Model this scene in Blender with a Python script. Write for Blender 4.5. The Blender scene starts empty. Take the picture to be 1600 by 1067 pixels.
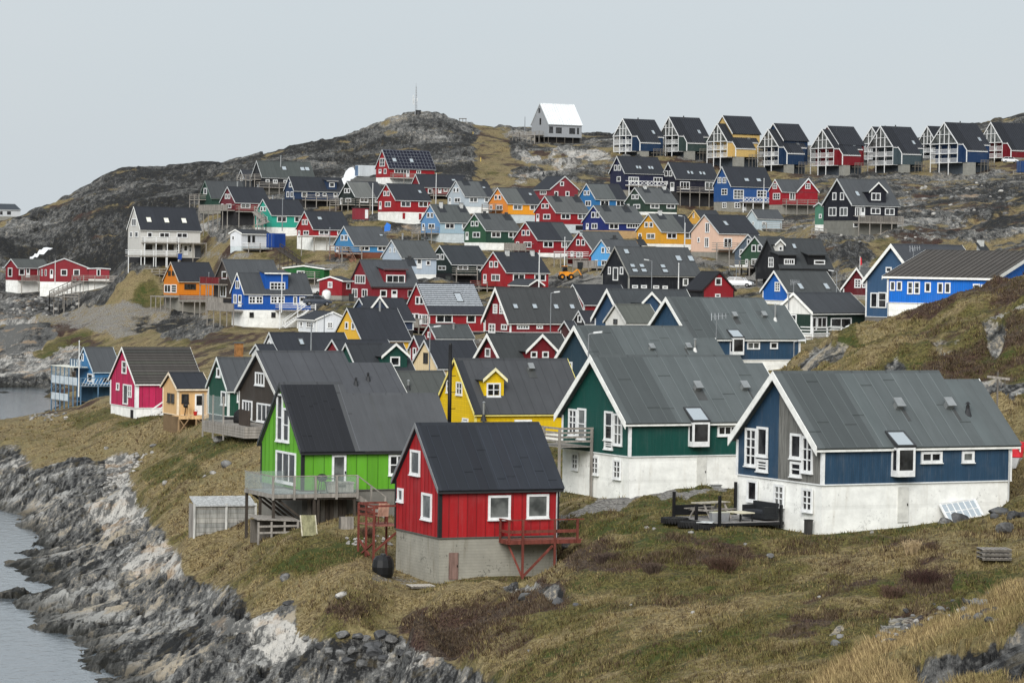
import bpy, math, random
import numpy as np
from mathutils import Vector, Matrix
random.seed(7)
RNG = np.random.default_rng(11)
SC = bpy.context.scene
COL = SC.collection
# ------------------------------------------------------------------ camera, sky, sun, exposure
FPX, CX, CY = 5000.0, 800.0, 533.5           # focal length in pixels of the 1600x1067 photograph
CAMZ = 21.0
PITCH = math.atan(133.5 / FPX)
ROLL = math.radians(0.9)
_F = Vector((0, math.cos(PITCH), -math.sin(PITCH)))
_R0 = Vector((1, 0, 0)); _U0 = Vector((0, math.sin(PITCH), math.cos(PITCH)))
_R = math.cos(ROLL) * _R0 + math.sin(ROLL) * _U0
_U = -math.sin(ROLL) * _R0 + math.cos(ROLL) * _U0
CAM = Vector((0, 0, CAMZ))
cam_d = bpy.data.cameras.new('camera'); cam = bpy.data.objects.new('camera', cam_d); COL.objects.link(cam)
cam_d.sensor_width = 36; cam_d.lens = 36 * FPX / 1600; cam_d.clip_start = 1; cam_d.clip_end = 20000
cam.matrix_world = Matrix(((_R.x, _U.x, -_F.x, 0), (_R.y, _U.y, -_F.y, 0), (_R.z, _U.z, -_F.z, CAMZ), (0, 0, 0, 1)))
SC.camera = cam
W = bpy.data.worlds.new('World'); SC.world = W; W.use_nodes = True
SUN_EL, SUN_AZ = math.radians(33), math.radians(194)      # azimuth clockwise from +Y: behind the camera, a little left
wt = W.node_tree; wn = wt.nodes; wl = wt.links; wn.clear()
wout = wn.new('ShaderNodeOutputWorld'); wbg = wn.new('ShaderNodeBackground'); wl.new(wbg.outputs[0], wout.inputs[0])
wsky = wn.new('ShaderNodeTexSky'); wsky.sky_type = 'NISHITA'; wsky.sun_disc = False
wsky.sun_elevation = SUN_EL; wsky.sun_rotation = SUN_AZ; wsky.altitude = 20; wsky.dust_density = 3.0
wmix = wn.new('ShaderNodeMix'); wmix.data_type = 'RGBA'; wmix.inputs[0].default_value = 0.90
wl.new(wsky.outputs[0], wmix.inputs[6])
wtc = wn.new('ShaderNodeTexCoord'); wmap = wn.new('ShaderNodeMapping'); wmap.inputs[3].default_value = (1.2, 1.2, 5)
wns = wn.new('ShaderNodeTexNoise'); wns.inputs['Scale'].default_value = 2.2; wns.inputs['Detail'].default_value = 4
wl.new(wtc.outputs['Generated'], wmap.inputs[0]); wl.new(wmap.outputs[0], wns.inputs[0])
wcl = wn.new('ShaderNodeMix'); wcl.data_type = 'RGBA'; wl.new(wns.outputs[0], wcl.inputs[0])
wcl.inputs[6].default_value = (4.50, 5.06, 5.48, 1); wcl.inputs[7].default_value = (5.20, 5.46, 5.68, 1)
wl.new(wcl.outputs[2], wmix.inputs[7]); wl.new(wmix.outputs[2], wbg.inputs[0])
wbg.inputs[1].default_value = 0.058
sun_d = bpy.data.lights.new('sun', 'SUN'); sun_d.energy = 1.5; sun_d.angle = math.radians(38); sun_d.color = (1, 0.97, 0.93)
sun = bpy.data.objects.new('sun', sun_d); COL.objects.link(sun)
_sd = Vector((math.sin(SUN_AZ) * math.cos(SUN_EL), math.cos(SUN_AZ) * math.cos(SUN_EL), math.sin(SUN_EL)))
sun.rotation_euler = _sd.to_track_quat('Z', 'Y').to_euler()
VS = SC.view_settings; VS.view_transform = 'Standard'; VS.look = 'None'; VS.gamma = 1; VS.use_curve_mapping = False
VS.exposure = 1.2

# ------------------------------------------------------------------ picture <-> place
def ray(px, py): return _F + ((px - CX) / FPX) * _R - ((py - CY) / FPX) * _U
def at_d(px, py, d):
    r = ray(px, py); return CAM + r * (d / r.y)
def at_z(px, py, z):
    r = ray(px, py); return CAM + r * ((z - CAMZ) / r.z)
def proj(p):
    v = p - CAM; zc = v.dot(_F); return CX + FPX * v.dot(_R) / zc, CY - FPX * v.dot(_U) / zc
def proj_np(x, y, z):
    z = z - CAMZ
    zc = x * _F.x + y * _F.y + z * _F.z
    return CX + FPX * (x * _R.x + y * _R.y + z * _R.z) / zc, CY - FPX * (x * _U.x + y * _U.y + z * _U.z) / zc

# ------------------------------------------------------------------ materials
def lin(c): return tuple((v / 255 / 12.92 if v <= 10.3 else ((v / 255 + .055) / 1.055) ** 2.4) for v in c)
class NG:
    def __init__(s, name):
        s.m = bpy.data.materials.new(name); s.m.use_nodes = True; s.t = s.m.node_tree; s.n = s.t.nodes; s.l = s.t.links
        s.b = s.n['Principled BSDF']; s._tc = None
    def put(s, sock, v):
        if hasattr(v, 'is_output'): s.l.new(v, sock)
        elif isinstance(v, tuple) and len(v) == 3 and len(sock.default_value) == 4: sock.default_value = (*v, 1)
        else: sock.default_value = v
    def obj(s):
        if not s._tc: s._tc = s.n.new('ShaderNodeTexCoord')
        return s._tc.outputs['Object']
    def pos(s): return s.n.new('ShaderNodeNewGeometry').outputs['Position']
    def map(s, v, sc=(1, 1, 1), rot=(0, 0, 0)):
        n = s.n.new('ShaderNodeMapping'); s.put(n.inputs[0], v); n.inputs[3].default_value = sc; n.inputs[2].default_value = rot; return n.outputs[0]
    def noise(s, v, sc, det=4, rough=.6, dist=0):
        n = s.n.new('ShaderNodeTexNoise'); s.put(n.inputs['Vector'], v); n.inputs['Scale'].default_value = sc
        n.inputs['Detail'].default_value = det; n.inputs['Roughness'].default_value = rough; n.inputs['Distortion'].default_value = dist; return n.outputs[0]
    def math(s, op, a, b=0, c=None, clamp=False):
        n = s.n.new('ShaderNodeMath'); n.operation = op; n.use_clamp = clamp; s.put(n.inputs[0], a); s.put(n.inputs[1], b)
        if c is not None: s.put(n.inputs[2], c)
        return n.outputs[0]
    def mix(s, f, a, b, blend='MIX'):
        n = s.n.new('ShaderNodeMix'); n.data_type = 'RGBA'; n.blend_type = blend; s.put(n.inputs[0], f); s.put(n.inputs[6], a); s.put(n.inputs[7], b); return n.outputs[2]
    def step(s, v, a, b):
        n = s.n.new('ShaderNodeMapRange'); n.interpolation_type = 'SMOOTHSTEP'; s.put(n.inputs[0], v); n.inputs[1].default_value = a; n.inputs[2].default_value = b; return n.outputs[0]
    def sep(s, v):
        n = s.n.new('ShaderNodeSeparateXYZ'); s.put(n.inputs[0], v); return n.outputs
    def comb(s, x, y, z):
        n = s.n.new('ShaderNodeCombineXYZ'); s.put(n.inputs[0], x); s.put(n.inputs[1], y); s.put(n.inputs[2], z); return n.outputs[0]
    def attr(s, name):
        n = s.n.new('ShaderNodeAttribute'); n.attribute_name = name; return n
    def bump(s, h, st=.3, dist=.05):
        n = s.n.new('ShaderNodeBump'); s.put(n.inputs['Height'], h); n.inputs['Strength'].default_value = st; n.inputs['Distance'].default_value = dist
        s.l.new(n.outputs[0], s.b.inputs['Normal'])
    def fin(s, col, rough=.7, metal=0, spec=.5):
        s.put(s.b.inputs['Base Color'], col); s.put(s.b.inputs['Roughness'], rough); s.put(s.b.inputs['Metallic'], metal); s.b.inputs['Specular IOR Level'].default_value = spec; return s.m
_mc = {}
def memo(f):
    def g(*a, **k):
        key = (f.__name__, a, tuple(sorted(k.items())))
        if key not in _mc: _mc[key] = f(*a, **k)
        return _mc[key]
    return g
def scale3(c, k): return tuple(min(1, v * k) for v in c)
@memo
def paint(c, boards=0.0, horiz=False, wear=.42):
    """exterior paint on timber: boards of the given pitch (m), weathering streaks"""
    g = NG('paint'); c = scale3(lin(c), .86); o = g.obj(); x, y, z = g.sep(o)
    u = z if horiz else g.math('ADD', x, y)
    w = g.math('ADD', x, y)
    streak = g.noise(g.comb(g.math('MULTIPLY', w, 3.0), 0, g.math('MULTIPLY', z, .35)), 1.3, 5, .65)
    blot = g.noise(o, .6, 4)
    col = g.mix(g.math('MULTIPLY', g.step(streak, .35, .8), wear), scale3(c, 1.06), scale3(c, .66))
    fade = g.noise(g.comb(g.math('MULTIPLY', w, 7.0), 0, g.math('MULTIPLY', z, .5)), 1.0, 4, .7)
    col = g.mix(g.math('MULTIPLY', g.step(fade, .52, .68), wear * .6), col, tuple(.72 * v + .075 for v in c))
    col = g.mix(g.math('MULTIPLY', g.step(blot, .5, .75), wear * .7), col, tuple(.75 * v + .06 for v in c))
    h = g.math('MULTIPLY', streak, .25)
    if boards:
        f = g.math('FRACT', g.math('DIVIDE', u, boards)); idx = g.math('FLOOR', g.math('DIVIDE', u, boards))
        wn_ = g.n.new('ShaderNodeTexWhiteNoise'); wn_.noise_dimensions = '1D'; g.put(wn_.inputs['W'], idx)
        col = g.mix(g.math('MULTIPLY', g.math('SUBTRACT', wn_.outputs[0], .0), .22), col, scale3(c, .62))
        gr = g.math('LESS_THAN', f, .10)
        col = g.mix(g.math('MULTIPLY', gr, .55), col, scale3(c, .35))
        h = g.math('ADD', h, g.math('SUBTRACT', 1, gr))
    g.bump(h, .4, .02)
    return g.fin(col, .62, 0, .35)
@memo
def felt(c, axis='x', seam=1.0, rib=0.0):
    """roofing felt / sheet, seams down the slope, runs and patches"""
    g = NG('roof_felt'); c = lin(c); o = g.obj(); x, y, z = g.sep(o); u = x if axis == 'x' else y
    v = y if axis == 'x' else x
    n1 = g.noise(g.comb(g.math('MULTIPLY', u, 2.5), g.math('MULTIPLY', v, .4), g.math('MULTIPLY', z, .4)), 1.0, 5, .65)
    n2 = g.noise(o, .35, 3); n3 = g.noise(o, 30, 2)
    col = g.mix(g.step(n1, .25, .8), scale3(c, .86), scale3(c, 1.12))
    col = g.mix(g.math('MULTIPLY', g.step(n2, .45, .7), .35), col, scale3(c, 1.35))
    col = g.mix(g.math('MULTIPLY', n3, .3), col, scale3(c, .7))
    f = g.math('FRACT', g.math('DIVIDE', u, seam)); idx = g.math('FLOOR', g.math('DIVIDE', u, seam))
    wn_ = g.n.new('ShaderNodeTexWhiteNoise'); wn_.noise_dimensions = '1D'; g.put(wn_.inputs['W'], idx)
    col = g.mix(g.math('MULTIPLY', wn_.outputs[0], .2), col, scale3(c, 1.25))
    gr = g.math('LESS_THAN', f, .06)
    col = g.mix(g.math('MULTIPLY', gr, .5), col, scale3(c, .45))
    g.bump(g.math('ADD', g.math('MULTIPLY', n3, .3), gr), .4, .02)
    return g.fin(col, .75, 0, .3)
@memo
def plain(c, rough=.6, metal=0.0, var=.25, sc=1.5):
    g = NG('surface'); c = lin(c); n = g.noise(g.obj(), sc, 5, .65)
    col = g.mix(g.step(n, .3, .75), scale3(c, 1 + var * .3), scale3(c, 1 - var)); g.bump(n, .12, .02)
    return g.fin(col, rough, metal, .4)
@memo
def concrete(c, boardmark=.15, dirt=.5):
    g = NG('concrete'); c = lin(c); o = g.obj(); x, y, z = g.sep(o); w = g.math('ADD', x, y)
    n = g.noise(o, 1.1, 6, .68); st = g.noise(g.comb(g.math('MULTIPLY', w, 2.2), 0, g.math('MULTIPLY', z, .3)), 1.0, 5, .7)
    sp = g.math('ADD', g.math('MULTIPLY', g.noise(o, 6, 3, .7), .6), g.math('MULTIPLY', g.noise(o, .7, 3, .6), .4))
    col = g.mix(g.step(n, .3, .75), scale3(c, .86), scale3(c, 1.1))
    col = g.mix(g.math('MULTIPLY', g.step(st, .52, .75), dirt), col, (c[0] * .55, c[1] * .5, c[2] * .42))
    col = g.mix(g.math('MULTIPLY', g.step(sp, .585, .63), min(1, dirt * 1.4)), col, scale3(c, .4))
    f = g.math('FRACT', g.math('DIVIDE', g.math('ADD', z, g.math('MULTIPLY', n, .04)), boardmark))
    gr = g.math('LESS_THAN', f, .14)
    k = .5 if boardmark < .5 else .25
    col = g.mix(g.math('MULTIPLY', gr, k * .6), col, scale3(c, .55))
    g.bump(g.math('SUBTRACT', n, g.math('MULTIPLY', gr, .6)), .4, .03)
    return g.fin(col, .88, 0, .2)
@memo
def wood(c):
    g = NG('weathered_wood'); c = lin(c); o = g.obj(); x, y, z = g.sep(o)
    n = g.noise(g.comb(g.math('MULTIPLY', x, 6), g.math('MULTIPLY', y, 6), g.math('MULTIPLY', z, .8)), 1.0, 5, .7)
    col = g.mix(g.step(n, .3, .72), scale3(c, 1.15), scale3(c, .55)); g.bump(n, .3, .02)
    return g.fin(col, .85, 0, .2)
@memo
def glass(kind='dark'):
    g = NG('window_glass')
    n = g.noise(g.obj(), .8, 3)
    if kind == 'dark': return g.fin(g.mix(g.step(n, .4, .65), (.008, .009, .011), (.045, .047, .05)), .06, 0, .55)
    if kind == 'curtain': return g.fin(g.mix(g.step(n, .4, .65), (.05, .055, .055), (.15, .16, .155)), .12, 0, .6)
    if kind == 'sky': return g.fin((.75, .8, .82), .08, .85, .5)
    if kind == 'lit_pane': return g.fin(g.mix(n, (.72, .72, .62), (.8, .8, .72)), .25, 0, .5)  # pale yellow base colour paints the glow of lit skylights
    if kind == 'clear':
        g.b.inputs['Alpha'].default_value = .22; return g.fin((.36, .42, .41), .05, 0, .6)
WHITE = (228, 230, 230); BLACK = (28, 30, 33)
def white(): return plain(WHITE, .5, 0.0, .18, 3.0)
GREYWOOD = (150, 145, 138)

# ------------------------------------------------------------------ mesh helpers
class MB:
    def __init__(s): s.v = []; s.f = []
    def add(s, vs, fs):
        o = len(s.v); s.v += [tuple(v) for v in vs]; s.f += [tuple(i + o for i in f) for f in fs]
    def obox(s, c, u, v, w):
        """box from centre and three half vectors"""
        c = Vector(c); u = Vector(u); v = Vector(v); w = Vector(w)
        if u.cross(v).dot(w) < 0: u = -u
        p = [c + a * u + b * v + d * w for d in (-1, 1) for b in (-1, 1) for a in (-1, 1)]
        s.add(p, [(0, 2, 3, 1), (4, 5, 7, 6), (0, 1, 5, 4), (2, 6, 7, 3), (0, 4, 6, 2), (1, 3, 7, 5)])
    def box(s, a, b):
        a = Vector(a); b = Vector(b); h = (b - a) / 2; h = Vector((abs(h.x), abs(h.y), abs(h.z)))
        s.obox((a + b) / 2, (h.x, 0, 0), (0, h.y, 0), (0, 0, h.z))
    def bar(s, a, b, w, h=None, up=(0, 0, 1)):
        """square bar between two points"""
        a = Vector(a); b = Vector(b); h = h or w; d = b - a
        if d.length < 1e-6: return
        up = Vector(up)
        if abs(d.normalized().dot(up)) > .98: up = Vector((1, 0, 0))
        sd = d.cross(up).normalized(); u2 = sd.cross(d).normalized()
        s.obox((a + b) / 2, sd * w / 2, d / 2, u2 * h / 2)
    def prism(s, poly, ext):
        """closed prism: planar polygon (3D points) extruded by ext"""
        poly = [Vector(p) for p in poly]; ext = Vector(ext); n = len(poly)
        nrm = Vector((0, 0, 0))
        for i in range(n): nrm += poly[i].cross(poly[(i + 1) % n])
        if nrm.dot(ext) > 0: poly = poly[::-1]
        s.add(poly + [p + ext for p in poly], [tuple(range(n)), tuple(range(2 * n - 1, n - 1, -1))] + [(i, i + n, (i + 1) % n + n, (i + 1) % n) for i in range(n)])
    def cyl(s, a, b, r, r2=None, n=10):
        a = Vector(a); b = Vector(b); r2 = r if r2 is None else r2; d = (b - a).normalized()
        t = Vector((1, 0, 0)) if abs(d.x) < .9 else Vector((0, 1, 0)); e1 = d.cross(t).normalized(); e2 = d.cross(e1)
        vs = [a + r * (math.cos(k * 2 * math.pi / n) * e1 + math.sin(k * 2 * math.pi / n) * e2) for k in range(n)]
        vs += [b + r2 * (math.cos(k * 2 * math.pi / n) * e1 + math.sin(k * 2 * math.pi / n) * e2) for k in range(n)]
        s.add(vs, [tuple(range(n - 1, -1, -1)), tuple(range(n, 2 * n))] + [(i, (i + 1) % n, (i + 1) % n + n, i + n) for i in range(n)])
    def ring(s, c, R, r, ax=(0, 0, 1), n=20, m=8, squash=1.0):
        c = Vector(c); ax = Vector(ax).normalized(); t = Vector((1, 0, 0)) if abs(ax.x) < .9 else Vector((0, 1, 0)); e1 = ax.cross(t).normalized(); e2 = ax.cross(e1)
        vs = []
        for i in range(n):
            a = 2 * math.pi * i / n; d = math.cos(a) * e1 + math.sin(a) * e2
            for j in range(m):
                b = 2 * math.pi * j / m; vs.append(c + d * (R + r * math.cos(b)) + ax * (r * squash * math.sin(b)))
        s.add(vs, [(i * m + j, ((i + 1) % n) * m + j, ((i + 1) % n) * m + (j + 1) % m, i * m + (j + 1) % m) for i in range(n) for j in range(m)])
    def build(s, name, mat, parent=None, smooth=False):
        me = bpy.data.meshes.new(name); me.from_pydata(s.v, [], s.f); me.materials.append(mat)
        if smooth: me.polygons.foreach_set('use_smooth', [True] * len(me.polygons))
        o = bpy.data.objects.new(name, me); COL.objects.link(o)
        if parent: o.parent = parent
        return o
def tag(o, label=None, cat=None, group=None, kind=None):
    if label: o['label'] = label
    if cat: o['category'] = cat
    if group: o['group'] = group
    if kind: o['kind'] = kind
    return o
def thing(name, label, cat, loc=(0, 0, 0), rz=0, group=None):
    o = bpy.data.objects.new(name, None); COL.objects.link(o); o.location = loc; o.rotation_euler = (0, 0, rz); o.empty_display_size = .5
    return tag(o, label, cat, group)
def copy_tree(o, parent=None):
    c = o.copy(); COL.objects.link(c)
    if parent: c.parent = parent
    for ch in list(o.children): copy_tree(ch, c)
    return c
# ------------------------------------------------------------------ the houses: measured outlines
# key: kind L (gable on the left) / R (gable on the right), distance, turn, left / near / right wall corner, apex, eave, wall bottom, ground (picture pixels), wall colour
HS = {}
def H(key, name, label, kind, d, th, xL, xN, xR, yA, yE, yW, yB, col, **o):
    HS[key] = dict(key=key, name=name, label=label, kind=kind, d=d, th=th, xL=xL, xN=xN, xR=xR, yA=yA, yE=yE, yW=yW, yB=yB, col=col, **o)
RED = (152, 26, 34); DRED = (122, 26, 38); NAVY = (30, 34, 62); FG = (72, 75, 78); FD = (52, 55, 60); FL = (86, 92, 93); FB = (44, 47, 53)
W_ = (238, 239, 235); C_ = (142, 140, 132); D_ = (52, 52, 54); P_ = (196, 205, 208)
T = 28
# --- second row under the terraces
H('S1', 'house', 'navy house with a white lattice balcony, second row below the terraces, farthest left', 'L', 690, T, 953.5, 976, 1037, 244, 271.5, 297, 308, NAVY, roof=FB, fc=C_, wide=1, win=[('g', 962, 262.5, 4.6, 9, '1x1'), ('g', 968, 262.5, 4.6, 9, '1x1'), ('g', 967, 280, 6, 8, '1x1'), ('n', 990, 280.5, 16, 7.5, '4x1'), ('n', 1028, 281, 14, 7.5, '3x1')], sky=[(995, 262.5, 4, 5), (999.5, 262.8, 4, 5), (1014, 263, 4, 5), (1018.5, 263.3, 4, 5)], deck=[('n', 977, 1036, 290, 'cross')], ch=[(997.5, 246, 1, 'box')])
H('S2', 'house', 'near black house on tall white posts beside the navy one below the terraces', 'L', 690, T, 1034, 1056, 1121, 253.5, 280.5, 300, 320, (24, 26, 42), roof=FB, fc=D_, wide=1, win=[('g', 1041, 271.5, 5, 9, '1x1'), ('g', 1048, 271.5, 5, 9, '1x1'), ('g', 1041, 286, 5, 5, '1x1'), ('g', 1050.5, 292, 6, 14, 'd'), ('n', 1070, 290, 15, 12, '3x1'), ('n', 1108, 291, 13, 13, '2x1')], sky=[(1075, 270.5, 4, 5), (1080.5, 271, 4, 5), (1094, 271.5, 4, 5), (1099.5, 272, 4, 5)], deck=[('n', 1057, 1118, 299.5, 'rail')])
H('S3', 'house', 'cobalt blue house with a white patterned balcony on a concrete base', 'L', 680, T, 1115.5, 1142, 1207, 260, 292, 315.4, 331, (40, 82, 140), roof=FB, fc=C_, wide=1, win=[('g', 1124.5, 282, 5.5, 9.5, '2x2'), ('g', 1132, 282, 5.5, 9.5, '2x2'), ('g', 1132, 300, 9, 10, '2x2'), ('n', 1154, 304, 16, 15, '3x3'), ('n', 1190, 303, 15, 11, '3x2'), ('g', 1132, 321, 6, 9, '2x2'), ('n', 1152, 321, 9, 9, '2x2'), ('n', 1163, 323, 6, 13, 'd')], sky=[(1166, 282, 7, 5), (1185, 282.5, 7, 5)], deck=[('n', 1155, 1202, 316, 'cross')])
H('S4', 'house', 'bright red house with two gables on pale stilts below the terraces', 'L', 670, T, 1202, 1221, 1276, 280, 300.5, 320, 335, (150, 24, 38), roof=FG, fc=C_, bar=WHITE, cross=(1244, 1279, 279.5, 300), win=[('g', 1211, 291, 6.5, 9, '2x2'), ('g', 1213.5, 307, 11, 10, '3x2'), ('n', 1238, 307, 9, 12, '2x1'), ('x', 1262, 291, 8, 9, '2x2'), ('n', 1261, 308, 25, 9, '4x1')], deck=[('n', 1222, 1273, 319, 'rail')])
# --- upper left rows
H('U1', 'house', 'large black house with a long grey roof, topmost on the left below the ridge', 'L', 690, T, 394, 409, 491, 251.5, 278, 293, 303, (38, 40, 44), roof=(70, 75, 74), fc=C_, win=[('n', 418, 283, 6, 5, '1x1'), ('n', 430, 284, 7, 6, '2x1'), ('n', 447, 284, 8, 5, '2x1')], sky=[(443.5, 264, 7, 6), (472, 265, 7, 6), (479.5, 265, 7, 6)], ch=[(438.5, 262, 18, 'pipe')], deck=[('n', 400, 448, 292, 'rail'), ('g', 380, 408, 281, 'rail')])
H('U1b', 'house', 'small dark gabled annex standing left of the large black house', 'L', 705, T, 372, 382, 400, 265.5, 282, 292, 297, (60, 64, 68), roof=FD, fc=C_, win=[('g', 377.5, 280, 3.4, 6, '1x1')])
H('U2', 'house', 'dark green gabled house standing on concrete at the left end of the upper row', 'L', 640, T, 312, 330, 385, 282.5, 311, 326, 334, (36, 66, 56), roof=(66, 69, 71), fc=C_, win=[('g', 321, 299, 5, 10, '1x1')], deck=[('g', 307, 322, 312, 'rail')], bar=(110, 125, 118))
H('U3', 'house', 'maroon house behind a tall lattice of wooden deck posts', 'L', 610, T, 344.7, 367.4, 421, 291.5, 317.5, 329, 352, (104, 36, 46), c2=(128, 24, 34), roof=FB, fc=D_, win='std', ch=[(371, 291, 6, 'pipe'), (403, 294, 4, 'pipe')], deck=[('g', 322, 367, 329, 'slat'), ('n', 368, 398, 330, 'rail')])
H('U4', 'house', 'turquoise house on a white base', 'L', 590, T, 399, 424, 478, 311, 337, 355, 366, (44, 160, 140), roof=FB, fc=W_, win='std', ch=[(426, 312, 5, 'pipe'), (459, 313, 5, 'pipe')])
H('U5', 'house', 'dark blue house with a square roof dormer and a white porch', 'L', 650, T, 445, 459, 539, 276, 299, 311, 325, (36, 56, 86), roof=FB, fc=D_, win=[('g', 454, 289, 4, 8, '1x1'), ('g', 450, 304, 4, 9, '1x1'), ('g', 456.5, 304, 4, 9, '1x1'), ('n', 475.5, 304, 8.5, 8, '1x1'), ('n', 496, 304, 6, 6, '1x1'), ('n', 507, 304, 6, 6, '1x1'), ('n', 524, 305, 6, 8, 'd')], dorm=[('shed', 511, 526, 283, 298, (518.5, 289, 8, 7.5, '1x1'))], deck=[('n', 472, 524, 312, 'rail')])
H('U6', 'house', 'black green house with a half pale half dark roof above a wooden deck', 'L', 620, T, 530, 555, 601, 283, 308.5, 321, 327, (24, 36, 34), roof=FD, split=(574, (98, 100, 98)), fc=D_, win='std', deck=[('g', 526, 555, 320, 'rail'), ('n', 556, 590, 320, 'rail')])
H('U7', 'house', 'red house over a dark open undercroft with a white base', 'L', 570, T, 464, 489, 546, 329.7, 359, 368, 392, RED, roof=FB, fc=W_, win='std', sky=[(499, 342.5, 7, 5)], deck=[('n', 462, 545, 369, 'none')])
H('U8', 'house', 'red house whose whole roof is covered with solar panels', 'L', 700, T, 587.5, 607.7, 679, 234, 264, 277, 287, RED, roof=(34, 36, 52), fc=W_, solar=1, win=[('g', 597.5, 254, 8, 13, '2x2'), ('g', 594, 268, 4, 7, 'd'), ('g', 602, 268, 4, 8, '1x1'), ('n', 626, 268, 20, 7, '4x1'), ('n', 637, 271, 5, 12, 'd'), ('n', 654, 269, 7, 6, '2x1')], sky=[(615.5, 251, 7, 6), (643, 252, 7, 6)], deck=[('n', 609, 660, 278, 'rail')])
H('U9', 'house', 'dark red house with a long dark roof right below the solar roof', 'L', 660, T, 643, 657, 732, 272, 293, 303, 312, DRED, roof=FB, fc=D_, win=[('n', 672, 299, 7, 8, '1x1'), ('n', 687, 298, 5, 8, 'd'), ('n', 696, 297, 6, 6, '1x1'), ('n', 704, 297, 6, 6, '1x1')], sky=[(708, 282.5, 6, 3)], deck=[('n', 672, 700, 305, 'rail')])
H('U10', 'house', 'bright red house with red shutters in its white base', 'L', 600, T, 590.7, 617.5, 672, 286.6, 313.4, 331, 346, RED, roof=FB, fc=W_, win='std', sky=[(655.5, 301, 5, 5)], extra=[('n', 631, 337.5, 4, 9.5, 'red'), ('n', 656.5, 338.5, 4, 9.5, 'red')])
H('U11', 'house', 'pale grey blue house with a patchy grey roof', 'L', 610, T, 699.5, 726, 772, 282, 307.7, 323, 333, (186, 198, 206), roof=FD, split=(747, (84, 87, 88)), fc=W_, win='std', ch=[(726, 282, 5, 'box'), (756, 284, 5, 'box')], sky=[(755.5, 294.5, 5, 3)])
H('U12', 'house', 'powder blue house with a paler long side', 'L', 580, T, 658, 687, 739, 319, 348, 364.6, 377, (104, 150, 196), c2=(160, 186, 200), roof=(76, 80, 80), fc=P_, win='std', ch=[(689, 321, 10, 'white'), (720.5, 322, 8, 'white')], deck=[('g', 655, 686, 364, 'rail')])
H('U13', 'house', 'bottle green house on a whitewashed base', 'L', 560, T, 725.6, 758.7, 812, 333, 361, 379, 391, (42, 84, 58), roof=(76, 79, 80), fc=W_, win='std', ch=[(757, 334, 6, 'box'), (791, 336, 6, 'box')], c2=(34, 66, 54))
H('U14', 'house', 'orange house with a deep yellow right end', 'L', 590, T, 763.6, 793, 845, 293, 319, 335, 347, (226, 140, 58), c2=(236, 158, 40), roof=FD, split=(806, (86, 89, 88)), fc=P_, win='std', sky=[(828, 305, 5, 4)], deck=[('g', 764, 786, 328, 'rail')])
H('U15', 'house', 'plum red house whose gable faces right, with two black chimneys', 'R', 620, 30, 834, 860, 903, 275, 297, 312, 318, (136, 48, 58), roof=FB, fc=D_, win=[('g', 878, 287.5, 6, 7, '1x1'), ('g', 869, 303, 6, 8, '1x1'), ('g', 886.5, 303, 6, 8, '1x1'), ('n', 849, 301, 10, 7, '3x1')], ch=[(849, 275, 5, 'pipeb'), (870, 274, 5, 'pipeb')])
H('U16', 'house', 'mid blue house with a half grey half black roof', 'L', 610, T, 904, 930, 979, 286.4, 312, 330, 334, (44, 112, 168), roof=FB, split=(949, (84, 88, 88)), fc=W_, win='std')
H('U17', 'house', 'forest green house with two pale chimney boxes', 'L', 600, T, 977, 1008, 1058, 292.6, 318, 331, 336, (42, 62, 52), roof=(82, 85, 86), fc=W_, win='std', ch=[(1007.5, 293, 6, 'white'), (1037.5, 294, 6, 'white')])
H('U18', 'house', 'crimson house with a dark opening in its base', 'L', 570, T, 836, 868, 920, 306, 333, 350, 361, (148, 28, 36), roof=(84, 86, 86), fc=P_, win='std', ch=[(868.5, 307, 6, 'box'), (900, 308, 6, 'box')], extra=[('n', 905, 356, 11, 7, 'dark')])  # near-black panel in the base paints the shade inside an opening
H('U19', 'house', 'ultramarine house with a row of white sunroom windows', 'L', 560, T, 910.6, 945.5, 1008, 320.7, 348.7, 360, 371, (26, 42, 108), roof=(82, 85, 86), fc=(180, 150, 110), win=[('g', 927, 336, 5.5, 9.5, '1x1'), ('g', 934, 336, 5.5, 9.5, '1x1'), ('g', 918, 354, 4, 10, 'd'), ('g', 929, 353.5, 9, 9, '2x1'), ('n', 959, 354, 15, 9, '2x1'), ('n', 992, 353, 26, 8, '6x1')], ch=[(945, 322, 6, 'box'), (977, 324, 5, 'box')])
H('U20', 'house', 'mustard yellow house with a half dark roof', 'L', 540, T, 995, 1033, 1088, 333.7, 363, 381, 385, (216, 158, 48), roof=FB, split=(1050, (84, 87, 86)), fc=W_, win='std', ch=[(1031, 333, 8, 'white')], extra=[])
H('U20b', 'house', 'small ochre cottage peeking out behind the mustard house', 'L', 575, T, 1077, 1094, 1126, 328, 342.7, 350, 356, (218, 165, 66), roof=FD, fc=C_, win=[('g', 1084, 337, 2, 8, '1x1')], bar=(225, 190, 120))
H('U21', 'house', 'peach pink house with a timber terrace', 'L', 530, T, 1080, 1122.6, 1184, 335, 365.5, 394, 405, (230, 196, 174), roof=FB, fc=C_, win=[('g', 1105.5, 356, 6.5, 16, '2x1'), ('g', 1104.5, 379, 6.5, 16, '2x1'), ('g', 1092, 375, 3.5, 8, '1x1'), ('n', 1137, 379.5, 13, 15, '2x1')], sky=[(1133.5, 350.5, 6, 7)], deck=[('n', 1112, 1152, 389, 'rail')])
H('U22', 'house', 'small pale blue grey cottage with a low plain roof', 'L', 590, T, 1167.5, 1183, 1222, 327, 342.5, 358, 363, (188, 204, 212), roof=FG, fc=P_, win=[('g', 1177, 349, 2.5, 5, '1x1'), ('n', 1193.5, 349, 6, 5, '1x1')], deck=[('n', 1190, 1236, 357, 'rail')])
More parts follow.
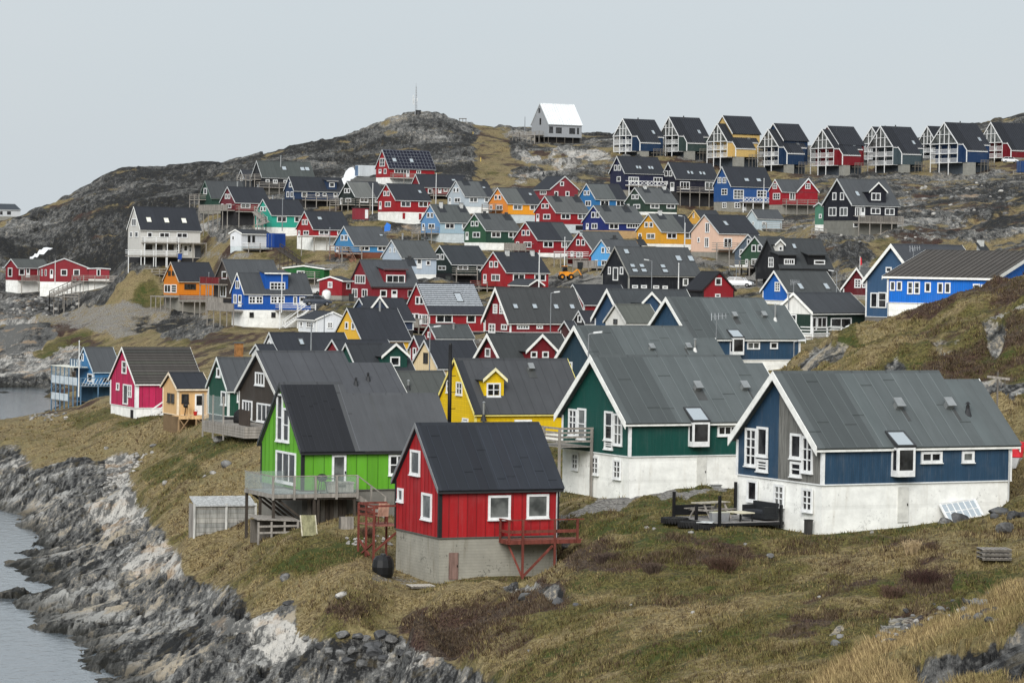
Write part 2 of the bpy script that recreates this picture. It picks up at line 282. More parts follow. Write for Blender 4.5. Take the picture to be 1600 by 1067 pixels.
H('U23', 'house', 'big black house with a white gabled dormer on a tall concrete base', 'L', 520, T, 1287, 1331, 1403, 279, 321.7, 344.7, 371, (24, 26, 36), dzR=2.0, roof=FG, fc=(120, 120, 114), wide=1, win=[('g', 1304, 307, 6, 12, '1x1'), ('g', 1316, 307, 6, 12, '1x1'), ('g', 1301, 331, 12, 14, '2x1'), ('g', 1318.5, 331, 12, 14, '2x1'), ('n', 1348, 331, 6.5, 16, 'd'), ('n', 1340, 331, 8, 15, '2x1'), ('n', 1368, 330, 15, 10, '2x1'), ('n', 1390, 331, 15, 11, '2x1'), ('n', 1337, 352, 8, 7, '1x1')], sky=[(1339, 304, 6, 8)], dorm=[('gable', 1358, 1384, 286, 319, (1368.5, 307.5, 15.5, 12, '2x1'))], deck=[('n', 1333, 1403, 347, 'slat')])
H('U23b', 'shed', 'small sea green shed leaning against the big black house', 'L', 528, T, 1273.6, 1287, 1296, 316, 324, 351, 360, (78, 130, 108), roof=FG, fc=W_, flat=1, win=[('g', 1282, 338, 4, 7, '1x1')])
H('U24g', 'house', 'green gabled house on stilts beside the black dormered house', 'L', 500, T, 1157.7, 1202.5, 1246, 368.8, 401.6, 414.7, 434, (46, 78, 58), roof=(66, 69, 70), fc=D_, win=[('g', 1178, 388, 6.5, 11, '1x1'), ('g', 1187.5, 388, 6.5, 11, '1x1'), ('g', 1180, 409.5, 11, 10.5, '2x1'), ('g', 1192, 409.5, 11, 10.5, '2x1'), ('g', 1167, 411, 4, 12, 'd')], deck=[('g', 1152, 1184, 417, 'rail')], stilt=1)
H('U24b', 'house', 'slate blue house squeezed behind the green gabled one', 'L', 520, T, 1148, 1192, 1205, 365.5, 396, 414, 420, (88, 102, 116), roof=FD, fc=W_, win=[('g', 1170, 380, 5, 13, '1x1'), ('g', 1176, 380, 5, 13, '1x1'), ('g', 1160, 396, 8, 13, '2x1')])
H('U25', 'house', 'black house with a huge dark roof, a white gabled dormer and two shed dormers', 'L', 445, T, 1181, 1218, 1299, 372, 420.5, 437, 450, (24, 26, 30), roof=(58, 61, 63), fc=D_, win=[('g', 1205, 410, 8, 16, '2x2')], sky=[(1240, 386, 6, 8)], dorm=[('shed', 1216, 1244, 398, 416, (1233, 409, 17, 9, '4x1')), ('shed', 1262, 1289, 398, 417, (1281, 410, 18, 7, '1x1')), ('gable', 1211, 1224, 375, 395, (1219.5, 388.5, 6, 7, '1x1', (205, 204, 198)))], bar=(60, 62, 64), stilt=1)
# --- left group
H('L1', 'house', 'tall pale grey house with three lit skylights and white veranda rails', 'L', 600, T, 200, 219, 313, 323, 360, 402, 406, (204, 203, 198), roof=FB, fc=D_, win=[('g', 209.5, 347.5, 7, 12, '2x1'), ('g', 205, 366.5, 4, 9, '1x1'), ('g', 213.5, 366.5, 5, 9, '1x1'), ('n', 234, 367, 8, 8, '1x1'), ('n', 257, 367.5, 16, 8, '2x1'), ('n', 284.5, 368, 17, 8, '2x1'), ('n', 232, 386.5, 13, 10, 'dk'), ('n', 248, 387, 13, 10, 'dk'), ('n', 265, 387, 14, 10, 'dk'), ('n', 280, 388, 10, 15, '2x3'), ('n', 290, 391, 7, 16, 'd'), ('n', 297, 388, 4, 12, '1x2'), ('n', 309, 393, 9, 19, 'garage')], sky=[(232, 344.5, 8, 8, 'lit_pane'), (259.6, 345.5, 8, 8, 'lit_pane'), (287, 346, 8, 8, 'lit_pane')], deck=[('n', 190, 275, 399, 'rail2'), ('n', 221, 275, 378.5, 'rail2'), ('n', 276, 318, 379, 'none')], bar=W_)
H('L2a', 'house', 'left wing of the low dark red house with its own gable end and balcony', 'L', 640, 36, 9, 27, 76, 404, 419, 438, 458, (128, 28, 40), roof=(76, 79, 78), fc=W_, win=[('g', 16, 425.5, 6.5, 14, '1x1'), ('n', 34, 425, 9, 10, '1x1'), ('n', 43.5, 426, 6, 15, 'd'), ('n', 60, 426, 3, 10, '1x1'), ('n', 70, 426, 3, 10, '1x1')], deck=[('n', 28, 56, 438, 'slat')])
H('L2b', 'house', 'low dark red house with a broad front gable and long timber stairs', 'R', 635, 8, 50, 62, 138, 403, 419, 440, 461, (132, 28, 40), roof=FB, fc=W_, Sfix=8, win=[('g', 80.5, 428, 5, 14, 'd'), ('g', 100, 426, 10, 10, '1x1'), ('g', 119.5, 426, 10, 10, '1x1'), ('g', 65.5, 426, 2.5, 10, '1x1'), ('g', 71.5, 426, 3, 10, '1x1')], deck=[('g', 112, 184, 438, 'rail')])
H('L2c', 'shed', 'flat roofed dark red annex at the right end of the low red house', 'R', 636, 8, 132, 138, 171, 418, 420.5, 436, 446, (140, 34, 48), roof=FD, fc=W_, flat=1, Sfix=5, win=[('g', 154, 426, 6, 11, '1x1')])
H('L3', 'house', 'burnt orange house with a glazed veranda on stilts', 'L', 560, T, 256, 279, 337, 409, 440.6, 461.6, 484, (212, 124, 26), roof=FB, fc=C_, win=[('n', 297, 448, 18, 9, '2x1', 'nf'), ('g', 265, 427, 4, 8, '1x1', 'nf'), ('g', 271, 427, 4, 8, '1x1', 'nf'), ('g', 262, 451, 10, 13, '2x1'), ('g', 272, 451, 8, 13, '1x3')], deck=[('g', 248, 279, 462, 'none'), ('n', 280, 336, 470, 'railred')], bar=(200, 190, 175))
H('L4', 'house', 'dark brown house with a big grey roof behind the royal blue house', 'L', 505, T, 334, 362, 440, 405, 446, 468, 486, (62, 54, 50), roof=FG, fc=D_, win=[('g', 351, 430, 8, 12, '1x1'), ('g', 349, 455, 9, 18, '2x1')], deck=[('g', 326, 356, 443, 'slatred'), ('g', 338, 362, 474, 'slat')], bar=(110, 106, 102))
H('L5', 'house', 'royal blue house with a shed dormer and white outside stairs', 'L', 470, T, 362, 381, 486, 426, 460, 484, 511, (18, 82, 168), roof=(66, 69, 72), fc=W_, win=[('g', 371.5, 445, 6, 13, '2x1'), ('g', 367.5, 467, 5, 14, '2x1'), ('g', 375, 470, 5, 19, 'd'), ('n', 394, 468.5, 11, 12, '2x2'), ('n', 405, 468.5, 11, 12, '2x2'), ('n', 428, 468.5, 11, 12, '2x2'), ('n', 439, 468.5, 11, 12, '2x2'), ('n', 461, 469.5, 6, 13, '1x1'), ('n', 472, 470, 9, 13, 'd'), ('n', 393, 492, 6.5, 8, '1x1', 'nf'), ('n', 427, 492, 6.5, 8, '1x1', 'nf')], dorm=[('shed', 414, 450, 427, 454, (433.5, 447, 23, 12.5, '4x2'))], deck=[('n', 430, 487, 484, 'rail2'), ('g', 338, 380, 483, 'slat')], bar=W_, stairs=[('n', 474, 437, 484, 511)])
H('L7', 'shed', 'low dark red outbuilding with white trim beside the green one', 'L', 480, 62, 499, 534, 550, 431, 440, 462, 468, (142, 24, 34), roof=FD, fc=C_, win=[('g', 516, 445, 7, 10, '2x1'), ('n', 544, 447, 6, 10, '1x1')], bar=W_)
H('L6', 'shed', 'grass green flat gabled storage shed up the slope', 'L', 520, 62, 444, 506, 515, 414, 421, 436, 442, (22, 92, 40), roof=FD, fc=C_, win=[('g', 470, 428, 12, 10, '1x1')], bar=W_, deck=[('g', 478, 500, 434, 'rail')])
H('L8', 'house', 'low white house with a shallow gable facing right', 'R', 420, 26, 467, 494, 544, 486, 501, 519, 523, (226, 230, 234), roof=FB, fc=W_, win=[('g', 515.5, 508, 9, 10, '2x2'), ('n', 484.5, 507, 11, 10, '3x2'), ('n', 471, 506, 4, 9, '1x1')], bar=W_)
H('L9', 'house', 'small white cabin with a near black roof by a blue container', 'L', 575, 48, 360, 377, 421, 358, 366, 385, 391, (222, 226, 230), roof=FD, fc=P_, win=[('n', 389, 374, 4, 11, '1x1', 'nf'), ('n', 396, 374, 4, 11, '1x1', 'nf'), ('g', 364.5, 372, 4, 7, '1x1')], deck=[('n', 379, 416, 388, 'railw')], bar=W_)
# --- middle rows
H('U26', 'house', 'sky blue house on a brick red timber base', 'L', 540, T, 523, 553, 608, 353, 384, 394, 403, (66, 134, 184), roof=FG, fc=(122, 76, 58), win='std', sky=[(595, 369, 6, 2.5)], deck=[('n', 520, 560, 395, 'rail')])
H('U27', 'house', 'light grey house with two dark chimney patches', 'L', 510, T, 597.5, 627.5, 682, 374.6, 404, 428, 432, (178, 192, 206), roof=(76, 79, 80), fc=W_, win=[('g', 610, 391, 2.6, 8, '1x1'), ('g', 616.5, 391, 2.6, 8, '1x1'), ('n', 655, 411, 8, 18, 'd'), ('n', 669, 411, 7, 8, '1x1')], ch=[(629, 374, 8, 'pipe'), (666, 373, 8, 'pipeb')])
H('U28', 'house', 'black green house with lattice windows and a dark ribbed roof', 'L', 520, T, 670.6, 705.5, 764, 383, 414, 427, 440, (24, 42, 40), roof=(50, 54, 58), fc=D_, win='std', deck=[('n', 706, 740, 428, 'rail')])
H('U29', 'house', 'wine red house with a wide three light roof dormer', 'L', 490, T, 546, 580, 654, 405.5, 449, 467, 473, (126, 30, 42), roof=(68, 71, 75), fc=D_, win=[('g', 563, 436.5, 16, 14, '4x1'), ('g', 554.5, 458, 8.5, 14.5, '2x1'), ('g', 570, 458, 8.5, 13, '2x1'), ('n', 599, 458.5, 10.5, 11, '1x1'), ('n', 616, 459, 9, 12, 'd'), ('n', 641, 459, 8, 11, 'dk')], dorm=[('shed', 600, 634, 421, 443, (618, 436, 29, 13, '3x1'))], ch=[(640, 406, 3, 'box')], bar=(92, 70, 72))
H('U30', 'house', 'red house with a light striped snow rail roof', 'L', 440, T, 633, 670, 757, 442, 491.6, 517.6, 524, (146, 28, 38), roof=(50, 53, 60), fc=D_, stripes=1, win=[('g', 652.5, 469.5, 6, 13, '1x1'), ('g', 659, 469.5, 6, 13, '1x1'), ('g', 644.5, 496, 6.5, 13, '1x1'), ('g', 651.5, 496, 6.5, 13, '1x1'), ('g', 657, 499, 4, 17, 'd'), ('g', 664, 499, 9, 16, '3x1'), ('n', 694, 498, 26, 13, '2x1'), ('n', 736, 498, 14, 13, '1x1')], sky=[(716, 466.4, 11, 14)], deck=[('g', 638, 670, 508, 'slat')])
H('U31', 'house', 'warm yellow house with a steel flue on its dark roof', 'L', 385, T, 522, 565, 640, 481, 533, 545, 556, (232, 184, 62), roof=FB, fc=W_, win=[('g', 542, 508.5, 5, 12, '1x1'), ('g', 552, 509.5, 5, 12, '1x1')], ch=[(593.5, 488, 16, 'pipe')])
H('U32', 'house', 'navy roofed house with a small white trimmed gable behind the yellow one', 'L', 425, T, 545, 580, 646, 465, 502, 515, 525, (50, 62, 84), roof=FB, fc=D_, cross=(578, 605, 464, 482), win=[])
H('U33', 'house', 'blood red house with two white chimneys in the middle of the village', 'L', 500, T, 752.5, 790.7, 857, 393, 426.6, 448, 456, (152, 28, 36), roof=FB, fc=D_, win='std', ch=[(792.5, 396, 9, 'white'), (831.5, 396, 9, 'white')], deck=[('g', 748, 775, 449, 'railred')])
H('U33b', 'porch', 'small dark porch roof with a white trimmed gable below the blood red house', 'R', 470, T, 797, 828, 848, 436, 447, 458, 462, (60, 30, 34), roof=FD, fc=D_, win=[], bar=W_)
H('U34', 'house', 'cherry red house on a narrow white base', 'L', 540, T, 804, 839.5, 896, 346, 376, 395, 401, (142, 28, 38), roof=FB, split=(860, (64, 68, 70)), palefirst=False, fc=W_, win='std', deck=[('g', 800, 834, 390, 'slat')])
H('U35', 'house', 'scarlet house with three small gable windows and a grey roof', 'L', 520, T, 887, 925, 984, 361, 391.7, 413, 417, (140, 28, 36), roof=(76, 79, 80), fc=W_, win=[('g', 903.5, 379, 5.5, 10, '1x1'), ('g', 911.5, 379, 5.5, 10, '1x1'), ('g', 908, 366.5, 3.5, 5, '1x1'), ('g', 894, 397, 4, 9, 'd'), ('g', 906, 398, 10, 9, '2x1')], ch=[(960, 372, 8, 'box')], deck=[('g', 878, 920, 403, 'railw')])
H('U36', 'house', 'baby blue house with a narrow gable', 'L', 500, T, 924, 957, 1008, 374, 402, 416, 424, (92, 172, 232), roof=FG, fc=C_, win=[('g', 942.5, 391, 5, 9.5, '1x1'), ('g', 950.5, 391, 5, 9.5, '1x1'), ('g', 932, 411, 4, 10, 'd'), ('g', 944.5, 411, 9, 9, '2x1')], deck=[('g', 908, 946, 417, 'slat')], ch=[(1000, 374, 7, 'box')])
H('U37', 'house', 'large black house with many open skylights', 'L', 440, T, 941, 982, 1094, 385, 431.6, 452, 458, (20, 24, 32), roof=(70, 73, 75), fc=D_, bar=(150, 150, 145), win=[('g', 962, 428, 8, 21, 'd2'), ('g', 952.5, 423, 4, 12, '1x1'), ('g', 971.5, 423, 5, 12, '1x1'), ('n', 1071, 441, 8.5, 12, '1x1'), ('n', 992, 448, 9, 5, '1x1'), ('n', 1006, 448, 9, 5, '1x1'), ('n', 1025, 448.5, 9, 5, '1x1'), ('n', 1039, 449, 8, 5, '1x1')], sky=[(978, 394.4, 8, 8), (987.6, 416.6, 8, 6), (991.4, 424, 9, 6), (1002, 416.6, 8, 6), (1005.5, 424, 9, 6), (1035, 417.4, 8, 6), (1038.6, 424.6, 9, 6), (1059.4, 405, 9, 9), (1078.6, 405.4, 9, 9)])
H('U38', 'shed', 'black roofed garage with a red gable facing right', 'R', 425, 34, 1072, 1098, 1147, 424, 455, 466, 472, (146, 30, 40), c2=(26, 28, 34), roof=(34, 36, 41), fc=D_, bar=(40, 34, 36), win=[('g', 1122, 440, 10, 12, '1x1'), ('g', 1121, 462, 8, 6, '1x1')])
H('U39', 'house', 'azure blue gable with an arched white window', 'L', 395, T, 1192, 1231, 1308, 422.6, 458, 470, 477, (22, 96, 184), roof=(66, 69, 70), fc=W_, bar=W_, wide=1, win=[('g', 1215, 448, 8, 15, '2x3')], sky=[(1250, 449, 8, 10), (1290.5, 449, 8, 10)])
H('U40', 'house', 'dark green house with a white upper gable and white balcony', 'L', 330, 52, 1214, 1268, 1353, 456.7, 491, 522, 534, (26, 50, 42), gcol=W_, roof=(64, 67, 71), fc=W_, bar=W_, wide=1, win=[('g', 1240, 501, 10, 20, '1x1'), ('n', 1272, 506, 7, 22, 'd2'), ('n', 1284, 504, 15, 18, '2x1'), ('n', 1314, 505, 32, 17, '2x1')], deck=[('n', 1250, 1296, 526, 'rail2')])
H('U41', 'house', 'small maroon gable with white trim left of the big blue house', 'L', 430, 40, 1318, 1362, 1385, 418, 455, 462, 470, (94, 24, 32), roof=(88, 90, 90), fc=C_, bar=W_, wide=1, win=[('g', 1340.5, 443, 10, 14, '2x3'), ('g', 1352, 443, 9, 14, '2x3')])
H('U42', 'house', 'tall slate blue house with a wide white bargeboard', 'L', 330, 40, 1353.5, 1436, 1540, 381, 444, 497, 516, (56, 86, 118), roof=(66, 69, 74), fc=(112, 110, 106), bar=W_, wide=2, win=[('g', 1366, 469, 11, 24, '1x1'), ('g', 1379, 469, 13, 25, '1x2'), ('g', 1389, 421.5, 9, 8.5, '1x1')], ch=[(1532, 380, 10, 'white')])
H('U43', 'house', 'vivid blue long house with a ribbed dark roof half hidden by the hill', 'R', 285, 58, 1387, 1549, 1672, 392, 437, 476, 512, (4, 110, 212), roof=(78, 74, 70), ribs=.55, fc=W_, bar=W_, wide=2, boards=.22, win=[('n', 1395, 447, 8, 15, '1x1'), ('n', 1405.5, 447, 8.5, 15, '1x1'), ('n', 1422.5, 450, 9, 20, '1x2'), ('n', 1433, 450, 9.5, 20, '1x2'), ('n', 1450, 449, 9.5, 16, '1x1'), ('n', 1469.5, 450, 9, 17, '1x1'), ('n', 1481, 450, 9, 17, '1x1'), ('n', 1526, 452, 11, 17, '1x1'), ('n', 1539, 453, 12, 17, '1x1')])
# --- lower middle
H('M13', 'house', 'small whitewashed gable with one dark hatch and a weathered roof', 'L', 300, T, 947, 978, 1028, 474.5, 507, 522, 532, (224, 224, 220), roof=(86, 89, 84), fc=W_, bar=(200, 200, 196), win=[('g', 962, 502.5, 6, 8, '1x1', 'nf')])
H('M14', 'house', 'steel blue house with white cross gables behind the whitewashed one', 'L', 345, T, 930, 975, 1090, 451, 503, 520, 530, (46, 74, 104), roof=(62, 66, 69), fc=W_, bar=W_, wide=2, cross=(1001, 1031, 458, 474), win=[])
H('M15', 'house', 'wine dark house with four skylights in one long roof', 'L', 385, T, 758, 797, 912, 449, 506, 519, 530, (122, 26, 36), roof=(62, 64, 65), fc=D_, bar=W_, wide=2, win=[('g', 774, 482.5, 6.5, 15, '2x3'), ('g', 784, 483, 6.5, 15, '2x3'), ('g', 769, 513, 10, 15, '2x2'), ('g', 788, 511, 9, 9, '2x1'), ('n', 817, 511, 19, 7, '4x1'), ('n', 843, 511, 10, 6, '2x1'), ('n', 878, 512, 6, 7, '1x1')], sky=[(804.5, 480, 8, 8), (834.6, 480, 8, 8), (868, 480.5, 8, 8), (893, 480.5, 8, 8)])
H('M16', 'house', 'dark roofed red house showing only a strip of wall, right of the four skylights', 'L', 410, T, 880, 912, 984, 444, 477, 487, 497, (130, 26, 34), roof=FB, fc=D_, win=[])
H('M17', 'porch', 'tiny dark porch gable at the corner of the four skylight house', 'L', 372, T, 876, 891, 902, 501, 519, 528, 534, (70, 36, 38), roof=FD, fc=D_, win=[])
H('M17b', 'porch', 'narrow black entrance gable in front of the dark roofed red house', 'L', 380, T, 897, 914, 938, 485, 507, 524, 532, (44, 44, 48), roof=(46, 48, 54), fc=D_, win=[('g', 906, 498, 6, 12, '1x1')])
H('M18', 'house', 'dark red house with a broad white trimmed cross gable', 'L', 318, T, 746, 786, 892, 521, 567, 577, 588, (110, 22, 32), roof=(56, 59, 60), fc=D_, bar=W_, wide=2, cross=(820, 870, 524, 549.5), win=[('g', 762.5, 551, 8, 14, '1x1'), ('x', 834, 554, 10, 10, '1x1'), ('x', 852, 554, 10, 10, '1x1')])
H('M19', 'house', 'cream coloured gable with one dark window', 'L', 330, T, 645, 684, 756, 531, 577, 587, 596, (232, 210, 168), roof=FB, fc=C_, win=[('g', 665.5, 559.5, 7, 17, '1x1', 'nf')])
H('M20', 'house', 'little grey roofed house with a red gable and a stub chimney', 'L', 365, T, 662, 681, 738, 506, 530, 538, 545, DRED, roof=(70, 74, 75), fc=D_, win=[('g', 671, 523, 4.5, 9.5, '1x1')], ch=[(708.6, 516, 10, 'pipe')])
H('M21', 'house', 'low grey roofed house with a red gable behind the lime green house', 'L', 262, T, 606, 635, 704, 579, 617, 636, 646, DRED, roof=(74, 77, 75), fc=D_, win=[('g', 623.5, 606, 9, 18, '1x1')], ch=[(638, 610, 14, 'pipe')])
H('M22', 'house', 'dark green house with a white trimmed gabled dormer', 'L', 290, T, 524, 560, 645, 536, 583, 600, 610, (18, 66, 58), roof=(48, 51, 55), fc=D_, dorm=[('gable', 597, 636, 538, 577, (617, 564.5, 15, 15, '1x1'))], win=[])
H('M22b', 'house', 'dark roof with a tiny red gable peeping out behind the green dormer', 'L', 315, T, 512, 530, 612, 530, 552, 562, 572, DRED, roof=FB, fc=D_, win=[])
H('M23', 'house', 'white gable end with a long dark roof and one skylight', 'L', 330, T, 413, 432, 545, 519, 549, 560, 568, (222, 226, 230), roof=FB, fc=W_, win=[('g', 421, 538, 4, 10, '1x1')], sky=[(470, 536, 8, 10)])
H('M23b', 'house', 'lower white gable with a short dark roof at the left of the long one', 'L', 322, T, 394, 409, 432, 537, 556, 565, 572, (214, 222, 226), roof=FB, fc=W_, win=[])
H('M24', 'porch', 'narrow red porch gable with a white door beside the cream gable', 'L', 345, T, 641, 656, 668, 524, 549, 566, 574, DRED, roof=FD, fc=D_, win=[('g', 648, 552, 5, 18, 'd')])
H('M10', 'house', 'grey blue house with a wide pale felt roof behind the teal house', 'L', 262, T, 864, 941, 1140, 508.5, 588, 622, 660, (38, 62, 76), roof=FL, fc=W_, bar=W_, wide=2, sheets=10, step=(1069, 1101, 527), win=[('g', 891, 573, 7, 16, '1x1')], vents=[(1016, 547), (1073, 546)], ch=[(1085.6, 551, 20, 'flue')])
H('M11', 'house', 'denim blue house with a bay skylight and long felt roof, right of centre', 'L', 285, T, 1010, 1081, 1250, 464, 531.6, 562, 574, (42, 74, 102), roof=FL, fc=W_, bar=W_, wide=2, sheets=11, step=(1193, 1216, 475), boards=.14, wear=.7, win=[('n', 1177, 540, 20, 12, '2x1'), ('n', 1209, 540, 12, 11, '1x1')], bay=[(1140, 1157.6, 530, 552, 517.6)], vents=[(1145.6, 497), (1191.4, 496)], ch=[(1211, 503, 26, 'flue')])
H('M1', 'house', 'pale trimmed blue house by the bay with glazed balconies', 'L', 385, T, 119, 145, 187, 542, 582, 600, 640, (58, 118, 166), roof=FG, fc=(60, 92, 118), win=[('g', 128, 558, 6, 12, '2x1'), ('g', 141, 590, 8, 13, '1x1'), ('n', 165, 593, 9, 8, 'dark')], bar=(190, 205, 215))
H('M2', 'house', 'raspberry pink house with a dark corrugated roof and white corner boards', 'L', 290, 24, 173, 212, 314, 542, 601, 637, 655, (184, 36, 84), roof=(66, 66, 64), hribs=1, fc=W_, bar=W_, win=[('g', 195, 574, 7, 20, '1x2'), ('g', 185, 604, 4.5, 12, '1x1'), ('g', 197, 616, 7.5, 32, '1x1'), ('g', 203.5, 611, 6, 20, '2x2'), ('n', 260.5, 605, 3, 10, '1x1')], extra=[('g', 206, 647, 4, 14, 'dark')], bigboards=.62, corner=.55)
H('M3', 'cabin', 'new bare plywood cabin with a pale timber deck', 'L', 262, 24, 255, 277, 325, 581, 609, 648, 674, (216, 178, 126), roof=FB, fc=(120, 100, 75), win=[('g', 264.5, 621, 4.5, 14, '1x1', 'nf'), ('g', 270.5, 622, 4.5, 14, '1x1', 'nf'), ('n', 289, 622.5, 11, 14, '1x1', 'dkf'), ('n', 311, 632, 13.5, 33, 'd')], bar=(228, 214, 190))
H('M4', 'house', 'deep green house with white windows next to the plywood cabin', 'L', 245, 24, 326, 356, 420, 558, 612, 650, 662, (18, 72, 56), roof=FG, fc=D_, bar=(210, 215, 212), win=[('g', 342, 582, 6, 15, '1x1'), ('g', 350, 622, 8, 22, '1x1'), ('n', 374, 619, 8, 18, '1x1')], ch=[(373, 545, 11, 'brick')])
H('M5', 'house', 'dark stained timber house with big glazed doors and a grey deck', 'L', 222, 24, 374, 436, 630, 547.5, 622, 664, 680, (62, 54, 46), roof=(72, 74, 78), fc=D_, bar=(205, 205, 200), wide=1, boards=.2, win=[('g', 406.5, 592, 14, 21, '3x1'), ('g', 387, 640, 15, 30, '3x1'), ('g', 413, 645, 22, 30, '3x1')], step=(536, 603, 565), ch=[(556, 604, 8, 'pipeb'), (575, 597, 12, 'pipeb')])
H('M6', 'house', 'lime green house with a glass railed deck and two tone roof', 'L', 178, 24, 409, 471, 706, 597.5, 708.5, 766, 826, (96, 166, 40), roof=(76, 78, 81), split=(515, (40, 42, 47)), step=(515, 675, 614), fc=(120, 118, 112), bar=(60, 62, 64), trimdark=1, win=[('g', 438.5, 652, 9.5, 76, '1x2'), ('g', 448.5, 664, 10, 54, '1x2'), ('g', 448, 730, 31, 50, '3x1'), ('n', 529, 737.5, 22, 55, 'd2'), ('n', 620, 726, 27, 33, '2x2')], bigboards=.66, sheets=12)
H('M7', 'house', 'small red board house on a tall bare concrete base', 'L', 158, 24, 619, 685, 872, 661, 769, 840, 914, (164, 26, 32), roof=(44, 48, 55), fc=(150, 148, 138), bar=(120, 122, 124), trimdark=1, win=[('g', 650.3, 722.5, 15, 40, '1x1', 'cur'), ('g', 627.3, 773, 8.5, 22, '1x1', 'cur'), ('g', 668.3, 791, 15.5, 42, '1x1', 'cur'), ('n', 779.5, 792.5, 35, 38.5, '1x1', 'cur'), ('n', 839.5, 790.5, 34.5, 38.5, '1x1', 'cur')], bigboards=.48, sheets=12)
H('M8', 'house', 'lemon yellow clapboard house with a gabled dormer', 'L', 248, 24, 681, 742, 915, 560, 649, 676, 692, (238, 200, 6), roof=(68, 70, 73), fc=W_, bar=(236, 222, 130), horiz=.17, win=[('g', 718, 607, 9.5, 21, '2x2'), ('g', 702, 604, 8, 20, '2x2'), ('g', 690, 655, 10, 9, '2x1'), ('g', 727.5, 656, 9, 6, '1x1'), ('n', 817, 657, 27, 3, '1x1')], dorm=[('gable', 756, 787, 577, 622, (771, 609, 22, 22, '2x2'))], split=(722, (48, 51, 56)), ch=[(755.6, 656, 26, 'pipe')], vents=[(827.4, 578)])
H('M9', 'house', 'teal house with a bay window, pale felt roof and tall white base', 'L', 184, T, 879, 982, 1230, 555, 664, 713, 789, (10, 76, 68), roof=FL, fc=W_, bar=W_, wide=2, sheets=11, step=(1156, 1190, 567), boards=.11, win=[('g', 895.5, 660, 13, 44, '2x4'), ('g', 909.5, 662, 13, 50, '1x2'), ('g', 951.5, 665, 13, 46, '1x2'), ('g', 951.5, 694, 13, 16, '1x3'), ('g', 966, 671, 13.5, 50, '2x3'), ('g', 899, 720.5, 10, 28, '2x3'), ('g', 930, 727, 11.5, 30, '2x3'), ('g', 964.5, 733, 12, 31, '2x3'), ('n', 1137, 672.5, 33, 17, '3x1')], bay=[(1075, 1101, 662, 694, 640)], vents=[(1087, 610), (1160, 609.5)], extra=[('n', 1096, 737, 15, 46, 'whitedoor')])
H('M12', 'house', 'weathered blue and bare grey gabled house on a tall white base, nearest on the right', 'L', 150, T, 1152, 1283, 1580, 580, 704, 757, 838, (44, 74, 100), roof=FL, fc=W_, bar=W_, wide=2, sheets=13, step=(1467, 1525, 593), boards=.11, ov=.15, wear=.9, halfgable=(92, 92, 90), win=[('g', 1175, 698.5, 18, 62, '2x4'), ('g', 1192.8, 690, 17, 48, '1x1'), ('g', 1192.8, 727, 17, 20, '1x3'), ('g', 1245.3, 697, 17.5, 40, '1x1'), ('g', 1245.3, 733, 17.5, 24, '1x2'), ('g', 1263.3, 710, 17, 58, '2x3'), ('g', 1177, 766.5, 16, 35, '1x1'), ('g', 1219, 774, 16, 36, '2x3'), ('g', 1263, 781, 16.5, 37, '2x3'), ('n', 1455, 714, 33, 18, '2x1'), ('n', 1512, 713.5, 19, 18, '1x1')], bay=[(1392, 1419.5, 702, 740, 678)], vents=[(1399.7, 639.4), (1478.5, 638.6)], ch=[(1512, 652, 20, 'pipeb')], extra=[('n', 1411, 788, 16.5, 56, 'whitedoor')])
# --- far ones
H('TOP', 'house', 'modern pale timber house with a white metal roof alone on the hilltop', 'L', 880, T, 830.6, 856.5, 909, 161.7, 195, 214, 223, (158, 162, 166), roof=(225, 230, 232), fc=D_, stilt=1, win=[('g', 843, 173, 2.5, 7, '1x1', 'nf'), ('g', 844.5, 190, 2.5, 10, '1x1', 'nf'), ('n', 861, 203, 6, 10, '1x1', 'nf'), ('n', 873, 204, 9, 9, '2x1', 'nf'), ('n', 894, 205, 9, 9, '2x1', 'nf'), ('n', 903, 205, 3, 10, '1x1', 'nf')], deck=[('g', 812, 850, 213, 'rail')], bar=(190, 194, 196), ribs=.8)
H('FAR', 'house', 'distant white house with a dark flat looking roof at the left edge', 'L', 1150, T, -26, -8, 32, 318, 328, 338, 346, (205, 208, 210), roof=(62, 68, 74), fc=C_, win=[('n', 2, 333, 4, 5, '1x1', 'nf'), ('n', 14, 333, 6, 5, '1x1', 'nf')])

def solve(h):
    """place the outline: near ground corner at its distance, then wall lengths and heights that meet the measured corners"""
    d = h['d']; th = math.radians(h['th'])
    a = Vector((math.cos(th), math.sin(th), 0)); b = Vector((-math.sin(th), math.cos(th), 0))
    N = at_d(h['xN'], h['yB'], d)
    def zat(P, y):                     # height at which the vertical through P meets row y
        x0 = proj(P)[0]
        z0, z1 = P.z - 30, P.z + 60
        for _ in range(40):
            zm = (z0 + z1) / 2
            if proj(Vector((P.x, P.y, zm)))[1] > y: z0 = zm
            else: z1 = zm
        return zm
    def length(dirv, x, z):
        lo, hi = 0.1, 60
        for _ in range(40):
            m = (lo + hi) / 2; px = proj(Vector((N.x, N.y, z)) + dirv * m)[0]
            if (px < x) == (dirv is a): lo = m
            else: hi = m
        return m
    ze = zat(N, h['yE']); zw = zat(N, h['yW'])
    A = length(a, h['xR'], ze); B = length(b, h['xL'], ze)
    if h['kind'] == 'L': S, Tt = A, B; sv, tv = a, b
    else: S, Tt = B, A; sv, tv = b, a
    P = N + tv * Tt / 2; zr = zat(P, h['yA'])
    if 'Sfix' in h: S = h['Sfix']
    h.update(N=N, S=S, T=Tt, ze=ze - N.z, zw=zw - N.z, zr=zr - N.z, sv=sv, tv=tv, pitch=math.degrees(math.atan2(zr - ze, Tt / 2)), A=A, B=B, av=a, bv=b)
for h in HS.values(): solve(h)
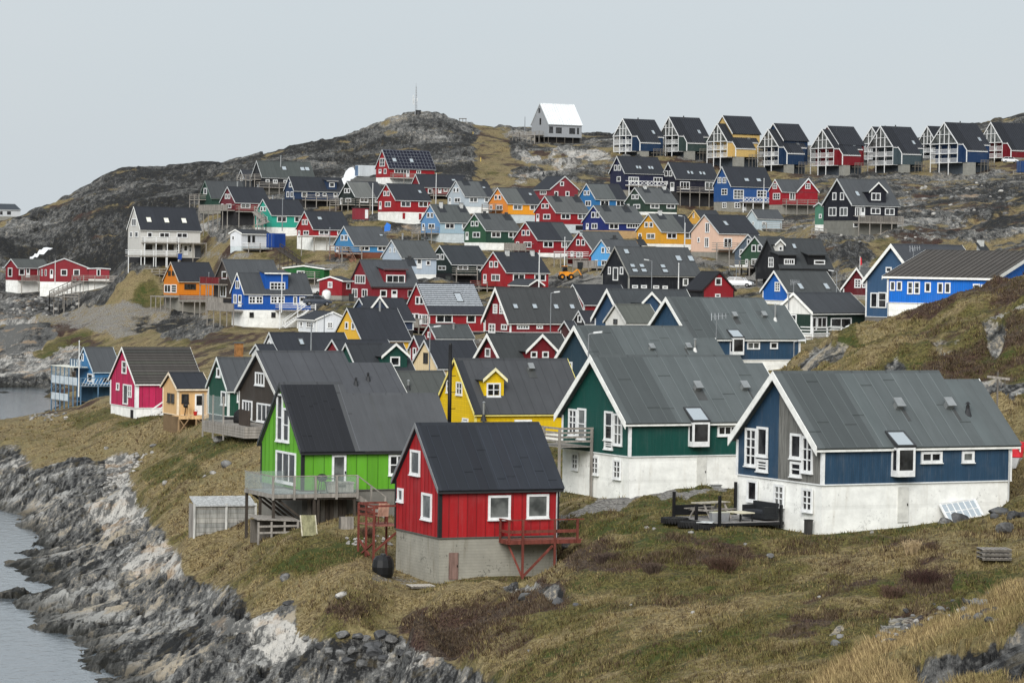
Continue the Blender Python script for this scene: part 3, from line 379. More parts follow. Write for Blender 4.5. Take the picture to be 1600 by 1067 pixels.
# ------------------------------------------------------------------ the lie of the land
CTRL = []                                    # (x, y, z)
def cd(px, py, d, dz=0): p = at_d(px, py, d); CTRL.append((p.x, p.y, p.z + dz))
def cz(px, py, z): p = at_z(px, py, z); CTRL.append((p.x, p.y, z))
def cw(px, py, z): p = at_z(px, py, 0.0); CTRL.append((p.x, p.y, z))
for h in HS.values():
    N, S, Tt = h['N'], h['S'], h['T']
    zz = h['zw'] if h['zw'] < 1.2 else 1.2
    CTRL.append((N.x, N.y, N.z))
    q = N + h['av'] * h['A']; CTRL.append((q.x, q.y, N.z + h.get('dzR', .15 * zz)))
    q = N + h['bv'] * h['B']; CTRL.append((q.x, q.y, N.z + h.get('dzL', .15 * zz)))
    q = N + h['av'] * h['A'] + h['bv'] * h['B']; CTRL.append((q.x, q.y, N.z + .6 * zz))
# shore and the water bed
for x, y in [(0, 788), (60, 838), (10, 872), (75, 912), (45, 945), (110, 1008), (92, 1040), (180, 1066)]: cw(x, y, 0.05)
for x, y in [(-60, 792), (-40, 850), (-60, 900), (-50, 960), (0, 1000), (20, 1060), (100, 1090), (250, 1120)]: cw(x, y, -1.2)
for x, y in [(-200, 820), (-250, 950), (-200, 1060), (-400, 900), (0, 1110)]: cw(x, y, -4)
for x, y in [(450, 1150), (600, 1200)]: cw(x, y, -.5)
# rocks of the near shore, top edge where the grass begins
for x, y, z in [(0, 690, 3.4), (110, 720, 3.2), (200, 725, 3.4), (225, 790, 3.0), (290, 860, 3.0), (330, 905, 2.8), (385, 955, 2.8), (470, 985, 2.8), (560, 1005, 2.8), (640, 1022, 2.6), (720, 1055, 2.5),
                (100, 790, 1.7), (180, 850, 1.7), (130, 900, 1.1), (230, 930, 1.5), (200, 990, 1.0), (330, 1010, 1.5), (420, 1040, 1.5), (300, 1060, .9), (520, 1060, 1.6), (640, 1075, 1.6)]: cz(x, y, z)
# grass on the point
for x, y, d in [(0, 660, 335), (60, 652, 340), (130, 640, 340), (150, 622, 345), (90, 655, 325), (200, 665, 285), (140, 680, 290), (260, 700, 262), (60, 685, 305), (330, 690, 245), (300, 760, 215), (260, 820, 207), (390, 740, 212), (400, 812, 188), (303, 838, 186), (350, 824, 187), (330, 885, 179)]: cd(x, y, d)
# bay behind the point
for x, y in [(0, 640), (60, 632), (-100, 640), (30, 622)]: cw(x, y, -1.2)
for x, y in [(0, 612), (70, 612), (-150, 612), (110, 612)]: cw(x, y, .1)
for x, y, d in [(0, 560, 545), (90, 560, 530), (60, 520, 570), (0, 490, 600), (120, 500, 590), (-150, 520, 590), (60, 478, 612), (200, 500, 560), (150, 540, 530), (240, 480, 575), (330, 505, 520), (260, 530, 480), (400, 530, 440), (350, 560, 400), (430, 560, 395), (200, 590, 430),
                (100, 590, 470)]: cd(x, y, d)
# slope between the lime house, the red house and the shore
for x, y, d in [(450, 850, 170), (520, 890, 160), (560, 940, 150), (650, 960, 141), (760, 990, 134), (850, 1060, 122), (700, 930, 150), (900, 880, 146), (900, 960, 132), (1000, 1030, 118), (1000, 840, 152), (890, 800, 166), (960, 795, 172), (1100, 770, 172), (1150, 900, 138), (1080, 960, 128), (1200, 1000, 114),
                (1290, 850, 146), (1400, 860, 140), (1500, 850, 139), (1580, 780, 154), (1580, 860, 136), (1450, 920, 128), (1320, 980, 116), (1560, 930, 124), (1150, 830, 151), (1250, 900, 136), (600, 835, 172), (560, 800, 180)]: cd(x, y, d)
# nearest crest, lower right, and the hollow behind it
for x, y, d in [(1285, 1067, 62), (1350, 1046, 62), (1450, 1012, 62), (1530, 985, 61), (1600, 958, 60), (1720, 920, 58)]: cd(x, y, d)
for x, y, d in [(1400, 1067, 56), (1500, 1040, 54), (1600, 1010, 52), (1600, 1060, 48), (1500, 1067, 51)]: cd(x, y, d)
for x, y, d in [(1285, 1060, 96), (1450, 1000, 100), (1600, 948, 105), (1350, 1030, 92), (1520, 980, 95), (1700, 930, 100)]: cd(x, y, d, -.6)
# right hand hill between the near blue house and the vivid blue one
for x, y, d in [(1255, 560, 232), (1310, 532, 226), (1380, 512, 220), (1440, 492, 218), (1500, 470, 214), (1600, 444, 210), (1700, 420, 210)]: cd(x, y, d)
for x, y, d in [(1275, 575, 205), (1350, 570, 198), (1450, 560, 195), (1450, 520, 208), (1550, 520, 200), (1600, 560, 190), (1560, 620, 180), (1600, 640, 172), (1600, 700, 163), (1720, 600, 180)]: cd(x, y, d)
for x, y, d in [(1350, 545, 250), (1450, 520, 250), (1550, 500, 250)]: cd(x, y, d, -1.0)
# slopes above the village, right
for x, y, d in [(1330, 392, 480), (1420, 376, 500), (1405, 352, 535), (1270, 372, 505), (1500, 360, 540), (1440, 366, 520), (1360, 378, 500), (1320, 430, 440), (1300, 452, 425), (1520, 320, 600), (1600, 330, 560), (1600, 390, 440), (1560, 420, 380), (1430, 300, 680), (1560, 280, 730), (1500, 285, 720), (1600, 268, 770), (1330, 290, 690), (1250, 285, 720), (1700, 300, 600)]: cd(x, y, d)
# bare ground between the top row and the ridge
for x, y, d in [(1570, 252, 800), (1480, 275, 780), (1380, 275, 785), (1290, 276, 785), (1205, 272, 785), (1125, 266, 790), (1050, 246, 800), (975, 244, 800), (940, 235, 820), (890, 250, 800), (900, 270, 745), (820, 260, 780), (760, 280, 725), (700, 250, 780), (940, 290, 710), (850, 222, 880), (930, 222, 870)]: cd(x, y, d)
# skyline
SKY = [(-200, 420, 640), (-60, 372, 700), (0, 345, 760), (60, 326, 790), (110, 309, 800), (160, 284, 820), (190, 271, 830), (250, 268, 850), (320, 264, 860), (360, 253, 870), (400, 244, 880), (450, 235, 880), (500, 222, 890), (545, 214, 890), (570, 202, 890), (600, 192, 890), (650, 182, 890), (690, 185, 890), (720, 195, 890), (745, 204, 890), (780, 198, 930), (830, 201, 940), (900, 212, 930), (960, 212, 940), (1060, 222, 950), (1200, 224, 950), (1400, 222, 960), (1530, 200, 1000), (1600, 176, 1020), (1750, 160, 1050)]
for x, y, d in SKY:
    cd(x, y, d); p = at_d(x, y, d); s = 1.25; CTRL.append((p.x * s, p.y * s, p.z - 14)); CTRL.append((p.x * 1.9, p.y * 1.9, p.z - 45))
for x, y, d in [(100, 400, 670), (60, 440, 650), (150, 360, 720), (250, 330, 730), (330, 300, 760), (200, 420, 605), (230, 455, 585), (205, 411, 602), (285, 411, 607), (550, 240, 830), (650, 220, 845), (700, 225, 830), (600, 270, 740), (520, 270, 720), (20, 470, 625), (-100, 450, 640)]: cd(x, y, d)
for x, y, d in [(-22, 346, 1150), (40, 340, 1150)]: cd(x, y, d)
for d, zs in ((46, (-3, 0, 4, 8, 12.3, 15.2, 16.5, 17)), (16, (2, 6, 9, 11, 12.5, 14, 15, 15.5)), (4, (8, 10, 12, 13, 14, 15, 15.5, 16))):
    for az, z in zip((-.8, -.25, -.12, 0, .1, .18, .4, .8), zs): CTRL.append((az * d, d, z))
for d, zl, zr in ((110, -4, 10), (180, -4, 12), (300, -4, 16), (480, -3, 22), (650, 10, 32), (900, 30, 55)):
    for az in (-.4, -.8): CTRL.append((az * d, d, zl))
    for az in (.3, .6): CTRL.append((az * d, d, zr))
_C = np.array(CTRL)
def _uv(x, y):
    y = np.maximum(y, 3.0); return np.stack([x / y * 9.0, np.log(y) * 2.2], -1)
_P = _uv(_C[:, 0], _C[:, 1])
def _phi(r2): return np.sqrt(r2 + .0004)
_D = ((_P[:, None] - _P[None]) ** 2).sum(-1); _n = len(_P)
_A = np.zeros((_n + 3, _n + 3)); _A[:_n, :_n] = -_phi(_D) + np.eye(_n) * .004
_A[:_n, _n] = 1; _A[:_n, _n + 1:] = _P; _A[_n, :_n] = 1; _A[_n + 1:, :_n] = _P.T
_w = np.linalg.solve(_A, np.concatenate([_C[:, 2], np.zeros(3)]))
def zbase(x, y):
    q = _uv(np.asarray(x, float), np.asarray(y, float)); sh = q.shape[:-1]; q = q.reshape(-1, 2); out = np.empty(len(q))
    for i in range(0, len(q), 20000):
        s = q[i:i + 20000]; D = ((s[:, None] - _P[None]) ** 2).sum(-1)
        out[i:i + 20000] = -_phi(D) @ _w[:_n] + _w[_n] + s @ _w[_n + 1:]
    return out.reshape(sh)
# noise tools
def _hash(ix, iy, seed):
    h = (ix.astype(np.int64) * 374761393 + iy.astype(np.int64) * 668265263 + seed * 974634541) & 0x7fffffff
    h = ((h ^ (h >> 13)) * 1274126177) & 0x7fffffff
    h = ((h ^ (h >> 15)) * 1103515245 + 12345) & 0x7fffffff
    return (h ^ (h >> 16)) / 0x7fffffff
def vnoise(x, y, seed=0):
    ix, iy = np.floor(x), np.floor(y); fx, fy = x - ix, y - iy
    fx = fx * fx * fx * (fx * (fx * 6 - 15) + 10); fy = fy * fy * fy * (fy * (fy * 6 - 15) + 10)
    a, b = _hash(ix, iy, seed), _hash(ix + 1, iy, seed); c, d = _hash(ix, iy + 1, seed), _hash(ix + 1, iy + 1, seed)
    return (a + (b - a) * fx) * (1 - fy) + (c + (d - c) * fx) * fy
def fbm(x, y, sc, oct=4, seed=0, gain=.5):
    s = 0; amp = 1; tot = 0; x = x * sc; y = y * sc
    for k in range(oct):
        s = s + amp * (vnoise(x, y, seed + k) - .5); tot += amp * .5; amp *= gain
        x, y = x * 1.63 + y * 1.17 + 5.2, y * 1.63 - x * 1.17 + 1.3
    return s / tot
def ridged(x, y, sc, oct=4, seed=0):
    s = 0; amp = 1; tot = 0; x = x * sc; y = y * sc
    for k in range(oct):
        s = s + amp * (1 - np.abs(2 * vnoise(x, y, seed + k) - 1)); tot += amp; amp *= .5
        x, y = x * 1.63 + y * 1.17 + 5.2, y * 1.63 - x * 1.17 + 1.3
    return s / tot
def slabs(x, y, cell, ang, asp, seed, tilt=.5):
    """broken rock: cells with their own height and dip; returns height and distance to the joint"""
    c, s = math.cos(ang), math.sin(ang); u = (x * c + y * s) / (cell * asp); v = (-x * s + y * c) / cell
    iu, iv = np.floor(u), np.floor(v); f1 = np.full(u.shape, 9.); f2 = np.full(u.shape, 9.); H_ = np.zeros(u.shape); Tn = np.zeros(u.shape)
    for di in (-1, 0, 1):
        for dj in (-1, 0, 1):
            a, b = iu + di, iv + dj; pu = a + .1 + .8 * _hash(a, b, seed); pv = b + .1 + .8 * _hash(a, b, seed + 1)
            du, dv = u - pu, v - pv; D = du * du + dv * dv
            hgt = _hash(a, b, seed + 2) - .5 + tilt * ((_hash(a, b, seed + 3) - .3) * du * asp * .6 + (_hash(a, b, seed + 4) - .25) * dv * 1.5)
            m = D < f1; f2 = np.where(m, f1, np.minimum(f2, D)); H_ = np.where(m, hgt, H_); Tn = np.where(m, _hash(a, b, seed + 5), Tn); f1 = np.where(m, D, f1)
    return H_, np.sqrt(f2) - np.sqrt(f1), Tn

# the sheet: rows by distance, columns by bearing, finer where the town is
_az = np.concatenate([np.linspace(-.9, -.18, 26)[:-1], np.linspace(-.18, .18, 520), np.linspace(.18, .9, 26)[1:]])
_dd = np.concatenate([np.geomspace(4, 42, 24)[:-1], np.geomspace(42, 70, 110)[:-1], np.geomspace(70, 100, 50)[:-1], np.geomspace(100, 260, 290)[:-1], np.geomspace(260, 960, 300)[:-1], np.geomspace(960, 1300, 30)[:-1], np.geomspace(1300, 9000, 22)])
NA, ND = len(_az), len(_dd)
GX = _dd[:, None] * _az[None]; GY = np.repeat(_dd[:, None], NA, 1)
# base heights on a coarser sheet, then interpolated
def _up(coarse, ci, n): 
    t = np.interp(np.arange(n), ci, np.arange(len(ci))); i = np.minimum(t.astype(int), len(ci) - 2); return i, t - i
_ri = np.unique(np.concatenate([np.arange(0, ND, 3), [ND - 1]])); _ci = np.unique(np.concatenate([np.arange(0, NA, 3), [NA - 1]]))
_zc = zbase(GX[np.ix_(_ri, _ci)], GY[np.ix_(_ri, _ci)])
i, f = _up(_zc, _ri, ND); _t = _zc[i] * (1 - f[:, None]) + _zc[i + 1] * f[:, None]
j, g_ = _up(_t, _ci, NA); GZ = _t[:, j] * (1 - g_) + _t[:, j + 1] * g_
far = np.clip((GY - 1300) / 2500, 0, 1); GZ = GZ * (1 - far) + far * 2.0
GZ = np.where(GX / GY < -.3, np.minimum(GZ, np.interp(GX / GY, [-.9, -.6, -.3], [-6, -5, 60])), GZ)
ZB = GZ.copy()
# what grows or lies where: weights painted in the picture plane, carried by the ground
PX, PY = proj_np(GX, GY, GZ)
_wx = PX + 22 * fbm(PX, PY, 1 / 60, 3, 5); _wy = PY + 14 * fbm(PX, PY, 1 / 40, 3, 9)
def blob(cx, cy, rx, ry, k=1.0, rot=0, edge=.5):
    c, s = math.cos(math.radians(rot)), math.sin(math.radians(rot)); dx, dy = _wx - cx, _wy - cy
    r = np.sqrt(((dx * c + dy * s) / rx) ** 2 + ((-dx * s + dy * c) / ry) ** 2); return k * np.clip((1 + edge - r) / edge / 1.0, 0, 1) 
def poly(pts, soft=10):
    pts = np.array(pts, float); x, y = _wx, _wy; ins = np.zeros(x.shape, bool); dist = np.full(x.shape, 1e9)
    for k in range(len(pts)):
        (x0, y0), (x1, y1) = pts[k], pts[(k + 1) % len(pts)]
        cond = ((y0 > y) != (y1 > y)); ins ^= cond & (x < (x1 - x0) * (y - y0) / (y1 - y0 + 1e-9) + x0)
        dx, dy = x1 - x0, y1 - y0; t = np.clip(((x - x0) * dx + (y - y0) * dy) / (dx * dx + dy * dy), 0, 1)
        dist = np.minimum(dist, np.hypot(x - x0 - t * dx, y - y0 - t * dy))
    return np.clip(.5 + np.where(ins, dist, -dist) / soft, 0, 1)
Z0 = np.zeros(GX.shape)
def mx(*a):
    r = Z0
    for q in a: r = np.maximum(r, q)
    return r
nearpart = GY < 330
ROCK = mx(np.where(nearpart, poly([(-400, 680), (0, 690), (30, 700), (60, 735), (130, 722), (150, 735), (205, 700), (232, 712), (200, 770), (235, 800), (270, 850), (295, 900), (335, 905), (345, 925), (380, 940), (392, 968), (455, 965), (470, 1000), (560, 1000), (600, 990), (640, 1010), (690, 1040), (740, 1052), (830, 1120), (400, 1300), (-400, 1200)], 34), 0),
          np.where(GY > 400, poly([(-300, 470), (0, 345), (110, 305), (190, 265), (330, 258), (500, 215), (650, 170), (745, 195), (800, 250), (735, 290), (600, 300), (480, 330), (330, 330), (320, 400), (190, 430), (170, 470), (0, 500)], 12) * .86, 0),
          np.where(GY > 400, poly([(-300, 470), (60, 480), (90, 520), (40, 560), (120, 540), (170, 560), (80, 620), (-300, 620)], 8) * .95, 0),
          np.where(GY > 400, blob(280, 510, 60, 16, .8), 0),
          np.where(GY > 300, poly([(1260, 270), (1480, 270), (1620, 262), (1620, 420), (1540, 390), (1400, 370), (1370, 380), (1330, 420), (1290, 400), (1250, 300)], 14) * .62, 0),
          np.where((GY > 165) & (GY < 260), mx(blob(1290, 566, 40, 9, .6, -22), blob(1400, 590, 18, 20, .6), blob(1560, 615, 40, 18, .62), blob(1552, 530, 14, 20, .6), blob(1600, 500, 40, 12, .6), blob(1480, 545, 24, 8, .5)), 0),
          np.where(GY > 500, mx(blob(800, 235, 60, 10, .8, 25), blob(850, 275, 60, 10, .7, -10), blob(905, 246, 38, 8, .9), blob(700, 360, 40, 8, .7), blob(930, 280, 50, 10, .6), blob(960, 260, 40, 12, .6), blob(1090, 250, 40, 8, .6), blob(360, 355, 30, 20, .7), blob(660, 300, 60, 8, .5)), 0),
          np.where((GY < 75), poly([(1395, 1067), (1440, 1042), (1520, 1018), (1600, 985), (1640, 975), (1640, 1020), (1500, 1062), (1440, 1080)], 6) * .95, 0), np.where(GY < 75, blob(1585, 1052, 55, 14, .8, -18), 0),
          np.where(nearpart, mx(blob(820, 932, 26, 7, .75), blob(872, 940, 18, 8, .8), blob(1400, 988, 40, 12, .55, -25), blob(1520, 960, 40, 15, .6, -25), blob(1300, 1000, 12, 7, .7), blob(1440, 995, 18, 6, .6)), 0))
ROCK = np.maximum(ROCK, np.where((GX / GY < -.17) | (GX / GY > .2), .35, 0) * (GY > 300))
PALE = mx(np.where(nearpart, mx(blob(200, 740, 22, 26, .9, 30), blob(190, 800, 40, 22, .6), blob(190, 810, 34, 9, 1), blob(240, 872, 50, 13, .8, -15), blob(275, 890, 26, 14, .8), blob(400, 990, 70, 18, .85, 14), blob(440, 1010, 40, 16, .8), blob(585, 845, 30, 7, 1, -10), blob(50, 720, 30, 10, .5), blob(650, 1040, 30, 10, .5)), 0),
          np.where(GY > 400, mx(blob(40, 540, 90, 60, .72), blob(60, 590, 70, 14, .5), blob(560, 275, 40, 14, .6), blob(825, 243, 60, 6, .7, 27), blob(905, 246, 38, 7, .8), blob(850, 278, 60, 6, .6, -12), blob(700, 362, 50, 8, .8), blob(320, 360, 20, 8, .6), blob(1240, 420, 20, 6, .7)), 0),
          np.where(GY > 300, blob(1420, 330, 130, 40, .35), 0))
HEATH = mx(np.where(nearpart, mx(blob(760, 975, 110, 30, .85, -12), blob(730, 1010, 90, 26, .8), blob(940, 880, 120, 18, .45), blob(1300, 955, 60, 18, .7, -20), blob(1450, 920, 50, 20, .8, -30), blob(1240, 1000, 30, 8, .6), blob(1420, 867, 40, 8, .6), blob(540, 965, 40, 10, .5), blob(400, 820, 60, 10, .35), blob(240, 720, 50, 10, .4), blob(1080, 870, 80, 14, .4), blob(1530, 640, 80, 40, .35), blob(1420, 960, 60, 14, .55)), 0),
           np.where((GY > 165) & (GY < 260), mx(blob(1530, 480, 110, 22, .7, -18), blob(1470, 525, 80, 18, .66, -10), blob(1580, 560, 90, 40, .62), blob(1520, 590, 80, 24, .6), blob(1470, 560, 40, 14, .45)), 0),
           np.where(GY > 300, mx(blob(110, 330, 60, 20, .6, -20), blob(60, 380, 60, 14, .6), blob(60, 440, 50, 20, .5), blob(100, 510, 30, 10, .8), blob(1500, 350, 100, 26, .75), blob(1420, 320, 60, 10, .5), blob(1600, 400, 60, 20, .6), blob(250, 290, 60, 10, .3), blob(920, 265, 40, 10, .4)), 0))
GREEN = mx(np.where(nearpart, mx(blob(500, 880, 70, 12, .9, -14), blob(330, 700, 80, 18, .6), blob(280, 745, 40, 14, .6), blob(960, 830, 90, 10, .8), blob(1350, 858, 80, 10, .8), blob(1180, 840, 60, 8, .6), blob(1090, 1020, 90, 16, .6), blob(1480, 960, 30, 8, .9), blob(860, 880, 50, 14, .6), blob(1120, 765, 60, 10, .8), blob(1450, 830, 90, 12, .6), blob(200, 660, 80, 8, .6), blob(1120, 900, 60, 20, .4)), 0),
           np.where((GY > 165) & (GY < 260), mx(blob(1550, 600, 80, 40, .6), blob(1450, 570, 70, 14, .45), blob(1530, 545, 50, 10, .5), blob(1330, 545, 20, 10, .9), blob(1590, 600, 50, 40, .7)), 0),
           np.where(GY > 300, mx(blob(110, 545, 60, 12, .5), blob(330, 540, 60, 12, .4), blob(100, 328, 26, 7, .9), blob(120, 345, 20, 6, .7), blob(235, 460, 20, 20, .6), blob(760, 240, 26, 40, .2), blob(1420, 400, 40, 8, .7), blob(470, 385, 30, 10, .5)), 0))
GRAV = mx(np.where(nearpart, mx(poly([(870, 803), (960, 795), (1040, 785), (1150, 762), (1150, 772), (1060, 793), (960, 806), (870, 812)], 4), blob(620, 908, 30, 6, .5)), 0),
          np.where(GY > 330, mx(blob(200, 497, 120, 22, .56), blob(900, 440, 60, 10, .9), blob(640, 395, 60, 8, .5), blob(520, 455, 50, 10, .9), blob(1160, 440, 50, 8, .8), blob(1100, 408, 50, 6, .8), blob(480, 420, 60, 8, .6), blob(350, 400, 40, 8, .5), blob(850, 208, 60, 4, .6), blob(900, 222, 80, 3, .7)), 0),
          np.where((GY > 300) & (GY < 640) & (PX > 480) & (PX < 1300), .3, 0))
SNOW = np.where(GY > 400, mx(blob(56, 394, 22, 2.2, 1, -28, .3), blob(6, 411, 12, 3, 1, -32, .3), blob(543, 275, 14, 7, 1, -20, .3), blob(585, 203, 1, 1, 0)), 0)
rhill0 = np.clip((GY - 160) / 10, 0, 1) * np.clip((275 - GY) / 15, 0, 1) * (PX > 1225)
# ragged edges: the patches break up the way turf does over rock
f8, f2, f05 = fbm(GX, GY, .11, 4, 101), fbm(GX, GY, .45, 4, 103), fbm(GX, GY, .018, 4, 105); g8, g2 = fbm(GX, GY, .14, 4, 111), fbm(GX, GY, .5, 4, 113)
fm_ = np.clip((GY - 300) / 60, 0, 1); town = ((GY > 310) & (GY < 700) & (PX > 470) & (PX < 1330)) * 1.0
strip = poly([(738, 200), (790, 203), (800, 240), (790, 290), (752, 292), (736, 250)], 14); ROCK = np.where(GY > 830, np.maximum(ROCK, .75), ROCK); ROCK = np.maximum(ROCK, (GY > 360) * blob(1310, 425, 60, 34, .62)); ROCK = ROCK * np.where(GY > 600, 1 - .9 * strip, 1); PALE = PALE * np.where(GY > 600, 1 - .9 * strip, 1); ROCK = np.maximum(ROCK, town * .42)
ROCK = np.clip(ROCK + np.where(ROCK > .03, .55 * f8 + .35 * f2, 0) * (.5 + .6 * fm_) , 0, 1)
HEATH = np.maximum(HEATH * np.where(nearpart, .86, 1), np.where(GY > 330, np.where(GY > 600, .36, .28), .14)); HEATH = np.clip(HEATH + .75 * g8 + .45 * g2 + .3 * f05, 0, 1) * np.clip(HEATH * 4, 0, 1)
GREEN = np.maximum(GREEN, np.where(nearpart, .17 + .30 * np.clip((PX - 560) / 300, 0, 1) - .16 * rhill0, .12)); GREEN = np.clip(GREEN + .55 * fbm(GX, GY, .12, 4, 121) + .4 * fbm(GX, GY, .6, 3, 123), 0, 1)
PALE = np.clip(PALE * .85 + np.where(GY < 330, .18, .08) + .5 * fbm(GX, GY, .12, 4, 131) + .35 * f2, 0, 1) * np.clip(PALE * 2 + .25, 0, 1)
# relief
rockm = np.clip(ROCK * 1.3 - .15, 0, 1)
nearhouse = np.full(GX.shape, 1e9)
for h in HS.values():
    c = h['N'] + h['av'] * h['A'] / 2 + h['bv'] * h['B'] / 2
    lx = (GX - c.x) * h['av'].x + (GY - c.y) * h['av'].y; ly = (GX - c.x) * h['bv'].x + (GY - c.y) * h['bv'].y
    q = np.hypot(np.maximum(np.abs(lx) - h['A'] / 2, 0), np.maximum(np.abs(ly) - h['B'] / 2, 0)); nearhouse = np.minimum(nearhouse, q)
calm = .12 + .88 * np.clip((nearhouse - .5) / 6, 0, 1)
farf = np.clip((GY - 300) / 300, 0, 1)
shore = np.where(nearpart, 1.0, 0)
wx_ = GX + 1.6 * fbm(GX, GY, .2, 4, 3); wy_ = GY + 1.6 * fbm(GX, GY, .2, 4, 4)
s1, c1, t1_ = slabs(wx_, wy_, 3.0, -.55, 2.6, 21, .9)
s2, c2, t2_ = slabs(GX + .7 * fbm(GX, GY, .25, 4, 7), GY + 2.0 * fbm(GX, GY, .25, 4, 8), .85, 1.22, 7.0, 41, .9)
s5, c5, t5_ = slabs(GX + .5 * fbm(GX, GY, .4, 3, 9), GY + 1.5 * fbm(GX, GY, .4, 3, 10), .36, 1.28, 8.0, 141, .9)
s3, c3, t3_ = slabs(GX + 4 * fbm(GX, GY, .05, 4, 13), GY + 4 * fbm(GX, GY, .05, 4, 14), 13.0, .75, 2.4, 61, .8)
s4, c4, t4_ = slabs(GX + 2 * fbm(GX, GY, .12, 3, 17), GY + 2 * fbm(GX, GY, .12, 3, 18), 4.0, .75, 2.8, 81, .8)
amp = np.clip(.55 + 1.1 * fbm(GX, GY, .09, 3, 37), .1, 1.5)
near_relief = amp * (.78 * s1 + .20 * s2 + .05 * s5) - .40 * np.clip(1 - c1 / .10, 0, 1) - .10 * np.clip(1 - c2 / .14, 0, 1) + .8 * fbm(GX, GY, .1, 5, 31)
far_relief = 2.2 * s3 + .6 * s4 - .8 * np.clip(1 - c3 / .06, 0, 1) + 3.4 * fbm(GX, GY, .022, 5, 33) + .35 * fbm(GX, GY, .3, 3, 35)
hillm = np.clip((GY - 380) / 120, 0, 1)
TONE = (.30 * t1_ + .38 * t2_ + .22 * t5_ + .40 * (.5 + .9 * fbm(GX, GY, .13, 4, 91)) - .12) * (1 - hillm) + (.35 * t3_ + .3 * t4_ + .6 * (.5 + .9 * fbm(GX, GY, .035, 5, 93)) - .12) * hillm
TONE = np.clip(TONE - .45 * np.clip(1 - np.where(hillm > .5, c4, np.minimum(c2, c1 * 1.6)) / .13, 0, 1), 0, 1) * np.where(GY < 75, .5, 1) * (1 - .28 * hillm)
rhill = np.clip((GY - 160) / 10, 0, 1) * np.clip((275 - GY) / 15, 0, 1) * (PX > 1225)
rel = rockm * (1 - .65 * rhill) * (near_relief * (1 - hillm) + far_relief * hillm * .75)
turf = (1 - rockm) * (.28 * (GY < 330) + .42 * fbm(GX, GY, .22, 4, 51) + .16 * fbm(GX, GY, .9, 3, 52) + hillm * 1.1 * fbm(GX, GY, .05, 4, 53) + np.where((GY > 165) & (GY < 260) & (PX > 1230), 1.1 * fbm(GX, GY, .16, 4, 55), 0))
hummock = (1 - rockm) * .6 * np.clip(ridged(GX, GY, .35, 3, 57) - .55, 0, 1) * (GY < 330)
GZ = ZB + calm * (rel + turf + hummock)
under = ZB < -.6; GZ = np.where(under, np.minimum(GZ, ZB + .3 * rel), GZ)
def ground(x, y):
    a = np.clip(np.interp(x / y, _az, np.arange(NA)), 0, NA - 1.001); r = np.clip(np.interp(y, _dd, np.arange(ND)), 0, ND - 1.001)
    i, j = int(r), int(a); fi, fj = r - i, a - j
    return float((GZ[i, j] * (1 - fj) + GZ[i, j + 1] * fj) * (1 - fi) + (GZ[i + 1, j] * (1 - fj) + GZ[i + 1, j + 1] * fj) * fi)
def hit(px, py, dmin=40, dmax=1200):
    """where the sight line through a picture point meets the ground"""
    r = ray(px, py); d = dmin
    while d < dmax:
        p = CAM + r * (d / r.y)
        if p.z <= ground(p.x, p.y): return Vector((p.x, p.y, ground(p.x, p.y)))
        d *= 1.003
    return None

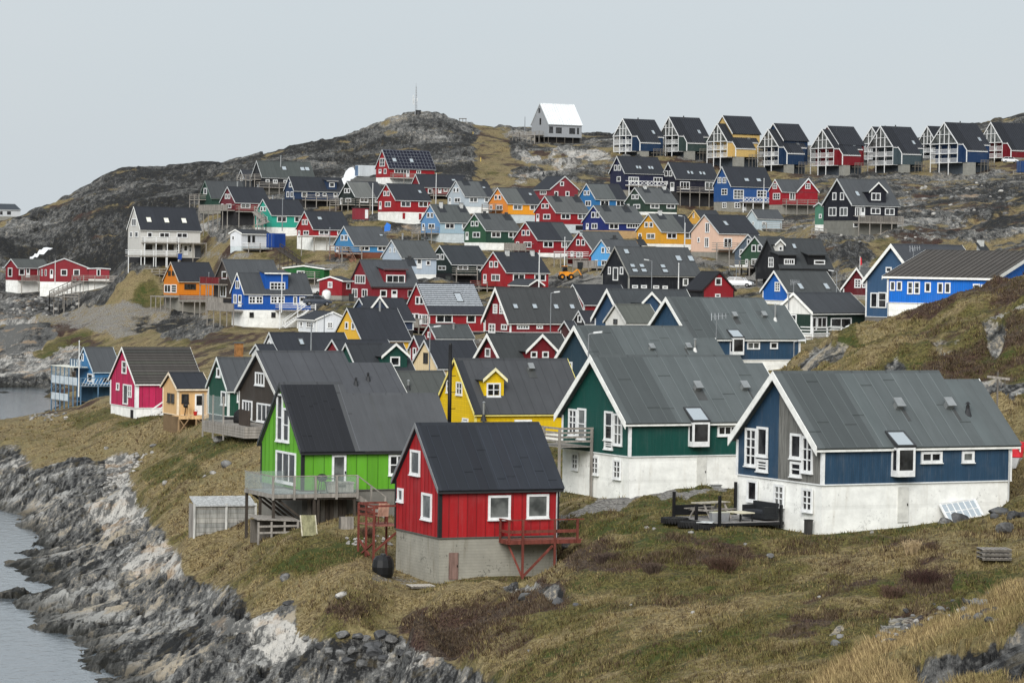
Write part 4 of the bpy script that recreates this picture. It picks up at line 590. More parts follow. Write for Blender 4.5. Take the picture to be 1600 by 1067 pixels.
def mat_ground():
    g = NG('ground_cover'); p = g.pos(); a = g.attr('cover_a'); b = g.attr('cover_b')
    ca = g.n.new('ShaderNodeSeparateColor'); g.put(ca.inputs[0], a.outputs['Color']); cb = g.n.new('ShaderNodeSeparateColor'); g.put(cb.inputs[0], b.outputs['Color'])
    rock, pale, heath = ca.outputs; green, grav, snow = cb.outputs
    n1 = g.noise(p, .22, 6, .62); n2 = g.noise(p, 1.1, 6, .65); n3 = g.noise(p, 5.5, 4, .7); n4 = g.noise(g.map(p, (1, 1, 3)), .06, 5, .6)
    nn = g.math('ADD', g.math('MULTIPLY', n1, .25), g.math('ADD', g.math('MULTIPLY', n2, .40), g.math('MULTIPLY', n3, .35)))
    def th(w, lo=.40, hi=.60, amp=2.6, ns=nn): return g.step(g.math('ADD', w, g.math('MULTIPLY', g.math('SUBTRACT', ns, .5), amp)), lo, hi)
    tan = g.mix(g.step(n3, .38, .64), (.100, .074, .034), (.33, .262, .135))
    tan = g.mix(g.math('MULTIPLY', g.step(n1, .45, .62), .6), tan, g.mix(n3, (.15, .125, .055), (.25, .215, .11)))
    olive = g.mix(g.step(n3, .38, .64), (.040, .037, .012), (.150, .132, .042))
    grass = g.mix(th(g.math('ADD', green, .06), .30, .62, 2.4), tan, olive)
    brown = g.mix(g.step(n3, .35, .65), (.030, .019, .012), (.105, .070, .045))
    grass = g.mix(g.math('MULTIPLY', g.step(n2, .52, .66), .7), grass, brown)
    moss = g.mix(n3, (.022, .032, .008), (.070, .086, .016))
    grass = g.mix(th(g.math('SUBTRACT', green, .30), .40, .66, 2.2, n2), grass, moss)
    hth = g.mix(g.step(n3, .38, .64), (.016, .008, .006), (.085, .048, .036))
    hth = g.mix(g.step(n1, .47, .58), hth, g.mix(g.step(n3, .38, .64), (.032, .022, .016), (.098, .072, .052)))
    col = g.mix(th(heath, .40, .66, 2.0), grass, hth)
    gr = g.mix(g.step(n3, .38, .62), (.09, .085, .076), (.30, .285, .26)); col = g.mix(th(grav, .42, .60, 2.0), col, gr)
    # rock: grey gneiss, tone by block, with pale and dark bands, rust and lichen
    tone = a.outputs['Alpha']
    st1 = g.noise(g.map(p, (1.5, .16, 1.2), (0, 0, .32)), 1.0, 6, .68); st2 = g.noise(g.map(p, (5.5, .7, 3), (0, 0, .28)), 1.0, 4, .7)
    tv = g.math('ADD', tone, g.math('ADD', g.math('MULTIPLY', g.math('SUBTRACT', n3, .5), .9), g.math('ADD', g.math('MULTIPLY', g.math('SUBTRACT', st1, .5), 1.4), g.math('MULTIPLY', g.math('SUBTRACT', st2, .5), 1.2))))
    rk = g.mix(g.step(tv, .12, .62), (.016, .0165, .017), (.135, .134, .128)); rk = g.mix(g.step(tv, .52, .88), rk, g.mix(g.step(n1, .46, .58), (.35, .345, .325), (.36, .31, .235)))
    rk = g.mix(g.math('MULTIPLY', g.step(n2, .54, .64), .45), rk, g.mix(n3, (.04, .03, .018), (.15, .125, .07)))
    pl = g.mix(g.step(tv, .2, .7), (.11, .11, .105), (.50, .48, .44)); pl = g.mix(g.math('MULTIPLY', g.step(n1, .54, .64), .5), pl, (.40, .27, .15))
    pl = g.mix(g.math('MULTIPLY', g.step(st2, .56, .68), .75), pl, (.07, .07, .07))
    rk = g.mix(th(pale, .42, .62, 1.6), rk, pl)
    col = g.mix(th(rock, .42, .58, 1.6), col, rk)
    wet = g.math('SUBTRACT', 1, g.step(g.math('ADD', g.sep(p)[2], g.math('MULTIPLY', n2, .8)), .5, 1.3))
    col = g.mix(g.math('MULTIPLY', wet, .72), col, (.012, .012, .009))
    col = g.mix(th(snow, .45, .55, .25), col, (.86, .87, .88))
    g.bump(g.math('ADD', g.math('ADD', g.math('MULTIPLY', n3, .6), n2), g.math('MULTIPLY', g.math('MULTIPLY', st2, rock), .8)), .6, .35)
    return g.fin(col, .92, 0, .2)
me = bpy.data.meshes.new('ground'); nv = NA * ND
me.vertices.add(nv); me.vertices.foreach_set('co', np.stack([GX, GY, GZ], -1).astype(np.float32).ravel())
_r, _c = np.meshgrid(np.arange(ND - 1), np.arange(NA - 1), indexing='ij'); _v = (_r * NA + _c).ravel()
quads = np.stack([_v, _v + 1, _v + NA + 1, _v + NA], -1).astype(np.int32); nq = len(quads)
me.loops.add(nq * 4); me.loops.foreach_set('vertex_index', quads.ravel()); me.polygons.add(nq)
me.polygons.foreach_set('loop_start', np.arange(0, nq * 4, 4, dtype=np.int32)); me.polygons.foreach_set('loop_total', np.full(nq, 4, np.int32))
_sm = ((ROCK[:-1, :-1] < .45) | (GY[:-1, :-1] > 450)).ravel(); me.polygons.foreach_set('use_smooth', _sm); me.update()
for nm, ch in (('cover_a', (ROCK, PALE, HEATH)), ('cover_b', (GREEN, GRAV, SNOW))):
    at = me.color_attributes.new(nm, 'FLOAT_COLOR', 'POINT'); arr = np.ones((nv, 4), np.float32)
    for k, q in enumerate(ch): arr[:, k] = np.clip(q, 0, 1).ravel()
    if nm == 'cover_a': arr[:, 3] = TONE.ravel()
    at.data.foreach_set('color', arr.ravel())
me.materials.append(mat_ground())
ground_ob = bpy.data.objects.new('ground', me); COL.objects.link(ground_ob); tag(ground_ob, kind='structure')
# water
def mat_water():
    g = NG('sea_water'); p = g.pos(); n = g.noise(g.map(p, (1, .55, 1)), 1.3, 5, .62); n2 = g.noise(p, .05, 3)
    col = g.mix(n2, (.085, .104, .118), (.115, .132, .145)); g.bump(n, .55, .12)
    return g.fin(col, .10, 0, .5)
wm = bpy.data.meshes.new('sea_water'); wm.from_pydata([(-6000, -200, 0), (6000, -200, 0), (6000, 12000, 0), (-6000, 12000, 0)], [], [(0, 1, 2, 3)]); wm.materials.append(mat_water())
wo = bpy.data.objects.new('water', wm); COL.objects.link(wo); tag(wo, kind='structure')
# ------------------------------------------------------------------ house builder
UPV = Vector((0, 0, 1))
class House:
    def __init__(s, h):
        s.h = h; s.d = h['d']; th = math.radians(h['th'])
        s.px = h['d'] / FPX                     # metres per photograph pixel at this distance
        s.root = thing(h['name'], h['label'], h['name'] if h['name'] != 'house' else 'house', h['N'], th, h.get('group'))
        s.S, s.T, s.zw = h['S'], h['T'], h['zw']
        wd = h.get('wide', 0); s.ov = ov = h.get('ov', .28 if s.d > 290 else (.22, .24, .26)[wd]); s.rt = .16 if s.d > 290 else .14
        # the measured eave is the roof's lower edge, the measured apex its top
        zrr = h['zr'] - s.rt * 1.35; tn = (zrr - h['ze']) / (s.T / 2 + ov); s.ze = h['ze'] + tn * ov; s.zr = zrr
        s.L = h['kind'] == 'L'; s.ax = 'x' if s.L else 'y'
        s.inv = Matrix.Rotation(-th, 3, 'Z')
        s.tan = (s.zr - s.ze) / (s.T / 2)
        sl = math.atan(s.tan); s.cs, s.sn = math.cos(sl), math.sin(sl)
        s.near = h['d'] < 270
    def P(s, a, t, z): return Vector((a, t, z)) if s.L else Vector((t, a, z))
    def D(s, a, t, z): return s.P(a, t, z)
    def obx(s, mb, a0, a1, t0, t1, z0, z1):
        mb.box(s.P(a0, t0, z0), s.P(a1, t1, z1))
    def sight(s, px, py):
        o = s.inv @ (CAM - s.h['N']); r = s.inv @ ray(px, py)
        if not s.L: o = Vector((o.y, o.x, o.z)); r = Vector((r.y, r.x, r.z))
        return o, r                              # in (s, t, z)
    def on(s, face, px, py):
        """picture point -> (along, z) on a wall, or (s, height) on the near roof slope"""
        o, r = s.sight(px, py)
        if face == 'g': k = -o.x / r.x; p = o + r * k; return p.y, p.z
        if face == 'n': k = -o.y / r.y; p = o + r * k; return p.x, p.z
        if face == 'x': k = (-s.xout - o.y) / r.y; p = o + r * k; return p.x, p.z
        if face == 'r':
            k = (s.ze + s.tan * o.y - o.z) / (r.z - s.tan * r.y); p = o + r * k; return p.x, p.y, p.z
    def frame(s, face):
        """axes of a wall: origin, along, outward"""
        if face == 'g': return s.D(0, 0, 0), s.D(0, 1, 0), s.D(-1, 0, 0)
        if face == 'n': return s.D(0, 0, 0), s.D(1, 0, 0), s.D(0, -1, 0)
        if face == 'x': return s.D(0, -s.xout, 0), s.D(1, 0, 0), s.D(0, -1, 0)
    # ---- openings
    def window(s, face, px, py, w, hgt, pat='1x1', style='', out0=0.0, parent=None):
        a0, _ = s.on(face, px - w / 2, py); a1, _ = s.on(face, px + w / 2, py); ac, zc = s.on(face, px, py)
        if a0 > a1: a0, a1 = a1, a0
        hh = hgt * s.px / 2; s.window_at(face, ac, zc, (a1 - a0) / 2, hh, pat, style, out0, parent)
    def window_at(s, face, ac, zc, hw, hh, pat, style='', out0=0.0, parent=None, frame=None, fcol=None):
        o, u, n = frame or s.frame(face); par = parent or s.root
        far = s.d > 360
        fw = min(hw * .38, .15 if far else .12); mu = .085 if far else .06; dep = .07
        C = o + u * ac + UPV * zc + n * out0
        def bx(mb, x0, x1, z0, z1, n0, n1): mb.obox(C + u * (x0 + x1) / 2 + UPV * (z0 + z1) / 2 + n * (n0 + n1) / 2, u * (x1 - x0) / 2, n * (n1 - n0) / 2, UPV * (z1 - z0) / 2)
        door = pat in ('d', 'd2', 'red', 'whitedoor', 'wooddoor', 'garage', 'dark')
        name = 'door' if door else 'window'
        if pat in ('red', 'whitedoor', 'wooddoor', 'garage', 'dark'):
            mt = {'red': paint(RED), 'whitedoor': plain((214, 214, 208), .6), 'wooddoor': wood((128, 104, 96)), 'garage': plain((72, 75, 80), .6), 'dark': plain((24, 24, 26), .8)}[pat]
            mb = MB(); bx(mb, -hw, hw, -hh, hh, .004, .045)
            ob = mb.build(name, mt, par)
            if pat != 'dark':
                mb = MB(); bx(mb, hw * .7, hw * .8, -.06, .06, .046, .09); mb.build('handle', plain((60, 60, 60), .4, .8), ob)
            return ob
        if style == 'nf': fm = plain((60, 58, 55), .6); fw = min(fw, .06)
        elif style == 'dkf': fm = plain((34, 34, 36), .6)
        else: fm = plain(fcol, .5) if fcol else white()
        if pat == 'dk': fm = plain((205, 205, 200), .6); fw = .05
        cols, rows = (1, 1)
        if 'x' in pat: cols, rows = map(int, pat.split('x'))
        mb = MB()
        bx(mb, -hw, hw, hh - fw, hh, .004, dep); bx(mb, -hw, hw, -hh, -hh + fw, .004, dep + .02)
        bx(mb, -hw, -hw + fw, -hh + fw, hh - fw, .004, dep); bx(mb, hw - fw, hw, -hh + fw, hh - fw, .004, dep)
        iw, ih = hw - fw, hh - fw
        if pat == 'd': bx(mb, -iw, iw, -ih, -ih * .1, .02, dep - .015)
        for k in range(1, cols):
            x = -iw + 2 * iw * k / cols; m2 = mu * (1.3 if k * 2 == cols else 1); bx(mb, x - m2 / 2, x + m2 / 2, -ih, ih, .02, dep - .01)
        for k in range(1, rows):
            z = -ih + 2 * ih * k / rows; bx(mb, -iw, iw, z - mu / 2, z + mu / 2, .021, dep - .012)
        ob = mb.build(name, fm, par)
        gk = 'curtain' if style == 'cur' or (style == '' and random.random() < .16) else 'dark'
        if s.near and cols * rows > 1:
            first = None; pw, ph = iw / cols, ih / rows
            for cI in range(cols):
                for rI in range(rows):
                    x = -iw + pw * (2 * cI + 1); z = -ih + ph * (2 * rI + 1)
                    q = MB(); bx(q, x - pw + mu * .4, x + pw - mu * .4, z - ph + mu * .4, z + ph - mu * .4, .006, .018); q.build('pane', glass(gk), ob)
        else:
            q = MB(); bx(q, -iw, iw, -ih * (.1 if pat == 'd' else 1), ih, .006, .018); q.build('pane', glass(gk), ob)
        if s.near and pat not in ('d', 'd2'):
            q = MB(); bx(q, -hw - .03, hw + .03, -hh - .05, -hh - .003, .004, dep + .07); q.build('sill', fm, ob)
        if s.near and door:
            q = MB(); bx(q, hw - fw * .8, hw - fw * .3, -.1, .06, dep + .002, dep + .05); q.build('handle', plain((70, 70, 72), .35, .9), ob)
        return ob
    def skylight(s, px, py, w, hgt, kind='sky'):
        a0, _, _ = s.on('r', px - w / 2, py); a1, _, _ = s.on('r', px + w / 2, py); a, t, z = s.on('r', px, py)
        _, t0, _ = s.on('r', px, py - hgt / 2); _, t1, _ = s.on('r', px, py + hgt / 2)
        hw = max(.25, abs(a1 - a0) / 2); hl = max(.3, abs(t0 - t1) / 2 / s.cs)
        u, up, n = s.D(1, 0, 0), s.D(0, s.cs, s.sn), s.D(0, -s.sn, s.cs); C = s.P(a, t, z) + n * s.rt
        mb = MB(); f = .07
        for q in (-1, 1):
            mb.obox(C + up * q * (hl - f / 2) + n * .05, u * hw, up * f / 2, n * .05); mb.obox(C + u * q * (hw - f / 2) + n * .05, u * f / 2, up * (hl - f), n * .05)
        ob = mb.build('skylight', plain((86, 88, 90), .5, .3), s.root)
        mb = MB(); mb.obox(C + n * .045, u * (hw - f), up * (hl - f), n * .012); mb.build('pane', glass(kind), ob)
    def chimney(s, px, py, hpx, kind):
        a, t, z = s.on('r', px, py + (hpx / 2 if kind in ('white', 'box', 'brick') else 0)); P = s.P(a, t, z); m = s.px
        if kind in ('pipe', 'pipeb', 'flue'):
            top = P + UPV * max(.5, hpx * m); r = .09 if s.d < 300 else .14; mt = plain((30, 30, 32), .5) if kind == 'pipeb' else plain((170, 172, 172), .35, .7)
            mb = MB(); mb.cyl(P - UPV * .2, top, r); ob = mb.build('chimney', mt, s.root)
            mb = MB(); mb.cyl(top + UPV * .05, top + UPV * .16, r * 1.7, r * .4); mb.cyl(top - UPV * .03, top + UPV * .06, r * .5); mb.build('cowl', mt, ob)
            if kind != 'pipe' or s.near:
                mb = MB(); mb.cyl(P - UPV * .1, P + UPV * .42, r * 3.0, r * 1.02); mb.build('flashing', plain((215, 216, 214), .5) if kind == 'flue' else plain((40, 42, 45), .6), ob)
        else:
            w = {'white': .55, 'box': .42, 'brick': .55}[kind]; hh = max(.7, hpx * m)
            mt = {'white': plain((196, 198, 196), .8, 0, .4), 'box': plain((58, 60, 62), .8), 'brick': plain((150, 105, 60), .9, 0, .5, 5)}[kind]
            q = Vector((w / 2, w / 2, 0)); mb = MB(); mb.box(P - q - UPV * .8, P + q + UPV * hh); ob = mb.build('chimney', mt, s.root)
            mb = MB(); mb.box(P - q * 1.18 + UPV * (hh + .002), P + q * 1.18 + UPV * (hh + .1)); mb.build('cap', plain((90, 90, 90), .8), ob)
            if s.d > 300:
                n = s.D(0, -s.sn, s.cs); C = s.P(a, t - .5 * s.cs, z - .5 * s.sn) + n * (s.rt + .008)
                mb = MB(); mb.obox(C, s.D(.75, 0, 0), s.D(0, s.cs, s.sn) * .9, n * .006); mb.build('flashing', felt((46, 49, 53), s.ax), ob)
    def roof_vent(s, px, py):
        a, t, z = s.on('r', px, py); n = s.D(0, -s.sn, s.cs); up = s.D(0, s.cs, s.sn); u = s.D(1, 0, 0); C = s.P(a, t, z) + n * s.rt
        mb = MB(); mb.obox(C + n * .16 - up * .05, u * .2, up * .15, n * .16); mb.obox(C + n * .34, u * .24, up * .30, n * .03); mb.build('roof_vent', plain((165, 168, 168), .4, .6), s.root)
        mb = MB(); mb.obox(C - up * .5 + n * .012, u * .35, up * .5, n * .008); mb.build('flashing', plain((70, 72, 72), .7), s.root)
    # ---- decks on stilts
    def deck(s, face, x0, x1, yf, rail, depth=None, y0=None):
        o, u, n = s.frame(face); a0, z = s.on(face, x0, yf); a1, _ = s.on(face, x1, yf)
        if a0 > a1: a0, a1 = a1, a0
        a0, a1 = max(a0, -3.0), a1; depth = depth or (1.6 if s.d > 300 else 2.2)
        gw = wood(GREYWOOD); rw = {'cross': white(), 'rail2': white(), 'railw': white(), 'railred': wood((130, 60, 52)), 'slatred': wood((118, 44, 48))}.get(rail, gw)
        root = s.root
        mb = MB(); C = o + u * (a0 + a1) / 2 + n * (depth / 2 + .01) + UPV * (z - .09); mb.obox(C, u * (a1 - a0) / 2, n * depth / 2, UPV * .09)
        dk = mb.build('deck', gw, root)
        npost = max(2, int((a1 - a0) / 2.2) + 1); M = Matrix.Rotation(math.radians(s.h['th']), 3, 'Z')
        for k in range(npost):
            a = a0 + .08 + (a1 - a0 - .16) * k / (npost - 1); q = o + u * a + n * (depth - .1); wq = M @ q + s.h['N']
            zg = ground(wq.x, wq.y) - s.h['N'].z - .3
            top = z + (1.0 if rail != 'none' else -.09)
            mb = MB(); mb.bar(q + UPV * zg, q + UPV * top, .13); mb.build('post', rw if rail in ('cross', 'rail2') else gw, dk)
        if rail == 'none': return dk
        mb = MB(); zt = z + 1.0; e = n * (depth - .05)
        def rl(zz, w=.1):
            mb.bar(o + u * a0 + e + UPV * zz, o + u * a1 + e + UPV * zz, .05, w)
            for a in (a0 + .03, a1 - .03): mb.bar(o + u * a + n * .03 + UPV * zz, o + u * a + n * (depth - .08) + UPV * zz, .05, w)
        rl(zt)
        if rail in ('rail2', 'rail', 'railw', 'railred'): rl(z + .38, .09); rl(z + .68, .09)
        elif rail == 'cross':
            rl(z + .12)
            for k in range(max(2, int((a1 - a0) / .9))):
                w = (a1 - a0) / max(2, int((a1 - a0) / .9)); p0 = o + u * (a0 + k * w) + e
                mb.bar(p0 + UPV * (z + .15), p0 + u * w + UPV * (zt - .05), .05, .09); mb.bar(p0 + UPV * (zt - .05), p0 + u * w + UPV * (z + .15), .045, .09)
        else:
            k = a0
            while k < a1: mb.bar(o + u * k + e + UPV * (z + .02), o + u * k + e + UPV * (zt - .06), .16, .03); k += .22
        mb.build('railing', rw, dk)
        return dk
    def stairs(s, face, x0, x1, y0, y1, off=.9):
        o, u, n = s.frame(face); a0, z0 = s.on(face, x0, y0); a1, z1 = s.on(face, x1, y1); N = max(4, int((z0 - z1) / .2)); mb = MB()
        z1 = max(z1, -.1)
        for k in range(N):
            f = (k + .5) / N; mb.obox(o + u * (a0 + (a1 - a0) * f) + n * (off + .5) + UPV * (z0 + (z1 - z0) * f), u * abs(a1 - a0) / N * .6, n * .45, UPV * .03)
        for q in (0, 1):
            A = o + u * a0 + n * (off + q) + UPV * z0; B = o + u * a1 + n * (off + q) + UPV * z1
            mb.bar(A, B, .06, .26); mb.bar(A + UPV, B + UPV, .06, .12); mb.bar(B, B + UPV, .1)
        mb.build('stairs', white(), s.root)
    # ---- the body
    def build(s):
        h = s.h; S, T_, ze, zw, zr = s.S, s.T, s.ze, s.zw, s.zr; px = s.px
        bm = h['col']; boards = h.get('boards', 0.0)
        wm = paint(bm, h.get('horiz', boards), 'horiz' in h, h.get('wear', .45)) if (boards or 'horiz' in h) else paint(bm)
        rt = s.rt
        root = s.root; step = h.get('step'); big = h.get('bigboards')
        S1 = S
        if step: S1 = s.ridge_s(step[0]); S1 = min(max(S1, S * .4), S * 1.05)
        # foundation
        fm = concrete(h['fc'] if isinstance(h['fc'], tuple) else W_, .15 if h['fc'] == (150, 148, 138) else 1.25, .6 if h['fc'] == (150, 148, 138) else .3)
        if not h.get('stilt'):
            mb = MB(); i_ = .03; s.obx(mb, i_, S - i_, i_, T_ - i_, -4.0 if s.d > 300 else -3.2, zw - .002); mb.build('foundation', fm, root)
        else:
            gw = wood((96, 92, 86)); n1, n2 = max(2, int(S / 2.2)), max(2, int(T_ / 2.2))
            for i in range(n1 + 1):
                for j in range(n2 + 1):
                    if 0 < i < n1 and 0 < j < n2: continue
                    mb = MB(); a, t = .1 + (S - .2) * i / n1, .1 + (T_ - .2) * j / n2; mb.bar(s.P(a, t, -3), s.P(a, t, zw), .16); mb.build('post', gw, root)
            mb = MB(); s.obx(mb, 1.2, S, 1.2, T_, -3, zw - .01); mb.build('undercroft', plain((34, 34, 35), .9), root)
        # walls
        zt = ze - .02
        if not step:
            mb = MB(); mb.prism([s.P(0, 0, zw), s.P(0, T_, zw), s.P(0, T_, zt), s.P(0, T_ / 2, zr - .02), s.P(0, 0, zt)], s.D(S, 0, 0)); wall = mb.build('wall', wm, root)
        else:
            mb = MB(); mb.prism([s.P(0, 0, zw), s.P(0, T_, zw), s.P(0, T_, zt), s.P(0, T_ / 2, zr - .02), s.P(0, 0, zt)], s.D(S1, 0, 0)); wall = mb.build('wall', wm, root)
            drop = (h['step'][2] - h['yA']) * px; drop = max(.25, min(drop, 2)); dT = drop / s.tan * 2
            mb = MB(); T2 = T_ - dT; mb.prism([s.P(S1, 0, zw), s.P(S1, T2, zw), s.P(S1, T2, zt), s.P(S1, T2 / 2, zt + s.tan * T2 / 2), s.P(S1, 0, zt)], s.D(S - S1, 0, 0)); mb.build('wall', wm, root)
        if 'c2' in h or 'gcol' in h or 'halfgable' in h:
            if 'c2' in h:
                mb = MB(); s.obx(mb, .02, S, -.03, .2, zw, ze - .05); mb.build('wall_cladding', paint(h['c2']), root)['label'] = 'long side in a different colour'
            if 'gcol' in h:
                mb = MB(); mb.prism([s.P(-.03, 0, ze - .25), s.P(-.03, T_, ze - .25), s.P(-.03, T_, ze), s.P(-.03, T_ / 2, zr - .02), s.P(-.03, 0, ze)], s.D(.1, 0, 0)); mb.build('gable_cladding', paint(h['gcol'], .2), root)['label'] = 'white upper gable'
            if 'halfgable' in h:
                mb = MB(); mb.prism([s.P(-.03, 0, zw), s.P(-.03, T_ / 2, zw), s.P(-.03, T_ / 2, zr - .05), s.P(-.03, 0, ze - .05)], s.D(.1, 0, 0)); mb.build('gable_cladding', wood((118, 118, 114)), root)['label'] = 'bare weathered grey half of the gable'
        if big: s.board_faces(big, h)
        # roof
        ov = s.ov; gv = (.18, .28, .42)[h.get('wide', 0)]; s.gv = gv
        rcol = h['roof']; fl = h.get('flat')
        def slope(name, a0, a1, near, col, TT=T_, zrr=zr, rib=0, lift=0.0):
            """one roof plane as a slab lying on the rafters"""
            sg = 1 if near else -1; t_e = -ov if near else TT + ov; t_r = TT / 2; z_e = ze - s.tan * ov
            n = s.D(0, -s.sn * sg, s.cs)
            pr = [s.P(a0, t_e, z_e), s.P(a0, t_r, zrr), s.P(a0, t_r, zrr) + UPV * (rt / s.cs), s.P(a0, t_e, z_e) + n * rt]
            mb = MB(); mb.prism([p + n * lift for p in pr], s.D(a1 - a0, 0, 0)); return mb.build(name, felt(col, s.ax, 1.0 if s.d < 300 else .9), root)
        spl = None
        if 'split' in h: spl = s.ridge_s(h['split'][0] if isinstance(h['split'], tuple) else 0)
        sheets = h.get('sheets', 0)
        if spl and not step:
            first, second = rcol, h['split'][1]
            # the paler half is nearest the gable on most; listed as the second colour
            pale_first = h.get('palefirst', True)
            c_a, c_b = (second, first) if pale_first else (first, second)
            slope('roof', -gv, spl, True, c_a); slope('roof', spl, S + gv, True, c_b); slope('roof', -gv, S + gv, False, rcol)
        elif step:
            slope('roof', -gv, S1, True, h['split'][1] if spl else rcol); slope('roof', -gv, S1, False, rcol)
            zr2 = ze + s.tan * T2 / 2
            slope('roof', S1 + .002, S + gv, True, rcol, T2, zr2); slope('roof', S1 + .002, S + gv, False, rcol, T2, zr2)
        else:
            slope('roof', -gv, S + gv, True, rcol); slope('roof', -gv, S + gv, False, rcol)
        n = s.D(0, -s.sn, s.cs); up = s.D(0, s.cs, s.sn); u = s.D(1, 0, 0)
        slen = (T_ / 2 + ov) / s.cs; E0 = s.P(-gv, -ov, ze - s.tan * ov) + n * rt
        if sheets:
            L = (S1 if step else S) + gv * (1 if step else 2); w = L / sheets
            cuts = [(k * w, w, slen) for k in range(sheets)]
            if step:
                w2 = (S + gv - S1) / max(2, round((S + gv - S1) / w)); cuts += [(S1 + gv + k * w2, w2, (T2 / 2 + ov) / s.cs) for k in range(max(2, round((S + gv - S1) / w)))]
            for k, (x0, ww, ln) in enumerate(cuts):
                cc = rcol
                if 'split' in h and spl: cc = h['split'][1] if (x0 + ww / 2 - gv < spl) == h.get('palefirst', True) else rcol
                j = random.uniform(.975, 1.03); cc = tuple(int(v * j) for v in cc)
                th = .022 if k % 2 else .016; mb = MB(); mb.obox(E0 + u * (x0 + ww / 2) + up * (ln / 2 - .02) + n * th / 2, u * (ww / 2 + (.05 if k % 2 else -.015)), up * (ln / 2 - .03), n * th / 2)
                ob = mb.build('roof_sheet', felt(cc, s.ax, 50.0), root)
        if sheets:                                # lap joints and mended patches in the felt
            for k in range(sheets):
                w = ((S1 if step else S) + gv) / sheets; x0 = k * w; cs_ = h['split'][1] if (spl and x0 + w / 2 - gv < spl) else rcol
                for q in range(random.choice((0, 1, 1))):
                    y0 = slen * random.uniform(.12, .9); mb = MB(); mb.obox(E0 + u * (x0 + w / 2) + up * y0 + n * .027, u * (w / 2 - .04), up * .03, n * .006); mb.build('felt_joint', felt(scale_rgb(cs_, .86), s.ax, 50.0), root)
                if random.random() < .06:
                    y0 = slen * random.uniform(.2, .8); mb = MB(); mb.obox(E0 + u * (x0 + w / 2) + up * y0 + n * .026, u * w * random.uniform(.25, .42), up * random.uniform(.25, .6), n * .006); mb.build('felt_patch', felt(scale_rgb(cs_, random.choice((.86, .9, 1.1))), s.ax, 50.0), root)
                if k and not (spl and abs(x0 - gv - spl) < w): mb = MB(); mb.obox(E0 + u * x0 + up * slen / 2 + n * .026, u * .022, up * (slen / 2 - .05), n * .006); mb.build('felt_seam', felt(scale_rgb(cs_, 1.2), s.ax, 50.0), root)
        if h.get('ribs'):
            mb = MB(); k = 0.0; L = S + 2 * gv
            while k < L: mb.obox(E0 + u * k + up * slen / 2 + n * .025, u * .025, up * (slen / 2 - .03), n * .025); k += h['ribs']
            mb.build('roof_ribs', felt(scale_rgb(rcol, .8), s.ax, 50.0), root)['kind'] = 'stuff'
        if h.get('hribs'):
            k = 0; nr = 13
            for k in range(nr):
                d0 = slen * k / nr; d1 = slen * (k + 1) / nr
                mb = MB(); L = S + 2 * gv; j = random.uniform(.9, 1.1)
                mb.obox(E0 + u * L / 2 + up * (d0 + d1) / 2 + n * .03, u * L / 2, up * (d1 - d0) / 2 * .97 + n * -.02, n * .02)
                mb.build('roof_sheet', felt(tuple(int(v * j) // 3 * 3 for v in (72, 70, 66)), s.ax, .25), root)
        if h.get('stripes'):
            nr = 15
            for k in range(4, nr):
                mb = MB(); L = S + 2 * gv - .2; mb.obox(E0 + u * (L / 2 + .1) + up * slen * (k + .3) / nr + n * .03, u * L / 2, up * .1, n * .03); mb.build('roof_batten', plain((176, 182, 188), .7, 0, .4, 4), root)
        if h.get('solar'):
            nx, ny = 14, 6; L = S + 2 * gv; blk = plain((20, 22, 40), .12, .2, .2); 
            me0 = None; skl = [s.on('r', q[0], q[1])[:2] for q in h.get('sky', [])]
            for i in range(nx):
                for j in range(ny):
                    c = E0 + u * (L * (i + .5) / nx) + up * (slen * (j + .5) / ny) + n * .05
                    ca, ct = L * (i + .5) / nx - gv, (slen * (j + .5) / ny) * s.cs - ov
                    if any(abs(ca - q[0]) < .62 and abs(ct - q[1]) < .62 for q in skl): continue
                    if me0 is None:
                        mb = MB(); mb.obox((0, 0, 0), u * (L / nx / 2 - .04), up * (slen / ny / 2 - .04), n * .02); o1 = mb.build('solar_panel', blk, root); me0 = o1.data
                    else: o1 = bpy.data.objects.new('solar_panel', me0); COL.objects.link(o1); o1.parent = root
                    o1.location = c
            mb = MB(); 
            for i in range(nx + 1): mb.obox(E0 + u * (L * i / nx) + up * slen / 2 + n * .03, u * .03, up * slen / 2, n * .02)
            for j in range(ny + 1): mb.obox(E0 + u * L / 2 + up * slen * j / ny + n * .031, u * L / 2, up * .04, n * .02)
            mb.build('panel_rails', plain((150, 154, 160), .4, .5), root)
        # ridge cap
        mb = MB(); Lr = (S1 if step else S + gv); zc = zr + rt / s.cs
        mb.prism([s.P(-gv, T_ / 2 - .16, zc - .16 * s.tan + .012), s.P(-gv, T_ / 2, zc + .03), s.P(-gv, T_ / 2 + .16, zc - .16 * s.tan + .012)], s.D(Lr + gv, 0, 0)); mb.build('ridge_cap', felt(scale_rgb(rcol, .92), s.ax, 2.0), root)
        # bargeboards on the gable seen, and on the far one
        bc = h.get('bar', (200, 203, 203)); bmt = plain(bc, .55, 0, .2, 3)
        bh = (.17, .24, .32)[h.get('wide', 0)]
        if s.d > 420: bh = max(bh, .2)
        for a_, out in ((-gv, -1), (S + gv, 1)):
            if out == 1 and s.d > 420: continue
            for near in (True, False):
                TT, zrr = (T_, zr) if (out == -1 or not step) else (T2, zr2)
                t_e = -ov if near else TT + ov; z_e = ze - s.tan * ov; up_ = rt / s.cs + .012
                a0 = a_ - .045 if out == -1 else a_ + .003
                mb = MB(); mb.prism([s.P(a0, t_e, z_e + up_), s.P(a0, TT / 2, zrr + up_), s.P(a0, TT / 2, zrr + up_ - bh / s.cs), s.P(a0, t_e, z_e + up_ - bh / s.cs)], s.D(.042, 0, 0))
                mb.build('bargeboard', bmt, root)
